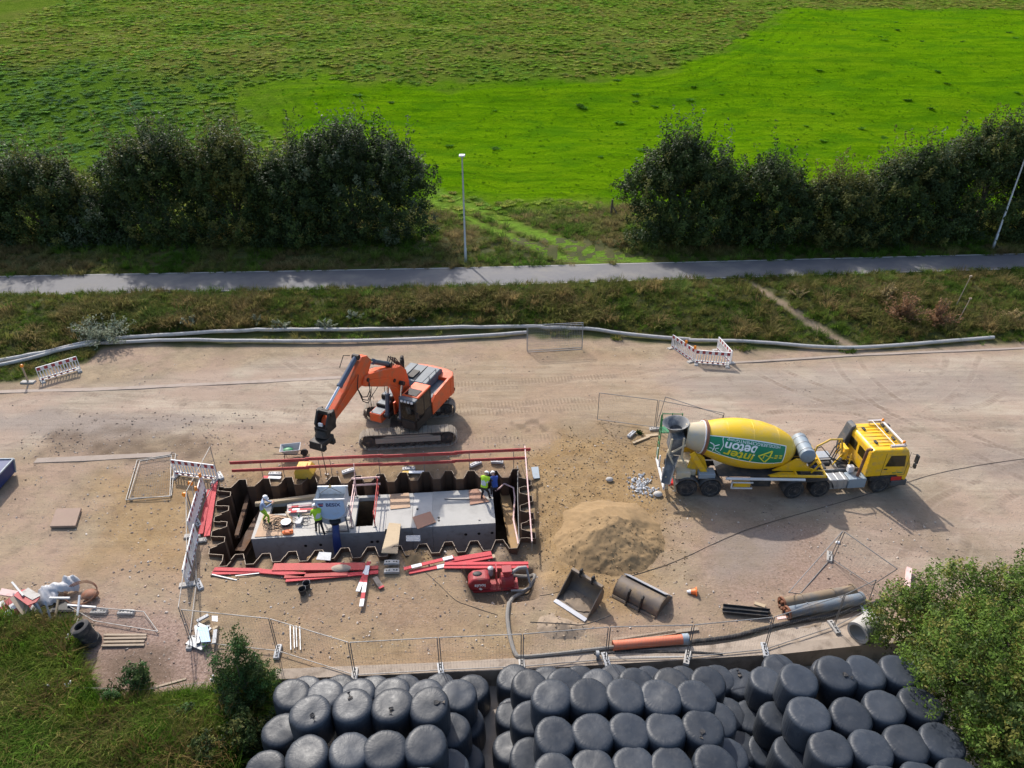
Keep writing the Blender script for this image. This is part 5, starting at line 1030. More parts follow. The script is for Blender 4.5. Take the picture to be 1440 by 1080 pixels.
for side in (-1, 1):
    yc = side*1.43; tr = B(U); prof = [(-2.1-.33*math.sin(a), .5+.33*math.cos(a)) for a in [math.pi*i/8 for i in range(9)]]+[(2.1+.33*math.sin(a), .5-.33*math.cos(a)) for a in [math.pi*i/8 for i in range(9)]]
    tr.extr(prof, yc-.16, yc+.16, 'y'); t = tr.build('track', 'track_dark', EX, False)
    f = B(U); f.b2(-1.75, 1.75, yc-.24, yc+.24, .34, .66); f.extr([(-1.4, .66), (1.4, .66), (1.1, .78), (-1.1, .78)], yc-.2, yc+.2, 'y'); f.build('track_frame', 'track_steel', t, False, .02)
    for x, nm in ((-2.1, 'idler'), (2.1, 'sprocket')):
        w_ = B(U); w_.lathe((x, yc-.26, .5), (0, 1, 0), [(0, .1), (.02, .34), (.5, .34), (.52, .1)], 18); w_.lathe((x, yc-.3, .5), (0, 1, 0), [(0, .1), (.05, .16), (.6, .1)], 12); w_.build(nm, 'track_dark', t)
    for i in range(8): w_ = B(U); w_.cyl((-1.65+i*.47, yc-.22, .2), (-1.65+i*.47, yc+.22, .2), .13, n=12); w_.build('track_roller', 'track_dark', t)
    for x, z, a in track_path(48):
        s_ = link('track_shoe', shoe_me, t); s_.matrix_local = U @ Matrix.Translation((x, yc, z)) @ Matrix.Rotation(a, 4, 'Y')
b = B(U); b.b2(-1.0, 1.0, -1.2, 1.2, .55, .85); b.b2(-.35, .35, -1.45, 1.45, .5, .75); b.build('undercarriage_frame', 'track_dark', EX, False, .03)
b = B(H); b.cyl((0, 0, .85), (0, 0, 1.18), .72, n=28); b.build('slew_ring', 'dark_steel', EX)
b = B(H); b.extr([(-3.0, -1.4), (1.2, -1.4), (1.2, -.75), (.6, -.5), (.6, .5), (1.55, .55), (1.55, 1.45), (-3.0, 1.4)], 1.18, 1.36, 'z'); b.build('upper_deck', 'dark_steel', EX, False, .01)
cw = [(-2.45, -1.47), (-2.45, 1.47)]+[(-2.45-.85*math.cos(a)-.0, 1.47*math.sin(a)) for a in [R(80-160*i/12) for i in range(13)]]
cw = [(-2.3, 1.47), (-2.75, 1.47), (-3.1, 1.25), (-3.28, .8), (-3.33, 0), (-3.28, -.8), (-3.1, -1.25), (-2.75, -1.47), (-2.3, -1.47)]
b = B(H); b.extr(cw, 1.15, 2.34, 'z'); b.build('counterweight', 'exc_orange', EX, False, .06)
b = B(H); b.extr([(-2.3, 1.2), (-.2, 1.2), (-.2, 1.98), (-.6, 2.25), (-2.3, 2.38)], 1.30, 1.46, 'y'); b.build('side_panel', 'exc_orange', EX, False, .02, label='long orange side panel behind the cab')
b = B(H); b.extr([(-2.3, 1.2), (.1, 1.2), (.1, 1.9), (-2.3, 2.3)], -1.47, -1.33, 'y'); b.build('side_panel', 'exc_orange', EX, False, .02)
b = B(H); b.b2(-2.8, -.15, .74, 1.29, 1.36, 2.12); b.build('walkway_box', 'exc_grey', EX, False, .02)
b = B(H); b.extr([(-2.86, 1.3), (-.75, 1.3), (-.75, 2.35), (-.95, 2.6), (-2.6, 2.66), (-2.86, 2.5)], -1.25, .72, 'y'); b.build('engine_hood', 'exc_grey', EX, False, .05)
for y_ in (-.75, -.1): b = B(H); b.b2(-2.6, -1.0, y_-.01, y_+.01, 2.63, 2.68); b.build('hood_seam', 'dark_steel', EX, False)
b = B(H); b.b2(-1.9, -1.1, -.62, -.2, 2.66, 2.72); b.build('hood_vent', 'dark_steel', EX, False, .01)
b = B(H); b.b2(-.72, .2, -1.3, -.65, 1.36, 2.2); b.build('tank', 'exc_grey', EX, False, .04); b = B(H); b.cyl((-.3, -1.0, 2.2), (-.3, -1.0, 2.3), .1); b.build('filler_cap', 'dark_steel', EX)
b = B(H); b.lathe((-1.55, -1.12, 2.6), (0, 0, 1), [(0, .16), (.12, .16), (.14, .11), (.6, .11), (.62, .13), (.85, .12)], 14); b.tube([(-1.55, -1.12, 3.35), (-1.6, -1.15, 3.48), (-1.72, -1.2, 3.5)], .1, 10); b.build('exhaust_stack', 'dark_steel', EX)
b = B(H); [b.tube([(x, .7, 2.0), (x, .7, 2.9)], .022, 6) for x in (-2.1, -1.3, -.5)]; b.tube([(-2.1, .7, 2.9), (-.5, .7, 2.9)], .022, 6); b.tube([(-2.1, .7, 2.5), (-.5, .7, 2.5)], .018, 6); b.build('handrail', 'exc_grey', EX)
# tool boxes stepping down on the right
for i, (x0, x1, z1) in enumerate(((-.25, .4, 2.15), (.4, .95, 1.9), (.95, 1.65, 1.72))):
    b = B(H); b.b2(x0, x1, -1.42, -.72, 1.2, z1); t = b.build('tool_box', 'exc_orange' if i == 2 else 'dark_steel', EX, False, .03); b = B(H); b.b2(x0+.05, x1-.05, -1.37, -.77, z1, z1+.02); b.build('tread_plate', 'exc_grey', t, False)
b = B(H); b.tube([(1.5, -1.35, 1.7), (1.5, -1.35, 2.55), (.1, -1.35, 3.05), (.1, -1.35, 2.1)], .02, 6); b.tube([(1.2, -1.35, 2.3), (1.0, -1.6, 2.6), (.9, -1.6, 2.9)], .015, 6); b.build('handrail', 'dark_steel', EX)
# cab
cabx0, cabx1, cy0, cy1, cz0, cz1 = -.1, 1.6, .52, 1.46, 1.36, 3.12
cab = B(H); cab.b2(cabx0, cabx1, cy0, cy1, cz0, cz0+.55); cab.b2(cabx0, cabx0+.12, cy0, cy1, cz0, cz1-.06)
for x_, y_ in ((cabx1-.05, cy0+.04), (cabx1-.05, cy1-.04), (.7, cy1-.04), (.7, cy0+.04)): cab.b2(x_-.05, x_+.05, y_-.04, y_+.04, cz0, cz1-.06)
CABO = cab.build('cab', 'dark_steel', EX, False, .02)
b = B(H); b.b2(cabx0-.02, cabx1-.28, cy0-.02, cy1+.02, cz1-.1, cz1+.02); b.build('roof', 'exc_orange', CABO, False, .05); b = B(H); b.b2(cabx1-.28, cabx1+.04, cy0-.02, cy1+.02, cz1-.12, cz1-.02); b.build('roof_visor', 'exc_grey', CABO, False, .03)
b = B(H); b.b2(.6, 1.23, cy0+.12, cy1-.12, cz1+.02, cz1+.05); b.build('roof_hatch', 'glass_dark', CABO, False, .01)
for y_ in (.7, .9, 1.1, 1.3): b = B(H); b.b2(cabx1+.03, cabx1+.1, y_-.06, y_+.06, cz1-.18, cz1-.08); b.build('work_lamp', 'white_paint', CABO, False)
b = B(H); b.b2(cabx1-.02, cabx1+.0, cy0+.08, cy1-.08, cz0+.5, cz1-.12); b.build('windscreen', 'glass_dark', CABO, False)
b = B(H); b.b2(.75, cabx1-.1, cy1-.02, cy1, cz0+.4, cz1-.12); b.build('door_window', 'glass_dark', CABO, False); b = B(H); b.b2(cabx0+.15, .65, cy1-.02, cy1, cz0+.6, cz1-.12); b.build('side_window', 'glass_dark', CABO, False); b = B(H); b.b2(cabx0+.15, cabx1-.1, cy0, cy0+.02, cz0+.6, cz1-.12); b.build('side_window', 'glass_dark', CABO, False)
b = B(H); b.b2(.2, .65, .78, 1.2, 1.85, 2.0); b.b2(.15, .27, .78, 1.2, 2.0, 2.65); b.build('operator_seat', 'black', CABO, False, .03)
mt = H @ Matrix.Translation((cabx1+.06, .98, 1.55)) @ Euler((R(90), 0, R(90))).to_matrix().to_4x4(); b = B(H); b.b2(cabx1, cabx1+.05, cy0+.1, cy1-.1, cz0+.02, cz0+.42); b.build('cab_front_plate', 'dark_steel', CABO, False, .02)
b = B(H); b.tube([(1.55, 1.5, 2.9), (1.75, 1.62, 2.75), (1.75, 1.62, 2.4)], .015, 6); b.b2(1.71, 1.79, 1.54, 1.7, 2.2, 2.5); b.build('mirror', 'dark_steel', CABO)
# boom, arm, cylinders (x forward, z up), half widths
def limb(name, poly, hw, mat, y=0.0, parent=EX, bev=.03): b = B(H); b.extr(poly, y-hw, y+hw, 'y'); return b.build(name, mat, parent, False, bev)
b = B(H); [b.b2(-.15, .75, s_*.42-.05, s_*.42+.05, 1.3, 2.05) for s_ in (-1, 1)]; b.build('boom_bracket', 'exc_orange', EX, False, .02)
BY = -.08
limb('boom', [(-.02, 1.55), (.42, 1.5), (.82, 2.6), (1.12, 3.35), (1.55, 3.75), (2.4, 4.15), (3.95, 5.02), (4.08, 5.3), (3.9, 5.5), (3.55, 5.5), (2.2, 5.05), (1.15, 4.6), (.62, 4.45), (.2, 4.0), (.0, 3.2), (-.1, 2.2)], .31, 'exc_orange', BY, bev=.05)
limb('arm', [(3.05, 5.95), (3.35, 6.4), (3.75, 6.55), (4.3, 6.25), (5.5, 5.55), (6.85, 4.85), (6.98, 4.6), (6.85, 4.42), (5.5, 4.75), (4.3, 5.1), (3.9, 5.1), (3.6, 5.25)], .20, 'exc_orange', BY, bev=.04)
def cyl2(name, p, q, rb, rr_, frac, y, parent=EX):
    p = Vector((p[0], y, p[1])); q = Vector((q[0], y, q[1])); m = p.lerp(q, frac); b = B(H); b.cyl(p, m, rb, n=16); b.cyl(m-(m-p).normalized()*.08, m+(m-p).normalized()*.02, rb*1.18, n=16); o = b.build(name, 'hydraulic', parent)
    b = B(H); b.cyl(m, q, rr_, n=12); b.build('piston_rod', 'chrome', o); b = B(H); b.cyl(p+Vector((0, -rb*1.3, 0)), p+Vector((0, rb*1.3, 0)), rb*1.1, n=12); b.cyl(q+Vector((0, -rb*1.3, 0)), q+Vector((0, rb*1.3, 0)), rb, n=12); b.build('pin', 'dark_steel', o)
for s_ in (-1, 1): cyl2('boom_cylinder', (1.35, 1.55), (.95, 3.6), .12, .07, .62, BY+s_*.42)
cyl2('arm_cylinder', (1.35, 4.85), (3.2, 6.02), .13, .075, .72, BY)
cyl2('bucket_cylinder', (4.0, 6.62), (6.75, 5.2), .125, .075, .55, BY)
b = B(H)
for k in range(4): b.tube([(1.2, BY-.2+.13*k, 4.75), (1.0, BY-.2+.13*k, 5.1), (.7, BY-.2+.12*k, 4.7), (.2, BY-.2+.12*k, 4.15), (-.1, BY-.2+.12*k, 3.2), (-.15, BY-.2+.12*k, 2.2)], .028, 6)
b.build('hydraulic_hoses', 'black', EX)
for k, dz in enumerate((0, .22, .38)): b = B(H); b.tube([(3.6, BY+.28, 5.35), (3.75, BY+.4, 4.75-dz), (4.05, BY+.42, 4.55-dz), (4.4, BY+.38, 4.7-dz*.6), (4.6, BY+.3, 5.3), (4.35, BY+.26, 5.9)], .026, 6); b.build('hose_loop', 'black', EX)
b = B(H); b.beam((2.0, BY+.33, 4.45), (3.5, BY+.33, 5.15), .03, .06); b.beam((4.4, BY+.25, 5.9), (6.2, BY+.25, 5.0), .03, .04); b.build('pipe_run', 'exc_orange', EX)
b = B(H); b.tube([(4.2, BY-.2, 6.75), (4.6, BY-.25, 6.95), (5.0, BY-.25, 6.5)], .02, 6); b.build('lamp_bracket', 'dark_steel', EX)
for p in ((1.45, 4.0), (3.72, 5.28), (6.8, 4.62)): b = B(H); b.cyl((p[0], BY-.36, p[1]), (p[0], BY+.36, p[1]), .10, n=14); b.build('pivot_pin', 'dark_steel', EX)
# quick coupler / tiltrotator hanging from the arm tip
b = B(H); b.extr([(6.55, 5.3), (6.95, 5.3), (7.25, 4.75), (7.15, 4.45), (6.7, 4.4), (6.5, 4.7)], BY-.36, BY-.24, 'y'); b.extr([(6.55, 5.3), (6.95, 5.3), (7.25, 4.75), (7.15, 4.45), (6.7, 4.4), (6.5, 4.7)], BY+.24, BY+.36, 'y'); b.b2(6.55, 7.3, BY-.34, BY+.34, 4.32, 4.6); b.b2(6.65, 6.9, BY-.42, BY+.42, 5.1, 5.3); CP = b.build('quick_coupler', 'dark_steel', EX, False, .03)
b = B(H); b.cyl((7.1, BY, 4.38), (7.25, BY, 4.1), .34, n=18); b.build('rotator', 'dark_steel', CP)
b = B(H); b.b2(6.85, 7.75, BY-.36, BY+.36, 3.86, 4.12); b.b2(6.85, 7.05, BY-.42, BY+.42, 3.65, 3.9); b.b2(7.5, 7.75, BY-.4, BY+.4, 3.7, 3.9); b.beam((6.9, BY-.3, 3.9), (6.65, BY-.48, 3.7), .07, .07); b.beam((7.7, BY+.3, 4.1), (8.0, BY+.5, 4.1), .07, .07); b.build('gripper', 'dark_steel', CP, False, .03)
b = B(H); b.b2(7.18, 7.26, BY-.1, BY+.1, 4.7, 4.85); b.build('grease_plate', 'white_paint', CP, False)
hk = Vector((-5.75, 33.4, 0))+(H @ Vector((7.45, BY, 3.7)))
sk_top = SK.matrix_basis @ Vector((0, 0, 2.35))
CH = thing('lifting_chain', 'thin dark chain from the excavator coupler down to the BESIX skip', 'chain', hk); b = B(); d = sk_top-hk; n_ = 46
for i in range(n_):
    c_ = d*(i+.5)/n_; ax = d.normalized(); sd_ = ax.orthogonal().normalized() if i % 2 else ax.cross(ax.orthogonal()).normalized()
    b.beam(c_-ax*(d.length/n_*.62), c_+ax*(d.length/n_*.62), .035, .014, sd_)
b.build('chain_links', 'dark_steel', CH, False); b = B(); b.tube([d+Vector((0, 0, .12)), d+Vector((.07, 0, .04)), d+Vector((.02, 0, -.05)), d+Vector((-.06, 0, 0))], .022, 6); b.build('hook', 'yellow_box', CH)
# second sling ending lower (slack tag line)
b = B(); b.tube([at3(458, 640, 2.0), at3(461, 655, 1.4), at3(463, 668, 1.0)], .01, 5) if False else None
# ================================================================== CONCRETE MIXER TRUCK
pm('truck_yellow', (.80, .47, .008), .38, var=.05, sc=1, dirt=(.42, .29, .13), damt=.45, dsc=3, coat=.1); pm('drum_yellow', (.80, .50, .012), .42, var=.05, sc=.8, dirt=(.60, .43, .13), damt=.45, dsc=1.6, coat=.05)
pm('cream', (.50, .42, .28), .75, var=.15, dirt=(.42, .40, .36), damt=.5); pm('chassis', (.035, .036, .038), .65, .2, var=.3, dirt=(.17, .14, .11), damt=.4); pm('mudguard', (.07, .075, .08), .6, var=.15, damt=.4)
pm('hopper_grey', (.11, .115, .12), .6, .1, var=.2, dirt=(.3, .29, .27), damt=.5); pm('sign_green', (.0, .20, .085), .5, var=.03, damt=.1); pm('sign_white', (.75, .76, .74), .5, damt=0); pm('sign_yellow', (.70, .60, .02), .5, damt=0)
pm('rim_grey', (.2, .2, .2), .5, .3, var=.2, damt=.4); pm('tank_silver', (.45, .46, .46), .4, .5, var=.1, damt=.3); pm('box_blue_grey', (.25, .30, .34), .55, var=.1, damt=.3); pm('stack_rust', (.2, .075, .035), .7, damt=.4); pm('roof_bar', (.55, .5, .47), .4, .3)
pm('tail_red', (.5, .02, .02), .4, damt=0)
tx, ty = 9.2, 28.72
TK = thing('concrete_mixer_truck', 'yellow concrete mixer lorry with green inter beton sign on its drum', 'mixer truck', (tx, ty, 0))
TT = Matrix.Rotation(R(-1.5), 4, 'Z'); TC = Matrix.Translation((14.3-tx, 28.62-ty, 0)) @ Matrix.Rotation(R(5.5), 4, 'Z')
def wheel(xf, x, y, w_=.32, r_=.5):
    s_ = 1 if y > 0 else -1; b = B(xf); b.lathe((x, y-w_/2, r_), (0, 1, 0), [(0, .3), (.0, r_-.06), (.05, r_), (w_-.05, r_), (w_, r_-.06), (w_, .3)], 30); t = b.build('wheel', 'rubber', TK)
    b = B(xf); b.lathe((x, y+s_*(w_/2+.0), r_), (0, s_, 0), [(-.14, .05), (-.12, .2), (-.02, .27), (.004, .31), (-.02, .315)], 24, False); b.build('rim', 'rim_grey', t)
    b = B(xf); b.lathe((x, y+s_*(w_/2-.14), r_), (0, s_, 0), [(0, .12), (.1, .11), (.14, .06)], 14); b.build('hub', 'rim_grey', t)
for x in (-.6, .57):
    for y in (-1.08, 1.08): wheel(TT, x, y, .36)
for x in (-.66, .66):
    for y in (-1.0, 1.0): wheel(TC, x, y, .5)
for y in (-1.06, 1.06): wheel(TC, 3.75, y, .32)
for xf, L in ((TT, (-.6, .57)), (TC, (-.66, .66))):
    for x in L: b = B(xf); b.cyl((x, -1, .5), (x, 1, .5), .09); b.ell((x, 0, .5), (.25, .22, .22)); b.build('axle', 'chassis', TK)
b = B(TC); b.cyl((3.75, -1, .5), (3.75, 1, .5), .07); b.build('axle', 'chassis', TK)
# mudguards: arcs over the wheels
def guard(xf, x, y, w_, r_=.6, mat='mudguard', a0=15, a1=165):
    b = B(xf); n = 10; vs = []
    for rr in (r_, r_+.025):
        for k in range(n+1): a = R(a0+(a1-a0)*k/n); vs += [(x+rr*math.cos(a), y-w_/2, .5+rr*math.sin(a)), (x+rr*math.cos(a), y+w_/2, .5+rr*math.sin(a))]
    m = 2*(n+1); fs = []
    for k in range(n): fs += [(2*k, 2*k+1, 2*k+3, 2*k+2), (m+2*k, m+2*k+2, m+2*k+3, m+2*k+1), (2*k, 2*k+2, m+2*k+2, m+2*k), (2*k+1, m+2*k+1, m+2*k+3, 2*k+3)]
    b.add(vs, fs); b.build('mudguard', mat, TK)
for y in (-1.05, 1.05):
    for x in (-.6, .57): guard(TT, x, y, .44)
    guard(TC, -.66, y, .55, .6, 'chassis', 60, 175); guard(TC, .66, y, .55, .6, 'chassis', 5, 120); b = B(TC); b.b2(-.5, .5, y-.27, y+.27, 1.06, 1.12); b.build('mudguard', 'chassis', TK, False)
# trailer frame
b = B(TT); [b.b2(-1.5, 3.6, s_*.42-.06, s_*.42+.06, .72, 1.02) for s_ in (-1, 1)]; [b.b2(3.4, 6.1, s_*.42-.06, s_*.42+.06, 1.12, 1.32) for s_ in (-1, 1)]; [b.b2(x-.06, x+.06, -.42, .42, .78, .98) for x in (-1.4, -.9, .0, 1.2, 2.2, 3.2)]; [b.beam((3.3, s_*.42, .9), (4.0, s_*.42, 1.2), .12, .3) for s_ in (-1, 1)]
b.build('trailer_frame', 'chassis', TK, False, .01)
b = B(TT); b.b2(.9, 5.0, -.95, .95, 1.06, 1.1); b.build('deck_plate', 'mudguard', TK, False)
b = B(TT); b.cyl((1.2, -1.22, 1.15), (5.0, -1.22, 1.15), .075, n=12); b.build('water_pipe', 'white_paint', TK, label='long white tube along the near side')
b = B(TT); [b.b2(x-.03, x+.03, -1.2, -.4, 1.0, 1.07) for x in (1.4, 2.6, 3.8, 4.8)]; b.build('pipe_brackets', 'chassis', TK, False)
b = B(TT); b.b2(1.65, 2.45, -1.2, -.8, .62, .9); b.build('tool_box', 'truck_yellow', TK, False, .02); b = B(TT); [b.b2(1.5, 2.55, -1.26, -1.2, z, z+.06) for z in (.55, .9)]; b.b2(1.5, 1.56, -1.26, -1.2, .55, .95); b.build('side_guard', 'white_paint', TK, False)
b = B(TT); b.b2(2.6, 3.5, -1.0, -.55, .5, .95); b.cyl((3.0, -.2, .6), (3.0, .6, .6), .2); b.build('air_tank', 'chassis', TK, False, .03)
# rear: bumper, tail frame, ladder
b = B(TT); [b.b2(-1.75, -1.68, y-.05, y+.05, .35, 1.2) for y in (-1.15, -.5, .5, 1.15)]; b.b2(-1.78, -1.66, -1.2, 1.2, .42, .54); b.build('rear_bumper', 'white_paint', TK, False, .01)
b = B(TT); b.beam((-1.72, -1.2, 1.2), (-1.55, -1.2, .45), .06, .1); b.beam((-1.35, -1.22, 1.25), (-1.15, -1.22, .3), .06, .08); b.build('tail_frame', 'cream', TK, False)
b = B(TT); b.b2(-1.5, -1.25, -1.15, -.75, .6, .75); b.build('tail_lamp', 'tail_red', TK, False, .01)
for y in (-.7, .7): b = B(TT); b.extr([(-.7, 1.0), (.5, 1.0), (.15, 2.0), (-.1, 2.2), (-.45, 2.2)], y-.06, y+.06, 'y'); b.build('drum_pedestal', 'truck_yellow', TK, False, .015)
b = B(TT); b.beam((-.55, -.95, 2.45), (.35, -.95, 1.05), .05, .28); b.build('pedestal_brace', 'truck_yellow', TK, False, .01)
b = B(TT); b.b2(-1.3, -.2, -.9, .9, 1.05, 1.35); b.b2(-1.2, -.5, -1.15, -.7, 1.0, 1.4); b.build('rear_box', 'cream', TK, False, .03); b = B(TT); b.b2(-.1, .7, -1.15, -.6, 1.05, 1.35); b.build('pump_box', 'box_blue_grey', TK, False, .03)
# drum
dp0 = Vector((.1, 0, 2.72)); dp1 = Vector((4.6, 0, 2.02)); dax = (dp1-dp0).normalized()
prof = [(.0, .78), (.25, .88), (.9, 1.07), (1.5, 1.18), (2.1, 1.215), (2.8, 1.19), (3.4, 1.07), (3.9, .90), (4.3, .70), (4.5, .52), (4.58, .3)]
def Rad(s): return float(np.interp(s, [p[0] for p in prof], [p[1] for p in prof]))
fine_ = [(s, Rad(s)) for s in np.linspace(0, 4.58, 24)]
# smooth the profile a little
sr = [fine_[0]]+[(fine_[i][0], (fine_[i-1][1]+2*fine_[i][1]+fine_[i+1][1])/4) for i in range(1, 23)]+[fine_[-1]]
def Rad2(s): return float(np.interp(s, [p[0] for p in sr], [p[1] for p in sr]))
b = B(TT); b.lathe(dp0, dax, sr, 64, False); DR = b.build('drum', 'drum_yellow', TK, True, ang=60)
b = B(TT); b.lathe(dp0, dax, [(-.92, .50), (-.9, .55), (-.5, .66), (-.28, .72), (-.02, .79)], 48, False); b.build('drum_mouth', 'cream', DR, True)
b = B(TT); b.lathe(dp0, dax, [(-.06, .80), (-.06, .87), (.06, .87), (.06, .80)], 56, False); b.build('roller_ring', 'stack_rust', DR); b = B(TT); b.lathe(dp0, dax, [(-.12, .78), (-.12, .83), (-.07, .83)], 48, False); b.build('white_band', 'white_paint', DR)
b = B(TT); [b.lathe(dp0, dax, [(s-.008, Rad2(s)+.001), (s, Rad2(s)+.006), (s+.008, Rad2(s)+.001)], 56, False) for s in (.9, 2.1, 3.4)]; b.build('weld_seam', 'drum_yellow', DR)
uy = Vector((0, -1, 0)); uz = dax.cross(uy).normalized(); uz = uz if uz.z > 0 else -uz
def on_drum(s, th, off=0.0):
    r_ = Rad2(s)+off; return TT @ (dp0+dax*s+uy*(r_*math.cos(th))+uz*(r_*math.sin(th)))
def sign_quad(name, s0, s1, t0, t1, off, mat, n=26, m=10, skew=0.0, parent=DR):
    b = B(); vs = []
    for j in range(m+1):
        for i in range(n+1): t = t0+(t1-t0)*j/m; s = s0+(s1-s0)*i/n+skew*(t-t0); vs.append(on_drum(s, R(t), off))
    b.add(vs, [(j*(n+1)+i, j*(n+1)+i+1, (j+1)*(n+1)+i+1, (j+1)*(n+1)+i) for j in range(m) for i in range(n)]); return b.build(name, mat, parent, True)
SB = sign_quad('sign_border', .03, 3.80, -12, 43, .004, 'sign_white'); SG = sign_quad('green_sign', .08, 3.75, -9.5, 40.5, .009, 'sign_green')
def dtext(body, size, sc, th, mat, name='lettering', bold=True, stretch=1.0, shear=.15):
    def f(c): return on_drum(sc-.3-c.x*stretch, R(th)-c.y/1.17, .014+(c.z > 0)*.006)
    return text_part(name, body, size, mat, DR, f, .004, bold, shear)
dtext('inter', .60, 1.86, 1.5, 'sign_yellow', stretch=1.22); dtext('beton', .64, 1.86, 20, 'sign_white', stretch=1.02); dtext('HEIDELBERGCEMENTGroup', .21, 2.45, 35.5, 'sign_white', stretch=1.02, bold=False, shear=0)
def dpoly(name, pts, mat, off=.014):
    b = B(); b.add([on_drum(s-.3, R(t), off) for s, t in pts], [tuple(range(len(pts)))]); return b.build(name, mat, DR, False)
dpoly('arrow_bar', [(3.55, 4), (3.95, 4), (3.95, 8), (3.55, 8)], 'sign_yellow'); dpoly('arrow_bar', [(3.55, 10.5), (3.95, 10.5), (3.95, 14.5), (3.55, 14.5)], 'sign_yellow')
def dline(name, pts, w_, mat):
    b = B()
    for (s0, t0), (s1, t1) in zip(pts[:-1], pts[1:]):
        n = 4
        for k in range(n):
            a = on_drum(s0-.3+(s1-s0)*k/n, R(t0+(t1-t0)*k/n), .013); e = on_drum(s0-.3+(s1-s0)*(k+1)/n, R(t0+(t1-t0)*(k+1)/n), .013); b.beam(a, e, w_, .012, (0, -.6, .8))
    return b.build(name, mat, DR, False)
dline('arrow_mark', [(2.72, 9), (3.35, 24), (3.28, 6), (3.12, -6), (2.72, 9)], .08, 'sign_yellow'); dline('arrow_mark', [(2.98, 3), (3.0, 13), (3.25, 9)], .05, 'sign_yellow'); dline('arrow_mark', [(3.28, 8), (3.5, 7)], .05, 'sign_yellow')
dline('tree_mark', [(.62, -6), (.66, 6), (.6, 16), (.42, 20)], .05, 'sign_white'); dline('tree_mark', [(.66, 12), (.85, 19)], .04, 'sign_white'); dline('tree_mark', [(.74, -2), (.72, 5), (.85, 8)], .035, 'sign_white'); dline('tree_mark', [(.95, 2), (1.02, 20), (.95, 36), (.98, 40)], .03, 'sign_white'); dline('tree_mark', [(.45, 2), (.6, 2)], .035, 'sign_white'); dline('tree_mark', [(.74, -2), (1.0, -6)], .035, 'sign_white')
# front drum support, gearbox, water tank
b = B(TT); [b.extr([(3.5, 1.34), (6.0, 1.34), (5.3, 1.5), (4.75, 2.05), (4.55, 2.05)], s_*.75-.05, s_*.75+.05, 'y') for s_ in (-1, 1)]; b.build('front_support', 'truck_yellow', TK, False, .015)
b = B(TT); b.b2(3.3, 6.05, -1.2, -1.1, 1.26, 1.36); b.b2(3.3, 6.05, 1.1, 1.2, 1.26, 1.36); b.b2(5.95, 6.05, -1.2, 1.2, 1.26, 1.36); b.b2(4.55, 4.65, -1.1, 1.1, 1.26, 1.36); b.extr([(3.2, -1.1), (4.55, -1.1), (4.55, -.8), (3.9, -.8)], 1.28, 1.31, 'z'); b.build('front_subframe', 'truck_yellow', TK, False, .01)
b = B(TT); b.cyl((4.5, 0, 2.03), (5.0, 0, 1.95), .32, .22, 18); b.cyl((5.0, 0, 1.95), (5.3, 0, 1.85), .14); b.build('gearbox', 'chassis', TK)
b = B(TT); b.lathe((5.05, -.85, 2.25), (0, 1, 0), [(-.06, .12), (0, .33), (.04, .37), (1.5, .37), (1.54, .33), (1.6, .12)], 28); WT = b.build('water_tank', 'box_blue_grey', TK); b = B(TT); [b.lathe((5.05, y, 2.25), (0, 1, 0), [(-.025, .37), (-.02, .385), (.02, .385), (.025, .37)], 28, False) for y in (-.6, -.1, .4)]; b.build('tank_strap', 'galv', WT)
b = B(TT); [b.beam((5.05, y, 1.34), (5.05, y, 1.95), .08, .3) for y in (-.5, .4)]; [b.beam((5.35, y, 1.34), (5.7, y, 1.9), .06, .06) for y in (-.9, -.5, .1)]; b.beam((5.7, -.9, 1.9), (5.7, .6, 1.9), .06, .06); b.build('tank_support', 'truck_yellow', TK, False)
b = B(TT); b.tube([(5.6, -.1, 1.6), (5.8, .1, 2.2), (6.4, .2, 2.55), (7.0, .3, 2.5), (7.2, .4, 1.9), (7.3, .5, 1.3), (7.9, .4, 1.15), (8.4, .2, 1.3)], .05, 8); b.build('suction_hose', 'yellow_box', TK); b = B(TT); b.b2(5.5, 5.75, -.75, -.55, 1.36, 1.55); b.build('blue_canister', 'navy', TK, False, .02); b = B(TT); b.tube([(5.5, .5, 1.5), (6.2, .5, 1.9), (6.7, .2, 1.4), (7.5, .0, 1.2)], .03, 6); b.build('air_hoses', 'black', TK)
# charging hopper, chute, green platform
b = B(TT); b.lathe((-1.15, .25, 2.75), (-.12, 0, 1), [(0, .28), (.25, .36), (.62, .62), (.64, .65), (.62, .58), (.28, .3)], 26, False); HP = b.build('charging_hopper', 'hopper_grey', TK)
b = B(TT); b.extr([(-1.5, 2.0), (-.85, 1.95), (-.8, 2.95), (-1.45, 2.9)], -.5, .5, 'y'); b.build('hopper_throat', 'hopper_grey', HP, False, .04)
b = B(TT); b.tube([(-.95, -.65, 3.1), (-.95, -.7, 2.0), (-.6, -.7, 1.35)], .05, 6); b.tube([(-1.5, -.6, 3.0), (-1.6, -.7, 2.2), (-1.2, -.8, 1.4)], .05, 6); b.beam((-1.45, -.72, 2.3), (-.85, -.72, 2.75), .05, .08); b.build('hopper_frame', 'cream', HP)
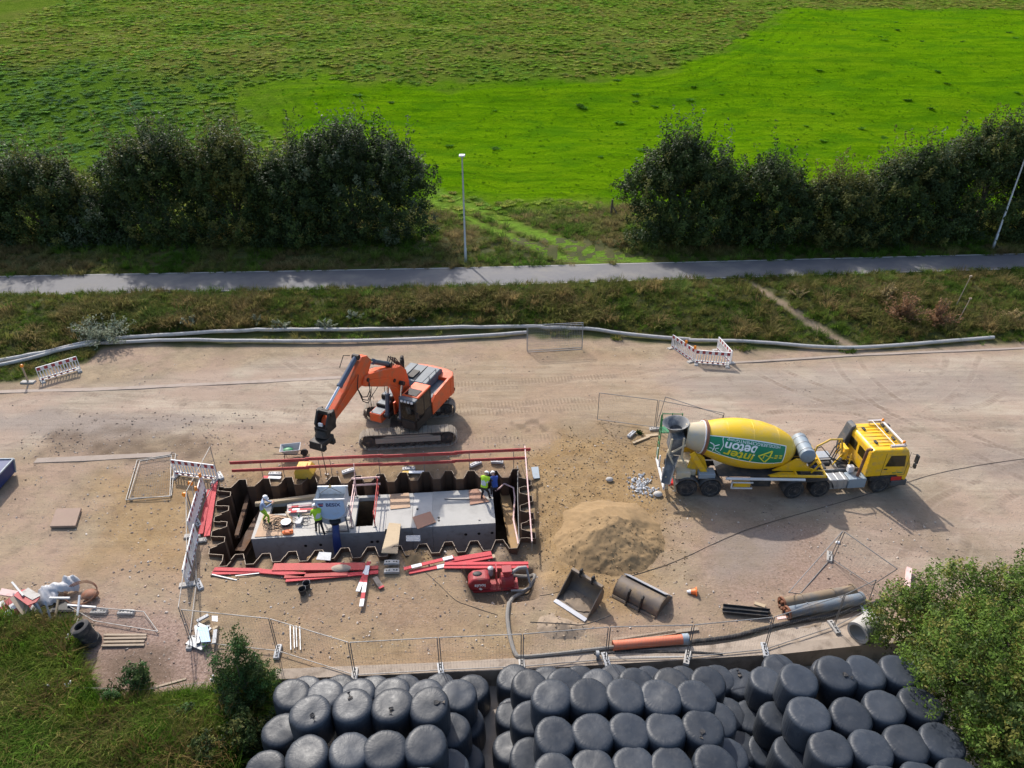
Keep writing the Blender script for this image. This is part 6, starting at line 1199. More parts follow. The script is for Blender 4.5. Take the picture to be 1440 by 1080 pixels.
# half-pipe chute
c0 = Vector((-1.35, -.55, 2.05)); c1 = Vector((-1.75, -1.55, 1.05)); ax = (c1-c0).normalized(); sdv = ax.cross(Vector((0, 0, 1))).normalized(); upv = sdv.cross(ax).normalized(); vs = []; n = 10; b = B(TT)
for k, (c_, r_) in enumerate(((c0, .30), (c0.lerp(c1, .5), .25), (c1, .23))):
    for rr in (r_, r_-.03):
        for i in range(n+1): a = math.pi*i/n; vs.append(c_+sdv*(rr*math.cos(a))-upv*(rr*math.sin(a)*1.0)+upv*.05)
m = n+1; fs = []
for k in range(2):
    o_ = k*2*m
    for i in range(n): fs += [(o_+i, o_+i+1, o_+2*m+i+1, o_+2*m+i), (o_+m+i, o_+3*m+i, o_+3*m+i+1, o_+m+i+1)]
    fs += [(o_, o_+2*m, o_+3*m, o_+m), (o_+n, o_+m+n, o_+3*m+n, o_+2*m+n)]
b.add(vs, fs); b.build('chute', 'hopper_grey', TK, True)
b = B(TT); b.cyl((-1.35, -.45, 1.3), (-1.4, -.5, 2.0), .09); b.build('chute_pivot', 'hopper_grey', TK)
b = B(TT); b.b2(-1.7, -.6, .95, 1.5, 2.25, 2.3); [b.tube([(x, 1.45, 2.3), (x, 1.45, 3.15)], .025, 6) for x in (-1.65, -1.15, -.65)]; b.tube([(-1.65, 1.45, 3.1), (-.65, 1.45, 3.1)], .025, 6); b.tube([(-1.65, 1.45, 2.75), (-.65, 1.45, 2.75)], .02, 6); [b.tube([(-1.72, y, .6), (-1.72, y, 3.1)], .025, 6) for y in (1.0, 1.35)]; [b.tube([(-1.72, 1.0, z), (-1.72, 1.35, z)], .02, 6) for z in (.8, 1.15, 1.5, 1.85, 2.2)]; b.build('access_platform', 'green_paint', TK, False)
# tractor chassis
b = B(TC); [b.b2(-1.2, 4.7, s_*.42-.05, s_*.42+.05, .78, 1.04) for s_ in (-1, 1)]; [b.b2(x-.05, x+.05, -.42, .42, .8, 1.0) for x in (-1.1, 0, 1.2, 1.9, 2.6)]; b.cyl((0, 0, 1.04), (0, 0, 1.14), .45, n=20); b.build('tractor_frame', 'galv_dull', TK, False, .01)
b = B(TC); b.b2(.95, 2.0, -1.2, -.6, .42, .98); [b.b2(x, x+.06, -1.22, -.58, .41, 1.0) for x in (1.1, 1.45, 1.8)]; b.build('fuel_tank', 'tank_silver', TK, False, .05); b = B(TC); b.b2(2.05, 2.95, -1.22, -.62, .42, .98); b.build('battery_box', 'box_blue_grey', TK, False, .03); b = B(TC); b.b2(.95, 2.1, .6, 1.2, .42, .98); b.build('fuel_tank', 'tank_silver', TK, False, .05)
b = B(TC); b.cyl((1.9, -.25, .95), (2.7, -.25, .95), .16); b.cyl((1.0, .2, .9), (1.7, .2, .9), .13); b.ell((2.3, .15, .95), (.35, .28, .2)); b.b2(1.1, 1.3, -.3, .1, .8, 1.05); b.build('gearbox', 'chassis', TK); b = B(TC); b.b2(2.2, 2.5, -.75, -.5, 1.0, 1.35); b.build('white_case', 'white_paint', TK, False, .03); b = B(TC); b.b2(2.25, 2.45, .0, .55, 1.25, 1.9); [b.beam((2.35, y, 1.0), (2.35, y, 1.9), .05, .05) for y in (-.4, .8)]; b.beam((1.7, -.1, 1.05), (2.3, .1, 1.7), .05, .08); b.build('hydraulic_tank', 'truck_yellow', TK, False, .02)
b = B(TC); b.tube([(2.55, -1.0, 1.0), (2.6, -1.0, 1.4), (2.68, -1.0, 2.55)], .075, 10); b.tube([(2.68, -1.0, 2.55), (2.72, -1.1, 2.68), (2.75, -1.2, 2.7)], .075, 10); b.build('exhaust_stack', 'stack_rust', TK)
b = B(TC); b.extr([(2.55, 1.0), (2.75, 1.0), (2.95, 2.55), (3.0, 2.78), (2.78, 2.7), (2.5, 1.7)], .72, 1.3, 'y'); b.build('air_intake', 'mudguard', TK, False, .05); b = B(TC); [b.tube([(1.9, y, 1.05), (2.1, y+.1, 1.5), (2.5, y+.2, 1.9), (2.7, y+.25, 1.6)], .03, 6) for y in (.25, .4, .6)]; b.build('coiled_hoses', 'black', TK)
# cab
cx0, cx1, cw_ = 2.85, 5.02, 1.17; side = [(cx0, 1.02), (cx1-.62, 1.02), (cx1-.02, .62), (cx1+.03, 1.0), (cx1+.02, 1.55), (cx1-.24, 2.35), (cx1-.36, 2.56), (cx0+.12, 2.62), (cx0, 2.5)]
b = B(TC); b.extr(side, -cw_, cw_, 'y'); CB2 = b.build('cab', 'truck_yellow', TK, False, .07)
b = B(TC); b.b2(cx1-1.9, cx1-.5, -cw_+.0, cw_, .72, 1.02); b.build('wheel_arch', 'chassis', CB2, False, .04); b = B(TC); b.b2(cx1-.75, cx1+.1, -cw_-.01, cw_+.01, .36, .70); b.build('front_bumper', 'mudguard', CB2, False, .05); b = B(TC); b.b2(cx1-.8, cx1-.25, -cw_-.02, -cw_+.02, .72, .95); b.build('step_panel', 'tail_red', CB2, False, .01)
for s_ in (-1, 1):
    yy = s_*cw_; b = B(TC); b.extr([(3.72, 1.62), (4.72, 1.56), (4.62, 2.22), (3.86, 2.24)], yy-.012, yy+.012, 'y'); b.build('door_window', 'glass_dark', CB2, False); b = B(TC); [b.b2(x, x+.012, yy-.008, yy+.008, 1.05, 2.4) for x in (3.6, 4.82)]; b.b2(3.6, 4.82, yy-.008, yy+.008, 1.05, 1.062); b.build('door_seam', 'chassis', CB2, False); b = B(TC); b.b2(3.68, 3.86, yy-.03, yy+.03, 1.42, 1.47); b.build('door_handle', 'chassis', CB2, False, .01)
    b = B(TC); b.tube([(cx1-.1, yy, 2.3), (cx1+.12, yy+s_*.14, 2.3), (cx1+.12, yy+s_*.14, 1.5), (cx1-.0, yy, 1.5)], .015, 6); b.b2(cx1+.06, cx1+.14, yy+s_*.14-.1, yy+s_*.14+.1, 1.85, 2.3); b.b2(cx1+.06, cx1+.14, yy+s_*.14-.08, yy+s_*.14+.08, 1.55, 1.78); b.build('mirror', 'chassis', CB2, False, .01)
b = B(TC); [b.b2(2.84, 2.86, y0, y1, 1.72, 2.2) for y0, y1 in ((-.75, -.1), (.1, .75))]; b.build('rear_window', 'glass_dark', CB2, False)
wsx = lambda z: cx1-.24+(2.35-z)/(2.35-1.55)*.26; b = B(TC); P = [(wsx(1.6)+.012, -1.08, 1.6), (wsx(1.6)+.012, 1.08, 1.6), (wsx(2.3)+.012, 1.0, 2.3), (wsx(2.3)+.012, -1.0, 2.3)]; b.add(P, [(0, 1, 2, 3)]); b.build('windscreen', 'glass_dark', CB2, False)
b = B(TC); b.b2(cx1+.0, cx1+.05, -1.0, 1.0, 1.0, 1.45); b.build('grille', 'chassis', CB2, False, .02); b = B(TC); [b.b2(cx1+.02, cx1+.1, s_*.95-.18, s_*.95+.18, .5, .66) for s_ in (-1, 1)]; b.build('headlight', 'white_paint', CB2, False, .02)
b = B(TC); [b.b2(3.0, 4.5, y-.012, y+.012, 2.6, 2.625) for y in (-.8, -.55, -.3, 0, .3, .55, .8)]; b.build('roof_ribs', 'truck_yellow', CB2, False)
b = B(TC); [b.b2(x-.06, x+.06, y-.12, y+.12, 2.62, 2.70) for x, y in ((3.3, -.55), (3.3, .6), (4.3, -.35), (4.35, .35), (4.4, .8))]; b.build('roof_fittings', 'chassis', CB2, False, .02)
b = B(TC); b.tube([(4.45, -1.05, 2.78), (4.45, 1.05, 2.78)], .06, 8); b.b2(3.75, 4.5, -1.13, -1.01, 2.70, 2.80); b.b2(3.75, 4.5, 1.01, 1.13, 2.70, 2.80); b.tube([(3.95, -1.05, 2.8), (3.95, 1.05, 2.8)], .02, 6); [b.tube([(x, y, 2.6), (x, y, 2.78)], .02, 5) for x in (3.8, 4.4) for y in (-1.0, 1.0)]; b.build('roof_light_bar', 'roof_bar', CB2)
b = B(TC); [b.lathe((4.45, y, 2.82), (0, 0, 1), [(0, .07), (.1, .06), (.13, .02)], 10) for y in (-.95, .95)]; b.build('beacon', 'orange_lamp', CB2)
mt = TC @ Matrix.Translation((4.45, -cw_-.006, 1.2)) @ Euler((R(90), 0, 0)).to_matrix().to_4x4(); text_part('door_lettering', 'inter beton', .12, 'sign_green', CB2, mt, .003, True)
# ================================================================== SILAGE BALES
def film_mat():
    m, nt, bs = newmat('bale_film'); M['bale_film'] = m; tc = nd(nt, 'TexCoord').outputs['Object']
    oi = nd(nt, 'ObjectInfo').outputs['Random']; mp = nd(nt, 'Mapping'); nt.links.new(tc, mp.inputs[0]); cb = nd(nt, 'CombineXYZ'); nt.links.new(mth(nt, 'MULTIPLY', oi, 37.0), cb.inputs[0]); nt.links.new(oi, cb.inputs[2]); nt.links.new(cb.outputs[0], mp.inputs['Location'])
    v = mp.outputs[0]; n1 = noi(nt, v, 1.6, 5, .6); n2 = noi(nt, v, 6, 6, .7)
    c = mixc(nt, n1, (.019, .023, .030), (.042, .050, .063)); c = mixc(nt, mth(nt, 'MULTIPLY', rmp(nt, n2, .52, .7), .3), c, (.08, .083, .088))
    hs = nd(nt, 'HueSaturation'); nt.links.new(c, hs.inputs['Color']); nt.links.new(rmp(nt, oi, 0, 1, .8, 1.25), hs.inputs['Value']); nt.links.new(hs.outputs[0], bs.inputs['Base Color'])
    nt.links.new(rmp(nt, n2, .3, .7, .36, .5), bs.inputs['Roughness']); bs.inputs['Specular IOR Level'].default_value = .26
    # wrinkles: streaks turning round the rim
    sp = nd(nt, 'SeparateXYZ'); nt.links.new(tc, sp.inputs[0]); an = mth(nt, 'ARCTAN2', sp.outputs[1], sp.outputs[0]); rr = mth(nt, 'SQRT', mth(nt, 'ADD', mth(nt, 'MULTIPLY', sp.outputs[0], sp.outputs[0]), mth(nt, 'MULTIPLY', sp.outputs[1], sp.outputs[1])))
    c2 = nd(nt, 'CombineXYZ'); nt.links.new(mth(nt, 'MULTIPLY', an, 5.5), c2.inputs[0]); nt.links.new(mth(nt, 'MULTIPLY', rr, .9), c2.inputs[1]); nt.links.new(mth(nt, 'ADD', mth(nt, 'MULTIPLY', oi, 50), mth(nt, 'MULTIPLY', sp.outputs[2], .5)), c2.inputs[2])
    w1 = noi(nt, c2.outputs[0], 1.6, 4, .6); h = mth(nt, 'ADD', mth(nt, 'MULTIPLY', w1, rmp(nt, rr, .3, .62, .0, 1.0)), mth(nt, 'MULTIPLY', noi(nt, v, 2.2, 5, .6), .8)); bump(nt, bs, h, .5, .035)
film_mat()
def bale_mesh(seed):
    r_ = random.Random(seed); n = 40; Rr, Hh = .625, 1.2; prof = [(0, .5), (.03, .58), (.10, .615), (.3, .632), (.6, .638), (.9, .632), (1.08, .62), (1.15, .595), (1.188, .545), (1.203, .45), (1.21, .3), (1.215, .08)]
    ple = [r_.uniform(-1, 1) for _ in range(n)]; sq = r_.uniform(-.03, .03); b = B(); vs = []
    for j, (h, q) in enumerate(prof):
        for i in range(n):
            a = 2*math.pi*i/n; pl = ple[i]*.011*(1 if .03 <= h <= 1.17 and q < .62 else .35); rr = q*(1+sq*math.cos(2*a)+.012*math.sin(3*a+seed))+pl; zz = h+.02*math.sin(a+seed)*(h > 1)+.012*mnoise.noise(Vector((math.cos(a)*q*3, math.sin(a)*q*3, seed)))*(h > .9)
            vs.append((rr*math.cos(a), rr*math.sin(a), zz))
    m = len(prof); fs = [(j*n+i, j*n+(i+1) % n, (j+1)*n+(i+1) % n, (j+1)*n+i) for j in range(m-1) for i in range(n)]+[tuple(range((m-1)*n, m*n))]
    b.add(vs, fs); return b.mesh('bale', 'bale_film', True, 60)
BM = [bale_mesh(i) for i in range(8)]
ORD = ['first', 'second', 'third', 'fourth', 'fifth', 'sixth', 'seventh', 'eighth', 'ninth', 'tenth', 'eleventh']
LAY = {1: 'bottom', 2: 'middle', 3: 'top'}
def bale(x, y, layer, stack, row, col, z=None):
    o = link('silage_bale', BM[random.randrange(8)]); s_ = random.uniform(1.02, 1.08)*(.97 if layer < 3 else 1); o.scale = (s_, s_*random.uniform(.97, 1.02), 1); zz = YARD_Z+(layer-1)*1.19 if z is None else z
    o.location = (x, y, zz+.003*layer); o.rotation_euler = (random.gauss(0, .025), random.gauss(0, .025), random.random()*6.28)
    if random.random() < .10:
        b = B(); n_ = 7; L_ = random.uniform(.2, .4); a_ = random.random()*6.28; vs = []
        for i_ in range(n_+1):
            t_ = i_/n_; x_ = math.cos(a_)*(.15+L_*t_); y_ = math.sin(a_)*(.15+L_*t_); w2_ = .04+.04*math.sin(t_*7); vs += [(x_-math.sin(a_)*w2_, y_+math.cos(a_)*w2_, 1.225+.05*random.random()), (x_+math.sin(a_)*w2_, y_-math.cos(a_)*w2_, 1.225+.05*random.random())]
        b.add(vs, [(2*i_, 2*i_+1, 2*i_+3, 2*i_+2) for i_ in range(n_)]); b.build('film_flap', 'rubber', o, False)
    tag(o, 'black bale, %s layer, %s stack, %s row from wall, %s from left' % (LAY[layer], stack, ORD[row], ORD[col]), 'silage bale', '%s stack of black silage bales' % stack)
jt = lambda: random.uniform(-.04, .04)
def tops(layer): return YARD_Z+layer*1.19+.02
# left stack, top layer measured one by one, lower layers stepping out under it
left3 = [[(437, 999), (496, 993), (550, 990), (604, 989)], [(434, 1059), (490, 1056), (542, 1051), (598, 1044)]]
for r_, row in enumerate(left3):
    for c_, p in enumerate(row): x, y = at(*p, tops(3)); bale(x, y, 3, 'left', r_, c_)
for r_ in (2, 3):
    for c_ in range(4): x, y = at(*left3[1][c_], tops(3)); bale(x+jt(), y-1.32*(r_-1)+jt(), 3, 'left', r_, c_)
for r_ in range(5):
    for c_ in range(6):
        if r_ == 0 or c_ in (0, 5): bale(-7.45+1.12*c_+jt()-.05*r_, 15.45-1.29*r_+jt(), 2, 'left', r_, c_)
for r_ in range(5):
    for c_ in range(6):
        if r_ == 0 or c_ in (0, 5): bale(-7.4+1.19*c_+jt()-.06*r_, 16.5-1.3*r_+jt()*1.2-.0*c_, 1, 'left', r_, c_)
mid3 = [[(776, 977), (827, 977), (880, 976), (931, 977), (979, 976)], [(780, 1032), (833, 1027), (885, 1025), (936, 1026), (990, 1022)]]
for r_, row in enumerate(mid3):
    for c_, p in enumerate(row): x, y = at(*p, tops(3)); bale(x, y, 3, 'middle', r_, c_)
for r_ in (2, 3):
    for c_ in range(5): x, y = at(*mid3[1][c_], tops(3)); bale(x+jt(), y-1.3*(r_-1)+.15+jt(), 3, 'middle', r_, c_)
for r_ in range(5):
    for c_ in range(6):
        if r_ == 0 or c_ in (0, 5): bale(.55+1.235*c_+jt(), 15.95-1.29*r_+jt()-.1, 2, 'middle', r_, c_)
for r_ in range(5):
    for c_ in range(7):
        if r_ == 0 or c_ in (0, 6): bale(.05+1.245*c_+jt(), 16.95-1.3*r_+jt()-.0*c_-.05, 1, 'middle', r_, c_)
right3 = [[(1123, 953), (1177, 950), (1218, 944), (1265, 940)], [(1140, 1003), (1197, 1002), (1245, 992), (1297, 988)], [(1173, 1053), (1227, 1050), (1277, 1043), (1325, 1040)]]
for r_, row in enumerate(right3):
    for c_, p in enumerate(row): x, y = at(*p, tops(3)-(.25 if (r_, c_) == (0, 1) else 0)); bale(x, y, 3, 'right', r_, c_)
for c_, p in enumerate(((1195, 1107), (1250, 1104), (1300, 1097), (1352, 1092))): x, y = at(*p, tops(3)); bale(x, y, 3, 'right', 3, c_)
r2 = [[(1080, 957), (1170, 944)], [(1095, 1007)], [(1115, 1057)]]
for r_, row in enumerate(r2):
    for c_, p in enumerate(row): x, y = at(*p, tops(2)); bale(x, y, 2, 'right', r_, c_)
r1 = [[(1043, 958), (1098, 938)], [(1058, 1007)], [(1075, 1053)]]
for r_, row in enumerate(r1):
    for c_, p in enumerate(row): x, y = at(*p, tops(1)); bale(x, y, 1, 'right', r_, c_)
# bales carrying the top layer of the right stack
k = 3
for r_, row in enumerate(right3[:3]):
    for c_, p in enumerate(row):
        x, y = at(*p, tops(3)); 
        if c_ == 3 or r_ == 2: bale(x+.25, y-.1, 2, 'right', r_, k+c_); bale(x+.35, y-.15, 1, 'right', r_, k+c_-1)
        elif c_ > 0 and r_ == 0: bale(x+.1, y-.25, 2, 'right', r_, k+c_-1)
# ================================================================== HEAPS, BUCKETS, PUMP, PIPES, SMALL THINGS
pm('sand', (.235, .155, .075), .95, var=.25, sc=1.0, dirt=(.23, .15, .07), damt=.5, dsc=3, bmp=.04, bsc=5); pm('grey_soil', (.29, .22, .155), .95, var=.25, sc=1.5, dirt=(.2, .15, .1), damt=.4, bmp=.03, bsc=7)
def heap(name, label, poly, hgt, mat, crest=None, scrape=False, lump=.1, cut=None):
    P = pxpoly(poly); xs_ = [p[0] for p in P]; ys_ = [p[1] for p in P]; st = .06
    X_, Y_ = np.meshgrid(np.arange(min(xs_)-.4, max(xs_)+.4, st), np.arange(min(ys_)-.4, max(ys_)+.4, st))
    d = pdist(P, X_, Y_)+(fbm(X_, Y_, .9, 3, 40)-.5)*.7; slope = .5; z = np.minimum(np.maximum(d, 0)*slope, hgt*(.75+.5*fbm(X_, Y_, .5, 2, 41)))
    z = np.where(d > 0, z, d*.15); lum = ((fbm(X_, Y_, 2.2, 3, 42)-.5)*1.2+(fbm(X_, Y_, 7, 3, 43)-.5)*1.2)*lump*sm(0, .4, d)
    if scrape:
        a = cut; bx0, by0 = at(*a[0]); bx1, by1 = at(*a[1]); dd = ((X_-bx0)*(-(by1-by0))+(Y_-by0)*(bx1-bx0))/math.hypot(bx1-bx0, by1-by0)
        plane = hgt*.8-.12*np.maximum(dd, 0); k = sm(-.1, .15, dd); z = np.where(dd > 0, np.minimum(z, plane), z); lum = lum*(1-k)+k*.02*np.sin((X_*1.0+Y_*.75)*14)*sm(.3, .6, d)
    z = z+lum; z0 = tz(X_, Y_); Z_ = z0+z-.02; idx = np.arange(X_.size).reshape(X_.shape); q_ = np.stack([idx[:-1, :-1], idx[:-1, 1:], idx[1:, 1:], idx[1:, :-1]], -1).reshape(-1, 4)
    kk = (d > -.2).ravel()[q_].all(1); c = Vector((sum(xs_)/len(xs_), sum(ys_)/len(ys_), 0))
    V_ = np.stack([X_.ravel()-c.x, Y_.ravel()-c.y, Z_.ravel()], 1); q_ = q_[kk]; used = np.unique(q_); rm = np.full(len(V_), -1); rm[used] = np.arange(len(used))
    o = link(name, npmesh(name, V_[used], rm[q_], [mat], None, True)); o.location = c; tag(o, label, 'heap')
    n = int(len(used)*.12) if lump > .05 else int(len(used)*.05); pi = rng.choice(used, n); s_ = .025+.09*rng.random(n)**3; Pq = V_[pi]+np.array([c.x, c.y, 0]); keep = (lump > .05) & (Y_.ravel()[pi] < (min(ys_)+max(ys_))*.5+(.2 if scrape else 9)); Pq, s_ = Pq[keep], s_[keep]
    base = np.array([.33, .22, .11] if mat == 'sand' else [.38, .29, .2])
    if len(Pq): scatter(name+'_clods', Pq+np.array([0, 0, .01]), np.stack([s_]*3, 1), rng.uniform(0, 6, (len(Pq), 3)), stones, base*(.6+.7*rng.random((len(Pq), 1))))
    return o
heap('sand_heap', 'big heap of ochre sand with a scraped smooth top behind the two buckets', [(778, 755), (795, 718), (845, 700), (895, 708), (928, 738), (936, 775), (908, 806), (860, 816), (812, 806), (783, 785)], 1.0, 'sand', scrape=True, cut=((800, 742), (930, 752)), lump=.08)
heap('soil_heap', 'low greyish soil heap in front of the open bucket', [(755, 885), (775, 862), (800, 868), (826, 880), (815, 898), (775, 902)], .55, 'grey_soil', lump=.07)
heap('soil_heap', 'long crumbly soil ridge behind the right fence line', [(1100, 886), (1160, 868), (1190, 872), (1140, 888)], .25, 'grey_soil', lump=.06)
heap('soil_heap', 'small soil spill sliding against the near sheet piles', [(570, 778), (588, 774), (604, 786), (590, 795), (574, 793)], .3, 'sand', lump=.06)
heap('soil_heap', 'sandy spill left of the gangplank at the near piles', [(434, 785), (450, 782), (453, 796), (437, 797)], .2, 'sand', lump=.06)
# excavator buckets
pm('bucket_steel', (.13, .105, .085), .55, .35, var=.3, sc=2, dirt=(.26, .19, .11), damt=.5); pm('worn_steel', (.45, .46, .49), .4, .25, var=.15, damt=.2)
def bucket(label, px, py, rz, rot, w_=1.5, open_up=True):
    r = thing('digging_bucket', label, 'bucket', at3(px, py, 0), 0, 'excavator buckets beside the sand heap', rot=rot)
    prof = [(0, 0), (.45, -.02), (.85, .08), (1.08, .32), (1.15, .65), (1.02, .95)]; inn = [(x-(.03 if x > .9 else 0), z+.03) for x, z in prof]
    b = B(); n = len(prof); vs = [(x, -w_/2, z) for x, z in prof]+[(x, w_/2, z) for x, z in prof]+[(x, -w_/2, z) for x, z in inn]+[(x, w_/2, z) for x, z in inn]
    b.add(vs, [f for i in range(n-1) for f in ((i, n+i, n+i+1, i+1), (2*n+i, 2*n+i+1, 3*n+i+1, 3*n+i))]+[(0, 2*n, 3*n, n), (n-1, 2*n-1, 4*n-1, 3*n-1)]); b.build('bucket_shell', 'bucket_steel', r, True, ang=50)
    for s_ in (-1, 1): b = B(); b.extr([(0, 0), (.45, -.02), (.85, .08), (1.08, .32), (1.15, .65), (1.02, .97), (.55, .55), (.1, .12)], s_*w_/2-.02, s_*w_/2+.02, 'y'); b.build('side_plate', 'bucket_steel', r, False)
    b = B(); b.b2(-.16, .04, -w_/2-.02, w_/2+.02, -.03, .03); b.build('cutting_edge', 'worn_steel', r, False)
    b = B(); b.b2(.05, .82, -w_/2+.05, w_/2-.05, -.045, -.025); b.build('wear_plate', 'worn_steel', r, False)
    b = B(); b.b2(.95, 1.1, -w_/2, w_/2, .92, 1.04); b.build('top_beam', 'bucket_steel', r, False, .02)
    for s_ in (-1, 1): b = B(); b.extr([(.85, .98), (1.2, .98), (1.42, .5), (1.35, .35), (1.2, .4), (1.17, .65)], s_*.3-.03, s_*.3+.03, 'y'); b.extr([(.85, 1.0), (1.15, 1.0), (1.1, 1.28), (.95, 1.28)], s_*.3-.03, s_*.3+.03, 'y'); b.cyl((1.02, s_*.3-.06, 1.18), (1.02, s_*.3+.06, 1.18), .08); b.build('hook_ear', 'dark_steel', r, False, .01)
    if open_up: b = B(); b.ell((.6, 0, .03), (.52, w_*.47, .12), 26, 12); b.v = [v+Vector((random.uniform(-.05, .05), random.uniform(-.05, .05), random.uniform(-.025, .025))) for v in b.v]; b.build('soil_left_inside', 'grey_soil', r)
    return r
bucket('open digging bucket with bright cutting edge, mouth to the camera, left of the pair', 803, 857, 0, (0, 0, R(49)), 1.55)
bucket('closed-looking bucket lying on its mouth with two ribs, right of the pair', 900, 840, 0, (0, R(-137), R(53)), 2.0, False).location += Vector((.5, .62, .03))
# pump with hose
PU = thing('water_pump', 'red dewatering pump with white lettering sitting in a small hollow by the pit', 'pump', at3(692, 824, -.58), R(6)); PU.scale = (.86, .86, .86)
b = B(); b.b2(-1.25, 1.3, -.38, .38, 0, .1); b.b2(-1.25, -1.15, -.45, .45, 0, .16); b.b2(1.2, 1.3, -.45, .45, 0, .16); b.build('skid', 'red_dark', PU, False)
b = B(); b.extr([(-1.2, .12), (-.1, .12), (-.1, .75), (-.25, .88), (-.95, .88), (-1.2, .62)], -.36, .36, 'y'); HD = b.build('engine_hood', 'red_dark', PU, False, .1); b = B(); b.ell((-.72, .05, .88), (.24, .17, .05)); b.build('air_inlet', 'black', HD)
text_part('lettering', 'louis', .30, 'sign_white', HD, Matrix.Translation((-.62, -.372, .48)) @ Euler((R(90), R(180), 0)).to_matrix().to_4x4(), .004, True); b = B(); b.box((-.6, -.37, .24), (.16, .02, .1), Euler((0, R(45), 0)).to_matrix()); b.build('logo_mark', 'sign_white', HD, False)
b = B(); b.cyl((-.05, .12, .7), (-.05, .12, 1.1), .13); b.lathe((-.05, .12, 1.1), (0, 0, 1), [(0, .15), (.04, .15), (.08, .08)], 12); b.build('silver_filter', 'galv', PU)
b = B(); [b.beam((.22, y, .1), (.22, y, 1.25), .06, .06) for y in (-.3, .3)]; b.beam((.22, -.3, 1.25), (.22, .3, 1.25), .06, .06); b.build('lifting_frame', 'red_dark', PU, False)
b = B(); b.cyl((.45, 0, .45), (1.05, 0, .45), .33, n=18); b.b2(.4, 1.1, -.34, .34, .1, .45); b.cyl((.75, 0, .6), (.75, 0, 1.12), .2, n=14); b.b2(.5, 1.0, -.25, .25, 1.05, 1.14); b.build('pump_housing', 'red_dark', PU, False, .03)
b = B(); b.tube([(1.0, 0, .8), (1.35, .1, 1.0), (1.75, .15, .95)], .1, 10); b.tube([(1.75, .15, .95), (1.85, -.3, .5), (1.9, -.5, .25), (1.5, -.6, .15), (.9, -.55, .15)], .06, 8); b.build('manifold_pipe', 'galv_dull', PU)
def run(name, label, cat, pts, r_, mat, z=None, smooth_n=6, group=None, on_ground=True, n=8):
    P = [Vector((*(atg(*p[:2])[:2] if len(p) < 3 else at(*p[:2], 0)), p[2] if len(p) > 2 else 0)) for p in pts]; Q = []
    for i in range(len(P)-1):
        p0, p1, p2, p3 = P[max(0, i-1)], P[i], P[i+1], P[min(len(P)-1, i+2)]
        for k in range(smooth_n):
            t = k/smooth_n; Q.append(.5*((2*p1)+(-p0+p2)*t+(2*p0-5*p1+4*p2-p3)*t*t+(-p0+3*p1-3*p2+p3)*t**3))
    Q.append(P[-1])
    if on_ground: zz = [gz(q.x, q.y) for q in Q]; zz = [sum(zz[max(0, i-4):i+5])/len(zz[max(0, i-4):i+5]) for i in range(len(zz))]; zz = [max(z_, gz(q.x, q.y)) for q, z_ in zip(Q, zz)]; Q = [Vector((q.x, q.y, z_+r_*(1.5 if name == 'bank_pipe' else .9)+q.z)) for q, z_ in zip(Q, zz)]
    c = Q[len(Q)//2].copy(); b = B(); b.tube([q-c for q in Q], r_, n); o = b.build(name, mat); o.location = c; return tag(o, label, cat, group)
pm('hose_grey', (.20, .185, .165), .7, var=.15, dirt=(.3, .24, .18), damt=.4); pm('pipe_grey', (.40, .385, .36), .6, var=.1, dirt=(.25, .2, .15), damt=.35); pm('pipe_orange', (.60, .17, .085), .5, var=.08, damt=.25)
run('suction_hose', 'grey hose curling from the red pump down to the fence', 'hose', [(718, 800, .5), (742, 798, .2), (752, 812), (745, 830), (722, 845), (714, 862), (715, 885), (719, 905), (725, 922), (735, 926), (790, 921), (850, 914), (878, 911)], .085, 'hose_grey')
run('drain_hose', 'black hose running along the fence toward the big leafy tree', 'hose', [(864, 917), (930, 909), (985, 904), (1030, 897), (1070, 887), (1110, 878), (1170, 868), (1215, 855), (1250, 843)], .085, 'rubber')
run('drain_pipe', 'thin dark pipe on the apron under the orange pipe', 'pipe', [(835, 921), (880, 920), (950, 918), (1015, 923)], .06, 'rubber')
run('drain_pipe', 'pale thin pipe beside the dark one on the apron', 'pipe', [(852, 927), (890, 926), (960, 925)], .04, 'pipe_grey')
for i, (y, z) in enumerate(((-.0, 0), )): pass
b = B(); b.lathe((0, 0, 0), (1, 0, 0), [(0, .13), (0, .165), (.12, .165), (.12, .15)], 14, False); o = b.build('pipe_coupling', 'galv'); o.location = at3(838, 921, .2); tag(o, 'silver coupling at the left end of the dark thin pipe', 'coupling')
run('bank_pipe', 'upper long grey pipe lying along the foot of the bank', 'pipe', [(-60, 524), (0, 512), (60, 500), (110, 488), (173, 480), (283, 471), (380, 469), (480, 467.5), (600, 465), (740, 463), (770, 465), (818, 466), (870, 472), (940, 479), (970, 481)], .13, 'pipe_grey', group='long grey pipes on the bank')
run('bank_pipe', 'lower long grey pipe nearer the road, ending at the upright fence panels', 'pipe', [(-60, 528), (0, 518), (50, 506), (90, 495), (133, 487.5), (167, 485.5), (233, 482), (330, 483), (480, 483.5), (620, 479), (740, 471)], .125, 'pipe_grey', group='long grey pipes on the bank')
run('bank_pipe', 'right-hand grey pipe sagging past the trail toward the road edge', 'pipe', [(968, 482), (1040, 483), (1100, 487), (1140, 490.5), (1190, 492), (1240, 490.5), (1320, 484), (1396, 478)], .12, 'pipe_grey', group='long grey pipes on the bank')
run('power_cable', 'thin dark cable crossing the yard under the mixer truck', 'cable', [(1470, 642), (1380, 654), (1310, 668), (1240, 690), (1150, 716), (1050, 746), (960, 786), (905, 806), (868, 816)], .011, 'black')
run('power_cable', 'thin cable running from the red boards to the pump hollow', 'cable', [(592, 800), (615, 820), (640, 844), (660, 853), (700, 866)], .010, 'black')
run('power_cable', 'thin cable curving between the pump and the open bucket', 'cable', [(722, 846), (760, 838), (800, 829)], .009, 'black')
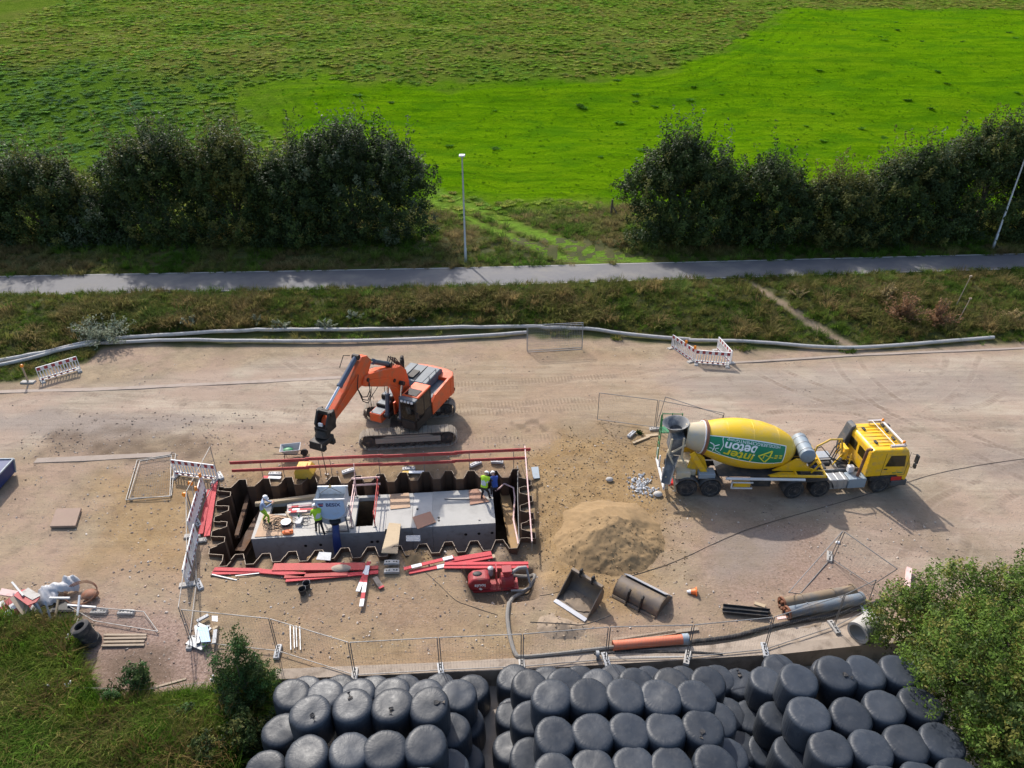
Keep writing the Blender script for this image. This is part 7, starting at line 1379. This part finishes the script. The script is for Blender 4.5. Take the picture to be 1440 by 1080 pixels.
run('fence_cable', 'dark cable hanging along the fence near the soil heap', 'cable', [(745, 905, 1.2), (790, 902, 1.0), (820, 893, .6), (856, 895, 1.2)], .02, 'rubber')
# orange pipe, boards, rusty pipes, beams, concrete pipe
def pipe_px(name, label, p, q_, r_, mat, th=.03, z=None, n=20, cap=None):
    a = at3(*p, r_ if z is None else z); e = at3(*q_, r_ if z is None else z); root = thing(name, label, 'pipe', a); d = e-a; L = d.length
    b = B(); b.lathe((0, 0, 0), d, [(0, r_-th), (0, r_), (L, r_), (L, r_-th), (L*.99, r_-th), (.01, r_-th)], n, False); b.build('pipe_shell', mat, root, True)
    return root, d, L
r, d, L = pipe_px('plastic_pipe', 'orange plastic sewer pipe with a pale sleeve at its right end', (862, 908), (962, 899), .19, 'pipe_orange')
b = B(); b.lathe(d*.97, d, [(0, .2), (.0, .215), (.25, .215), (.25, .2)], 20, False); b.build('sleeve', 'box_blue_grey', r)
for p, q_, lab in (((862, 900), (982, 884), 'long weathered board, farther of two behind the orange pipe'), ((866, 903), (950, 889), 'long weathered board, nearer of two behind the orange pipe')): bar_px('scaffold_board', lab, 'board', p, q_, .06, .16, .05, 'wood_old')
pm('pipe_rust', (.22, .16, .10), .75, .1, var=.3, sc=1.2, dirt=(.12, .13, .14), damt=.5, dsc=1.3); pm('pipe_blue', (.15, .18, .21), .7, .1, var=.3, sc=1.2, dirt=(.25, .17, .09), damt=.5, dsc=1.3)
for p, q_, m_, lab in (((1100, 849), (1199, 831), 'pipe_rust', 'rusty tan steel pipe, farther of the pair lying inside the leaning fence'), ((1107, 862), (1211, 842), 'pipe_blue', 'bluish dirty steel pipe, nearer of the pair lying inside the leaning fence')):
    r, d, L = pipe_px('steel_pipe', lab, p, q_, .24, m_); ax = d.normalized()
    for t in (0.0, .28, .72, 1.0): b = B(); b.lathe(ax*(L*t-.04), d, [(0, .23), (0, .29 if t in (0, 1) else .265), (.08, .29 if t in (0, 1) else .265), (.08, .23)], 20, False); b.build('flange', 'stack_rust' if t == 0 else m_, r)
    b = B(); [b.box(ax*(-.06)+Vector((0, .18*math.cos(a), .18*math.sin(a))), (.1, .1, .1)) for a in (0.4, 1.9, 3.5, 5.0)]; b.build('clamp_bolts', 'stack_rust', r, False)
for p, q_, lab in (((1017, 854), (1083, 861), 'dark steel channel, farther of two lying side by side'), ((1016, 860), (1080, 866), 'dark steel channel, nearer of two lying side by side')):
    a, e = at3(*p, .1), at3(*q_, .1); c = (a+e)/2; b = B(); b.beam(a-c, e-c, .18, .03); dn = (e-a).normalized(); sd_ = Vector((-dn.y, dn.x, 0))*.09; b.beam(a-c+sd_+Vector((0, 0, .05)), e-c+sd_+Vector((0, 0, .05)), .02, .12); b.beam(a-c-sd_+Vector((0, 0, .05)), e-c-sd_+Vector((0, 0, .05)), .02, .12); o = b.build('steel_channel', 'chassis', None, False); o.location = c; tag(o, lab, 'steel channel')
bar_px('wood_offcut', 'short pale wooden offcut behind the steel channels', 'offcut', (1061, 848), (1076, 853), .04, .16, .05, 'wood')
bar_px('wood_offcut', 'pinkish painted batten at the left foot of the pipes', 'batten', (1093, 870), (1106, 868), .2, .12, .05, 'pink_white')
r = thing('concrete_pipe', 'short wide concrete pipe with open mouth beside the big leafy tree', 'concrete pipe', at3(1206, 890, .44)); dv = at3(1228, 874, .44)-at3(1206, 890, .44); b = B(); b.lathe((0, 0, 0), dv, [(0, .34), (0, .44), (.2, .44), (dv.length, .43), (dv.length, .33), (.02, .33)], 30, False); b.build('pipe_shell', 'concrete_b', r)
bar_px('marker_post', 'pink-white plastic marker pipe rising beside the big leafy tree', 'marker post', (1278, 800), (1273, 850), .12, .2, .2, 'pink_white', z2=.14)
r = thing('traffic_cone_top', 'small orange and white cone lying on the gravel right of the buckets', 'cone', at3(966, 832, .1)); b = B(); b.lathe((0, 0, 0), (1, -.1, .1), [(0, .05), (.15, .09)], 12); b.build('white_tip', 'sign_white', r); b = B(); b.lathe((.15, -.015, .015), (1, -.1, .1), [(0, .09), (.2, .14), (.22, .2), (.25, .2)], 12); b.build('cone_base', 'orange_plastic', r)
for (x, y), rr, lab, m_ in (((857, 676), .2, 'small grey stone among the sand left of the rubble patch', 'block_foot'), ((925, 697), .24, 'grey stone behind the rear wheel of the mixer', 'block_foot'), ((1178, 764), .12, 'tiny white stone under the leaning fence wire', 'white_paint')):
    b = B(); b.ell((0, 0, rr*.4), (rr, rr*.8, rr*.6), 9, 6); o = b.build('stone', m_); o.location = at3(x, y); tag(o, lab, 'stone')
c = at3(900, 683); n = 170; P_ = np.stack([rng.normal(c.x, .32, n), rng.normal(c.y, .42, n), rng.random(n)*.06], 1); s_ = rng.uniform(.06, .2, n); scatter('white_rubble', P_, np.stack([s_]*3, 1), rng.uniform(0, 6, (n, 3)), stones, np.array([.55, .56, .57])*(.6+.5*rng.random((n, 1))))
# wheelbarrow and yellow box behind the pit
r = thing('wheelbarrow', 'grey-green wheelbarrow with a dark wheel behind the red guard rail', 'wheelbarrow', at3(412, 642), R(10)); b = B(); b.add([(-.55, -.32, .62), (.45, -.34, .62), (.45, .34, .62), (-.55, .32, .62), (-.3, -.2, .28), (.3, -.22, .25), (.3, .22, .25), (-.3, .2, .28)], [(4, 5, 6, 7), (0, 1, 5, 4), (1, 2, 6, 5), (2, 3, 7, 6), (3, 0, 4, 7)]); t = b.build('tray', 'plastic_grey', r, False); so = t.modifiers.new('thickness', 'SOLIDIFY'); so.thickness = .02
b = B(); b.tube([(-.56, -.33, .62), (.46, -.35, .62), (.46, .35, .62), (-.56, .33, .62), (-.56, -.33, .62)], .02, 6); b.build('tray_rim', 'white_paint', r); b = B(); b.ell((-.2, .03, .42), (.28, .2, .12)); b.build('green_load', 'green_paint', r)
b = B(); b.lathe((.62, -.06, .2), (0, 1, 0), [(0, .12), (.02, .2), (.1, .2), (.12, .12)], 18); b.build('wheel', 'rubber', r); b = B(); [b.tube([(.62, y, .2), (.2, y*2.4, .26), (-.9, y*3, .5)], .02, 6) for y in (-.1, .1)]; [b.tube([(-.35, y, .4), (-.4, y, 0)], .02, 6) for y in (-.24, .24)]; b.build('frame', 'chassis', r)
r = thing('yellow_chest', 'ochre yellow wedge-shaped chest behind the far sheet piles', 'chest', at3(430, 668), R(-2)); b = B(); b.extr([(-.45, 0), (.35, 0), (.55, .3), (.3, .62), (-.35, .62), (-.45, .4)], -.35, .35, 'y'); b.build('chest_body', 'yellow_box', r, False, .03); b = B(); b.b2(-.2, .15, -.2, .2, .62, .66); b.build('lid', 'yellow_box', r, False, .01)
for p, q_, lab in (((370, 671), (395, 672), 'white and red batten behind the left far piles'), ((566, 664), (596, 664), 'yellow and white battens behind the middle far piles')): bar_px('batten', lab, 'batten', p, q_, .06, .18, .05, 'white_paint', seg=[(.0, .3, 'red_board' if 'red' in lab else 'yellow_box')])
slab_px('cover_board', 'green-grey board lying right of the right guard rail', 'board', [(747, 657), (757, 656), (759, 672), (750, 673)], .05, .03, 'box_blue_grey')
bar_px('wood_lath', 'pale lath lying on the sand behind the mixer', 'lath', (890, 623), (913, 614), .05, .14, .06, 'wood'); bar_px('wood_lath', 'short pale board near the fence foot behind the mixer', 'lath', (908, 613), (925, 611), .04, .2, .04, 'wood')
spiky(899, 611, 7, 10, 'small dark green weed beside the plastic foot behind the mixer', 'weed_plant', 'mid', 1.2, .12, 'weeds on the site')
# manhole board, blue skip, far left items
pm('hatch_brown', (.26, .18, .135), .85, var=.2, sc=2, damt=.4)
slab_px('wood_hatch', 'square brown plywood hatch cover alone on the left gravel', 'hatch cover', [(79, 715), (114, 714), (106, 739), (70, 740)], .16, .12, 'hatch_brown', bev=.01)
r = thing('blue_container', 'dark blue steel container cut by the left edge of the photo', 'container', at3(-22, 683), R(2)); b = B(); b.extr([(-1.3, .15), (1.1, .15), (1.28, .95), (-1.3, .95)], -.9, .9, 'y'); b.build('container_body', 'navy', r, False, .02); b = B(); [b.beam(p, q_, .07, .07) for p, q_ in (((-1.3, -.9, .97), (1.28, -.9, .97)), ((-1.3, .9, .97), (1.28, .9, .97)), ((1.28, -.9, .97), (1.28, .9, .97)))]; [b.beam((1.1, y, .15), (1.3, y, .97), .08, .08) for y in (-.88, .88)]; b.build('rim', 'box_blue_grey', r, False); b = B(); b.b2(-1.2, 1.15, -.8, .8, .7, .8); b.build('rubble_load', 'grey_soil', r, False)
# flat slotted posts in the left corner
r = thing('plastic_pipe_stub', 'thick dark ribbed pipe standing tilted at the grass edge', 'pipe', at3(131, 903, 0), 0); ax = Vector((-.22, -.06, 1)).normalized(); b = B(); b.lathe((0, 0, 0), ax, [(0, .34), (.2, .34), (.22, .30), (.72, .30), (.74, .34), (.98, .34), (1.0, .30), (1.0, .19), (.3, .18)], 28, False); b.build('pipe_shell', 'rubber', r)
for i, (p, q_) in enumerate((((146, 893), (206, 893)), ((146, 898), (206, 897)), ((146, 903), (203, 902)), ((143, 908), (203, 907)))): bar_px('timber_plank', '%s timber plank from the back in the stack beside the dark tilted pipe' % ORD[i], 'plank', p, q_, .06, .09, .06, 'wood_old', 'timber planks by the gravel')
fence_quad('old mesh fence panel lying flat over the left gravel', at3(132, 873, .1), at3(222, 888, .12), at3(202, 860, .15), at3(95, 851, .2), mesh_r=.003)
slab_px('scrap_sheet', 'light blue scrap sheet on top of the scrap pile', 'scrap sheet', [(277, 882), (292, 880), (296, 902), (283, 903)], .4, .02, 'skip_blue', zs=[.5, .35, .3, .45]); slab_px('scrap_sheet', 'small white square sheet right of the scrap pile', 'scrap sheet', [(298, 866), (306, 866), (306, 874), (298, 873)], .3, .02, 'white_paint')
for i, (p, q_, lab) in enumerate((((277, 874), (293, 865), 'grey bar at the back of the scrap pile'), ((278, 878), (296, 886), 'grey bar across the scrap pile'), ((303, 886), (301, 905), 'upright grey bar at the right of the scrap pile'), ((276, 880), (279, 905), 'upright grey bar at the left of the scrap pile'), ((293, 880), (287, 903), 'bright bar across the blue sheet'), ((266, 901), (288, 910), 'wide grey profile in front of the scrap pile')) ): bar_px('metal_bar', lab, 'bar', p, q_, .2 if i < 5 else .1, .14 if i < 5 else .35, .08, 'galv' if i % 2 else 'plastic_grey', 'scrap metal by the corner post')
bar_px('wood_offcut', 'tan wooden offcut beside the scrap pile', 'offcut', (299, 885), (306, 881), .2, .12, .06, 'wood')
for i, px in enumerate((408, 413, 416.5, 421.5)): bar_px('steel_rod', '%s of four thin rods lying side by side above the left stack' % ORD[i], 'rod', (px, 880+i % 2), (px+1, 914-2*(i % 3)), .05, .035, .035, 'galv', 'four thin rods')
# junk heap on the left edge
for i, (p, q_, z, m_, lab, sg) in enumerate((((-2, 848), (18, 876), .5, 'white_paint', 'red-white striped warning board, leftmost in the junk pile', [(.2, .45, 'red_dark'), (.7, .9, 'red_dark')]), ((12, 842), (36, 868), .55, 'white_paint', 'red-white striped warning board, second in the junk pile', [(.0, .25, 'red_dark'), (.5, .8, 'red_dark')]), ((20, 838), (38, 862), .7, 'wood_old', 'pinkish brown board across the striped warning boards', None), ((30, 852), (50, 858), .35, 'white_paint', 'red-white board under the sign posts', [(.3, .6, 'red_dark')]), ((0, 832), (24, 836), .5, 'pink_white', 'pale pink board at the left edge of the junk pile', None))): bar_px('warning_board', lab, 'board', p, q_, z, .34, .05, m_, 'boards in the junk pile', seg=sg, z2=z-.3)
r = thing('road_sign', 'red-rimmed sign plate lying with its back up on the junk pile', 'road sign', at3(38, 840, .7), R(-22)); b = B(); b.extr([(-.55, -.15), (.45, -.3), (.6, -.05), (.5, .2), (-.4, .3), (-.6, .1)], 0, .04, 'z'); b.build('plate', 'red_dark', r, False); b = B(); b.extr([(-.4, .02), (.4, -.05), (.5, .25), (-.35, .35)], .045, .07, 'z'); b.build('grey_back', 'galv_dull', r, False)
for i, (p, q_, z0, z1, lab) in enumerate((((17, 819), (33, 838), .6, .8, 'grey post poking up from the junk pile'), ((51, 848), (66, 874), .7, .1, 'grey sign post, first to reach into the grass'), ((47, 848), (69, 877), .6, .05, 'grey sign post crossing beside the first'), ((64, 846), (73, 876), .7, .1, 'grey sign post right of the crossed pair'), ((82, 841), (78, 868), .5, .1, 'yellowish post right of the sign posts'), ((112, 837), (109, 866), .5, .1, 'white upright post beside the dark tilted pipe'), ((70, 841), (98, 841), .5, .5, 'white horizontal post of the junk pile'), ((95, 851), (135, 854), .2, .2, 'white thin post reaching over the gravel'))): bar_px('sign_post', lab, 'post', p, q_, z0, .07, .07, 'white_paint' if 'white' in lab else ('wood' if 'yellowish' in lab else 'galv'), 'posts in the junk pile', z2=z1)
def tarp(label, px, py, a_, b_, rz, seed):
    n = 22; r_ = thing('tarpaulin', label, 'tarpaulin', at3(px, py, .35), rz); b = B(); vs = []
    for j in range(n+1):
        for i in range(n+1):
            u, v = i/n*2-1, j/n*2-1; k = 1-.25*abs(u*v); x, y = u*a_*k, v*b_*k; f = mnoise.noise(Vector((x*3, y*1.2, seed)))*.28+mnoise.noise(Vector((x*7+y*4, y*2, seed+4)))*.13; vs.append((x, y, .25-(abs(u)**3+abs(v)**3)*.22+f))
    b.add(vs, [(j*(n+1)+i, j*(n+1)+i+1, (j+1)*(n+1)+i+1, (j+1)*(n+1)+i) for j in range(n) for i in range(n)]); b.build('crumpled_sheet', 'tarp', r_); return r_
pm('tarp', (.42, .42, .43), .55, var=.12, sc=3, damt=.2)
tarp('crumpled grey-white tarpaulin, upper right bundle on the junk pile', 85, 826, .75, .4, R(35), 2.0); tarp('crumpled grey-white tarpaulin, lower left bundle on the junk pile', 67, 838, .45, .5, R(20), 7.0)
slab_px('dark_sheet', 'dark crumpled sheeting under the sign posts', 'sheet', [(30, 846), (100, 846), (104, 860), (34, 862)], .15, .08, 'black')
r = thing('wire_ring', 'big rusty ring of wire standing in a soil patch beside the tarpaulin', 'wire coil', at3(116, 838, .1)); b = B(); [b.tube([(math.cos(a)*.62*(1+.03*k), math.sin(a)*.45*(1+.02*k), .12+.05*k+.18*math.sin(a)) for a in [6.283*i/30 for i in range(31)]], .016, 5) for k in range(3)]; b.build('wire', 'stack_rust', r); b = B(); b.ell((.35, 0, .1), (.35, .28, .16), 12, 7); b.build('rusty_scrap', 'stack_rust', r)
# posts, white ribbons on the electric fence
fw = [(38, 868, 'white ribbon tied to the fence wire near the junk pile'), (98, 899, 'white ribbon beside the dark tilted pipe'), (69, 966, 'white ribbon, left of a close pair in the tall grass'), (96, 966, 'white ribbon, right of a close pair in the tall grass'), (300, 958, 'white ribbon on the wire by the young green shrub')]
for i, (x, y, lab) in enumerate(fw[1:]):
    p = at3(x, y, .35); r = thing('white_ribbon', lab, 'ribbon', p, random.random()*3, 'white ribbons on the electric fence'); b = B(); b.tube([(0, 0, 0), (.06, .02, .12), (.1, .0, .05), (.14, .03, .16)], .03, 5); b.tube([(0, 0, 0), (-.06, .02, .1), (-.05, .05, .2)], .028, 5); b.build('ribbon_loop', 'white_paint', r)
b = B(); P_ = [at3(69, 966, .4), at3(96, 966, .4), at3(200, 970, .45), at3(300, 958, .45)]; b.tube(P_, .005, 4); tag(b.build('fence_wire', 'galv_dull'), 'thin electric fence wire strung through the tall grass', 'wire')
b = B(); P_ = [at3(98, 899, .4), at3(110, 870, .4)]; b.tube(P_+[at3(69, 966, .4)][:0], .01, 4); tag(b.build('fence_wire', 'galv'), 'short electric fence wire beside the dark tilted pipe', 'wire')
bar_px('wood_pole', 'slender pale wooden pole lying from the round shrub toward the grass', 'pole', (211, 969), (262, 955), .12, .08, .08, 'wood_old', z2=.25)
slab_px('foil_patch', 'pale plastic foil patch in the grass below the gravel', 'foil', [(108, 968), (122, 964), (132, 970), (128, 979), (112, 978)], .06, .02, 'tarp')
tarp('crumpled black and grey film beside the left bale stack', 362, 1068, .6, .4, R(10), 11.0).location.z = YARD_Z+.1
# lamp posts and leaning fence post
pm('lamp_steel', (.42, .45, .48), .45, .6, var=.05, damt=.1)
for (x, y), lab in (((655, 369), 'slim grey lamp post in the gap of the hedgerow'), ((1396, 349), 'slim grey lamp post in front of the right hedgerow')):
    g_ = atg(x, y); r = thing('lamp_post', lab, 'lamp post', g_, 0, 'lamp posts along the path'); b = B(); b.lathe((0, 0, -.2), (0, 0, 1), [(0, .12), (1.4, .115), (1.45, .09), (8.7, .05)], 14); b.build('mast', 'lamp_steel', r); b = B(); b.b2(-.22, .22, -.35, .15, 8.5, 8.62); b.build('lamp_head', 'white_paint', r, False, .03); b = B(); b.b2(-.16, .16, -.3, .05, 8.485, 8.5); b.build('lens', 'glass_dark', r, False)
g_ = atg(859, 303); r = thing('fence_post', 'leaning brown wooden fence post with a strut beside the right hedgerow', 'fence post', g_); b = B(); b.cyl((0, 0, -.2), (.05, 0, 1.5), .1, .09, 8); b.build('post', 'bark', r); b = B(); b.cyl((.65, -.3, 0), (.05, 0, 1.0), .06, .05, 6); b.build('strut', 'bark', r)
for (x, y), h_, lab in (((1343, 432), 2.4, 'thin pale stake rising from the dry clumps, upper one'), ((1345, 455), 1.9, 'thin pale stake rising from the dry clumps, lower one')):
    g_ = atg(x, y); b = B(); b.cyl((0, 0, -.1), (.35, 0, h_), .035, .03, 6); b.box((.36, 0, h_), (.16, .1, .1)); o = b.build('marker_stake', 'wood_old'); o.location = g_; tag(o, lab, 'stake', 'stakes on the right bank')
r = thing('marker_post', 'white marker post with an orange lamp left of the far left barrier', 'marker post', at3(40, 538)); b = B(); b.b2(-.04, .04, -.04, .04, .08, 1.1); b.build('post', 'wood', r, False); b = B(); b.extr([(-.45, 0), (.45, 0), (.4, .1), (-.4, .1)], -.15, .15, 'y'); b.build('base', 'block_foot', r, False); b = B(); b.lathe((0, -.06, 1.2), (0, 1, 0), [(0, .05), (.02, .1), (.1, .1), (.12, .05)], 12); b.build('warning_lamp', 'orange_lamp', r)
for (x, y), lab in (((274, 683), 'orange warning lamp post, farther one by the end-on barriers'), ((266, 699), 'orange warning lamp post, nearer one by the end-on barriers')):
    r = thing('lamp_stand', lab, 'warning lamp', at3(x, y+18)); b = B(); b.cyl((0, 0, 0), (0, 0, .85), .03, n=6); b.build('stand', 'block_foot', r); b = B(); b.lathe((0, -.06, .95), (0, 1, 0), [(0, .06), (.02, .12), (.1, .12), (.12, .06)], 12); b.build('lens', 'orange_lamp', r)
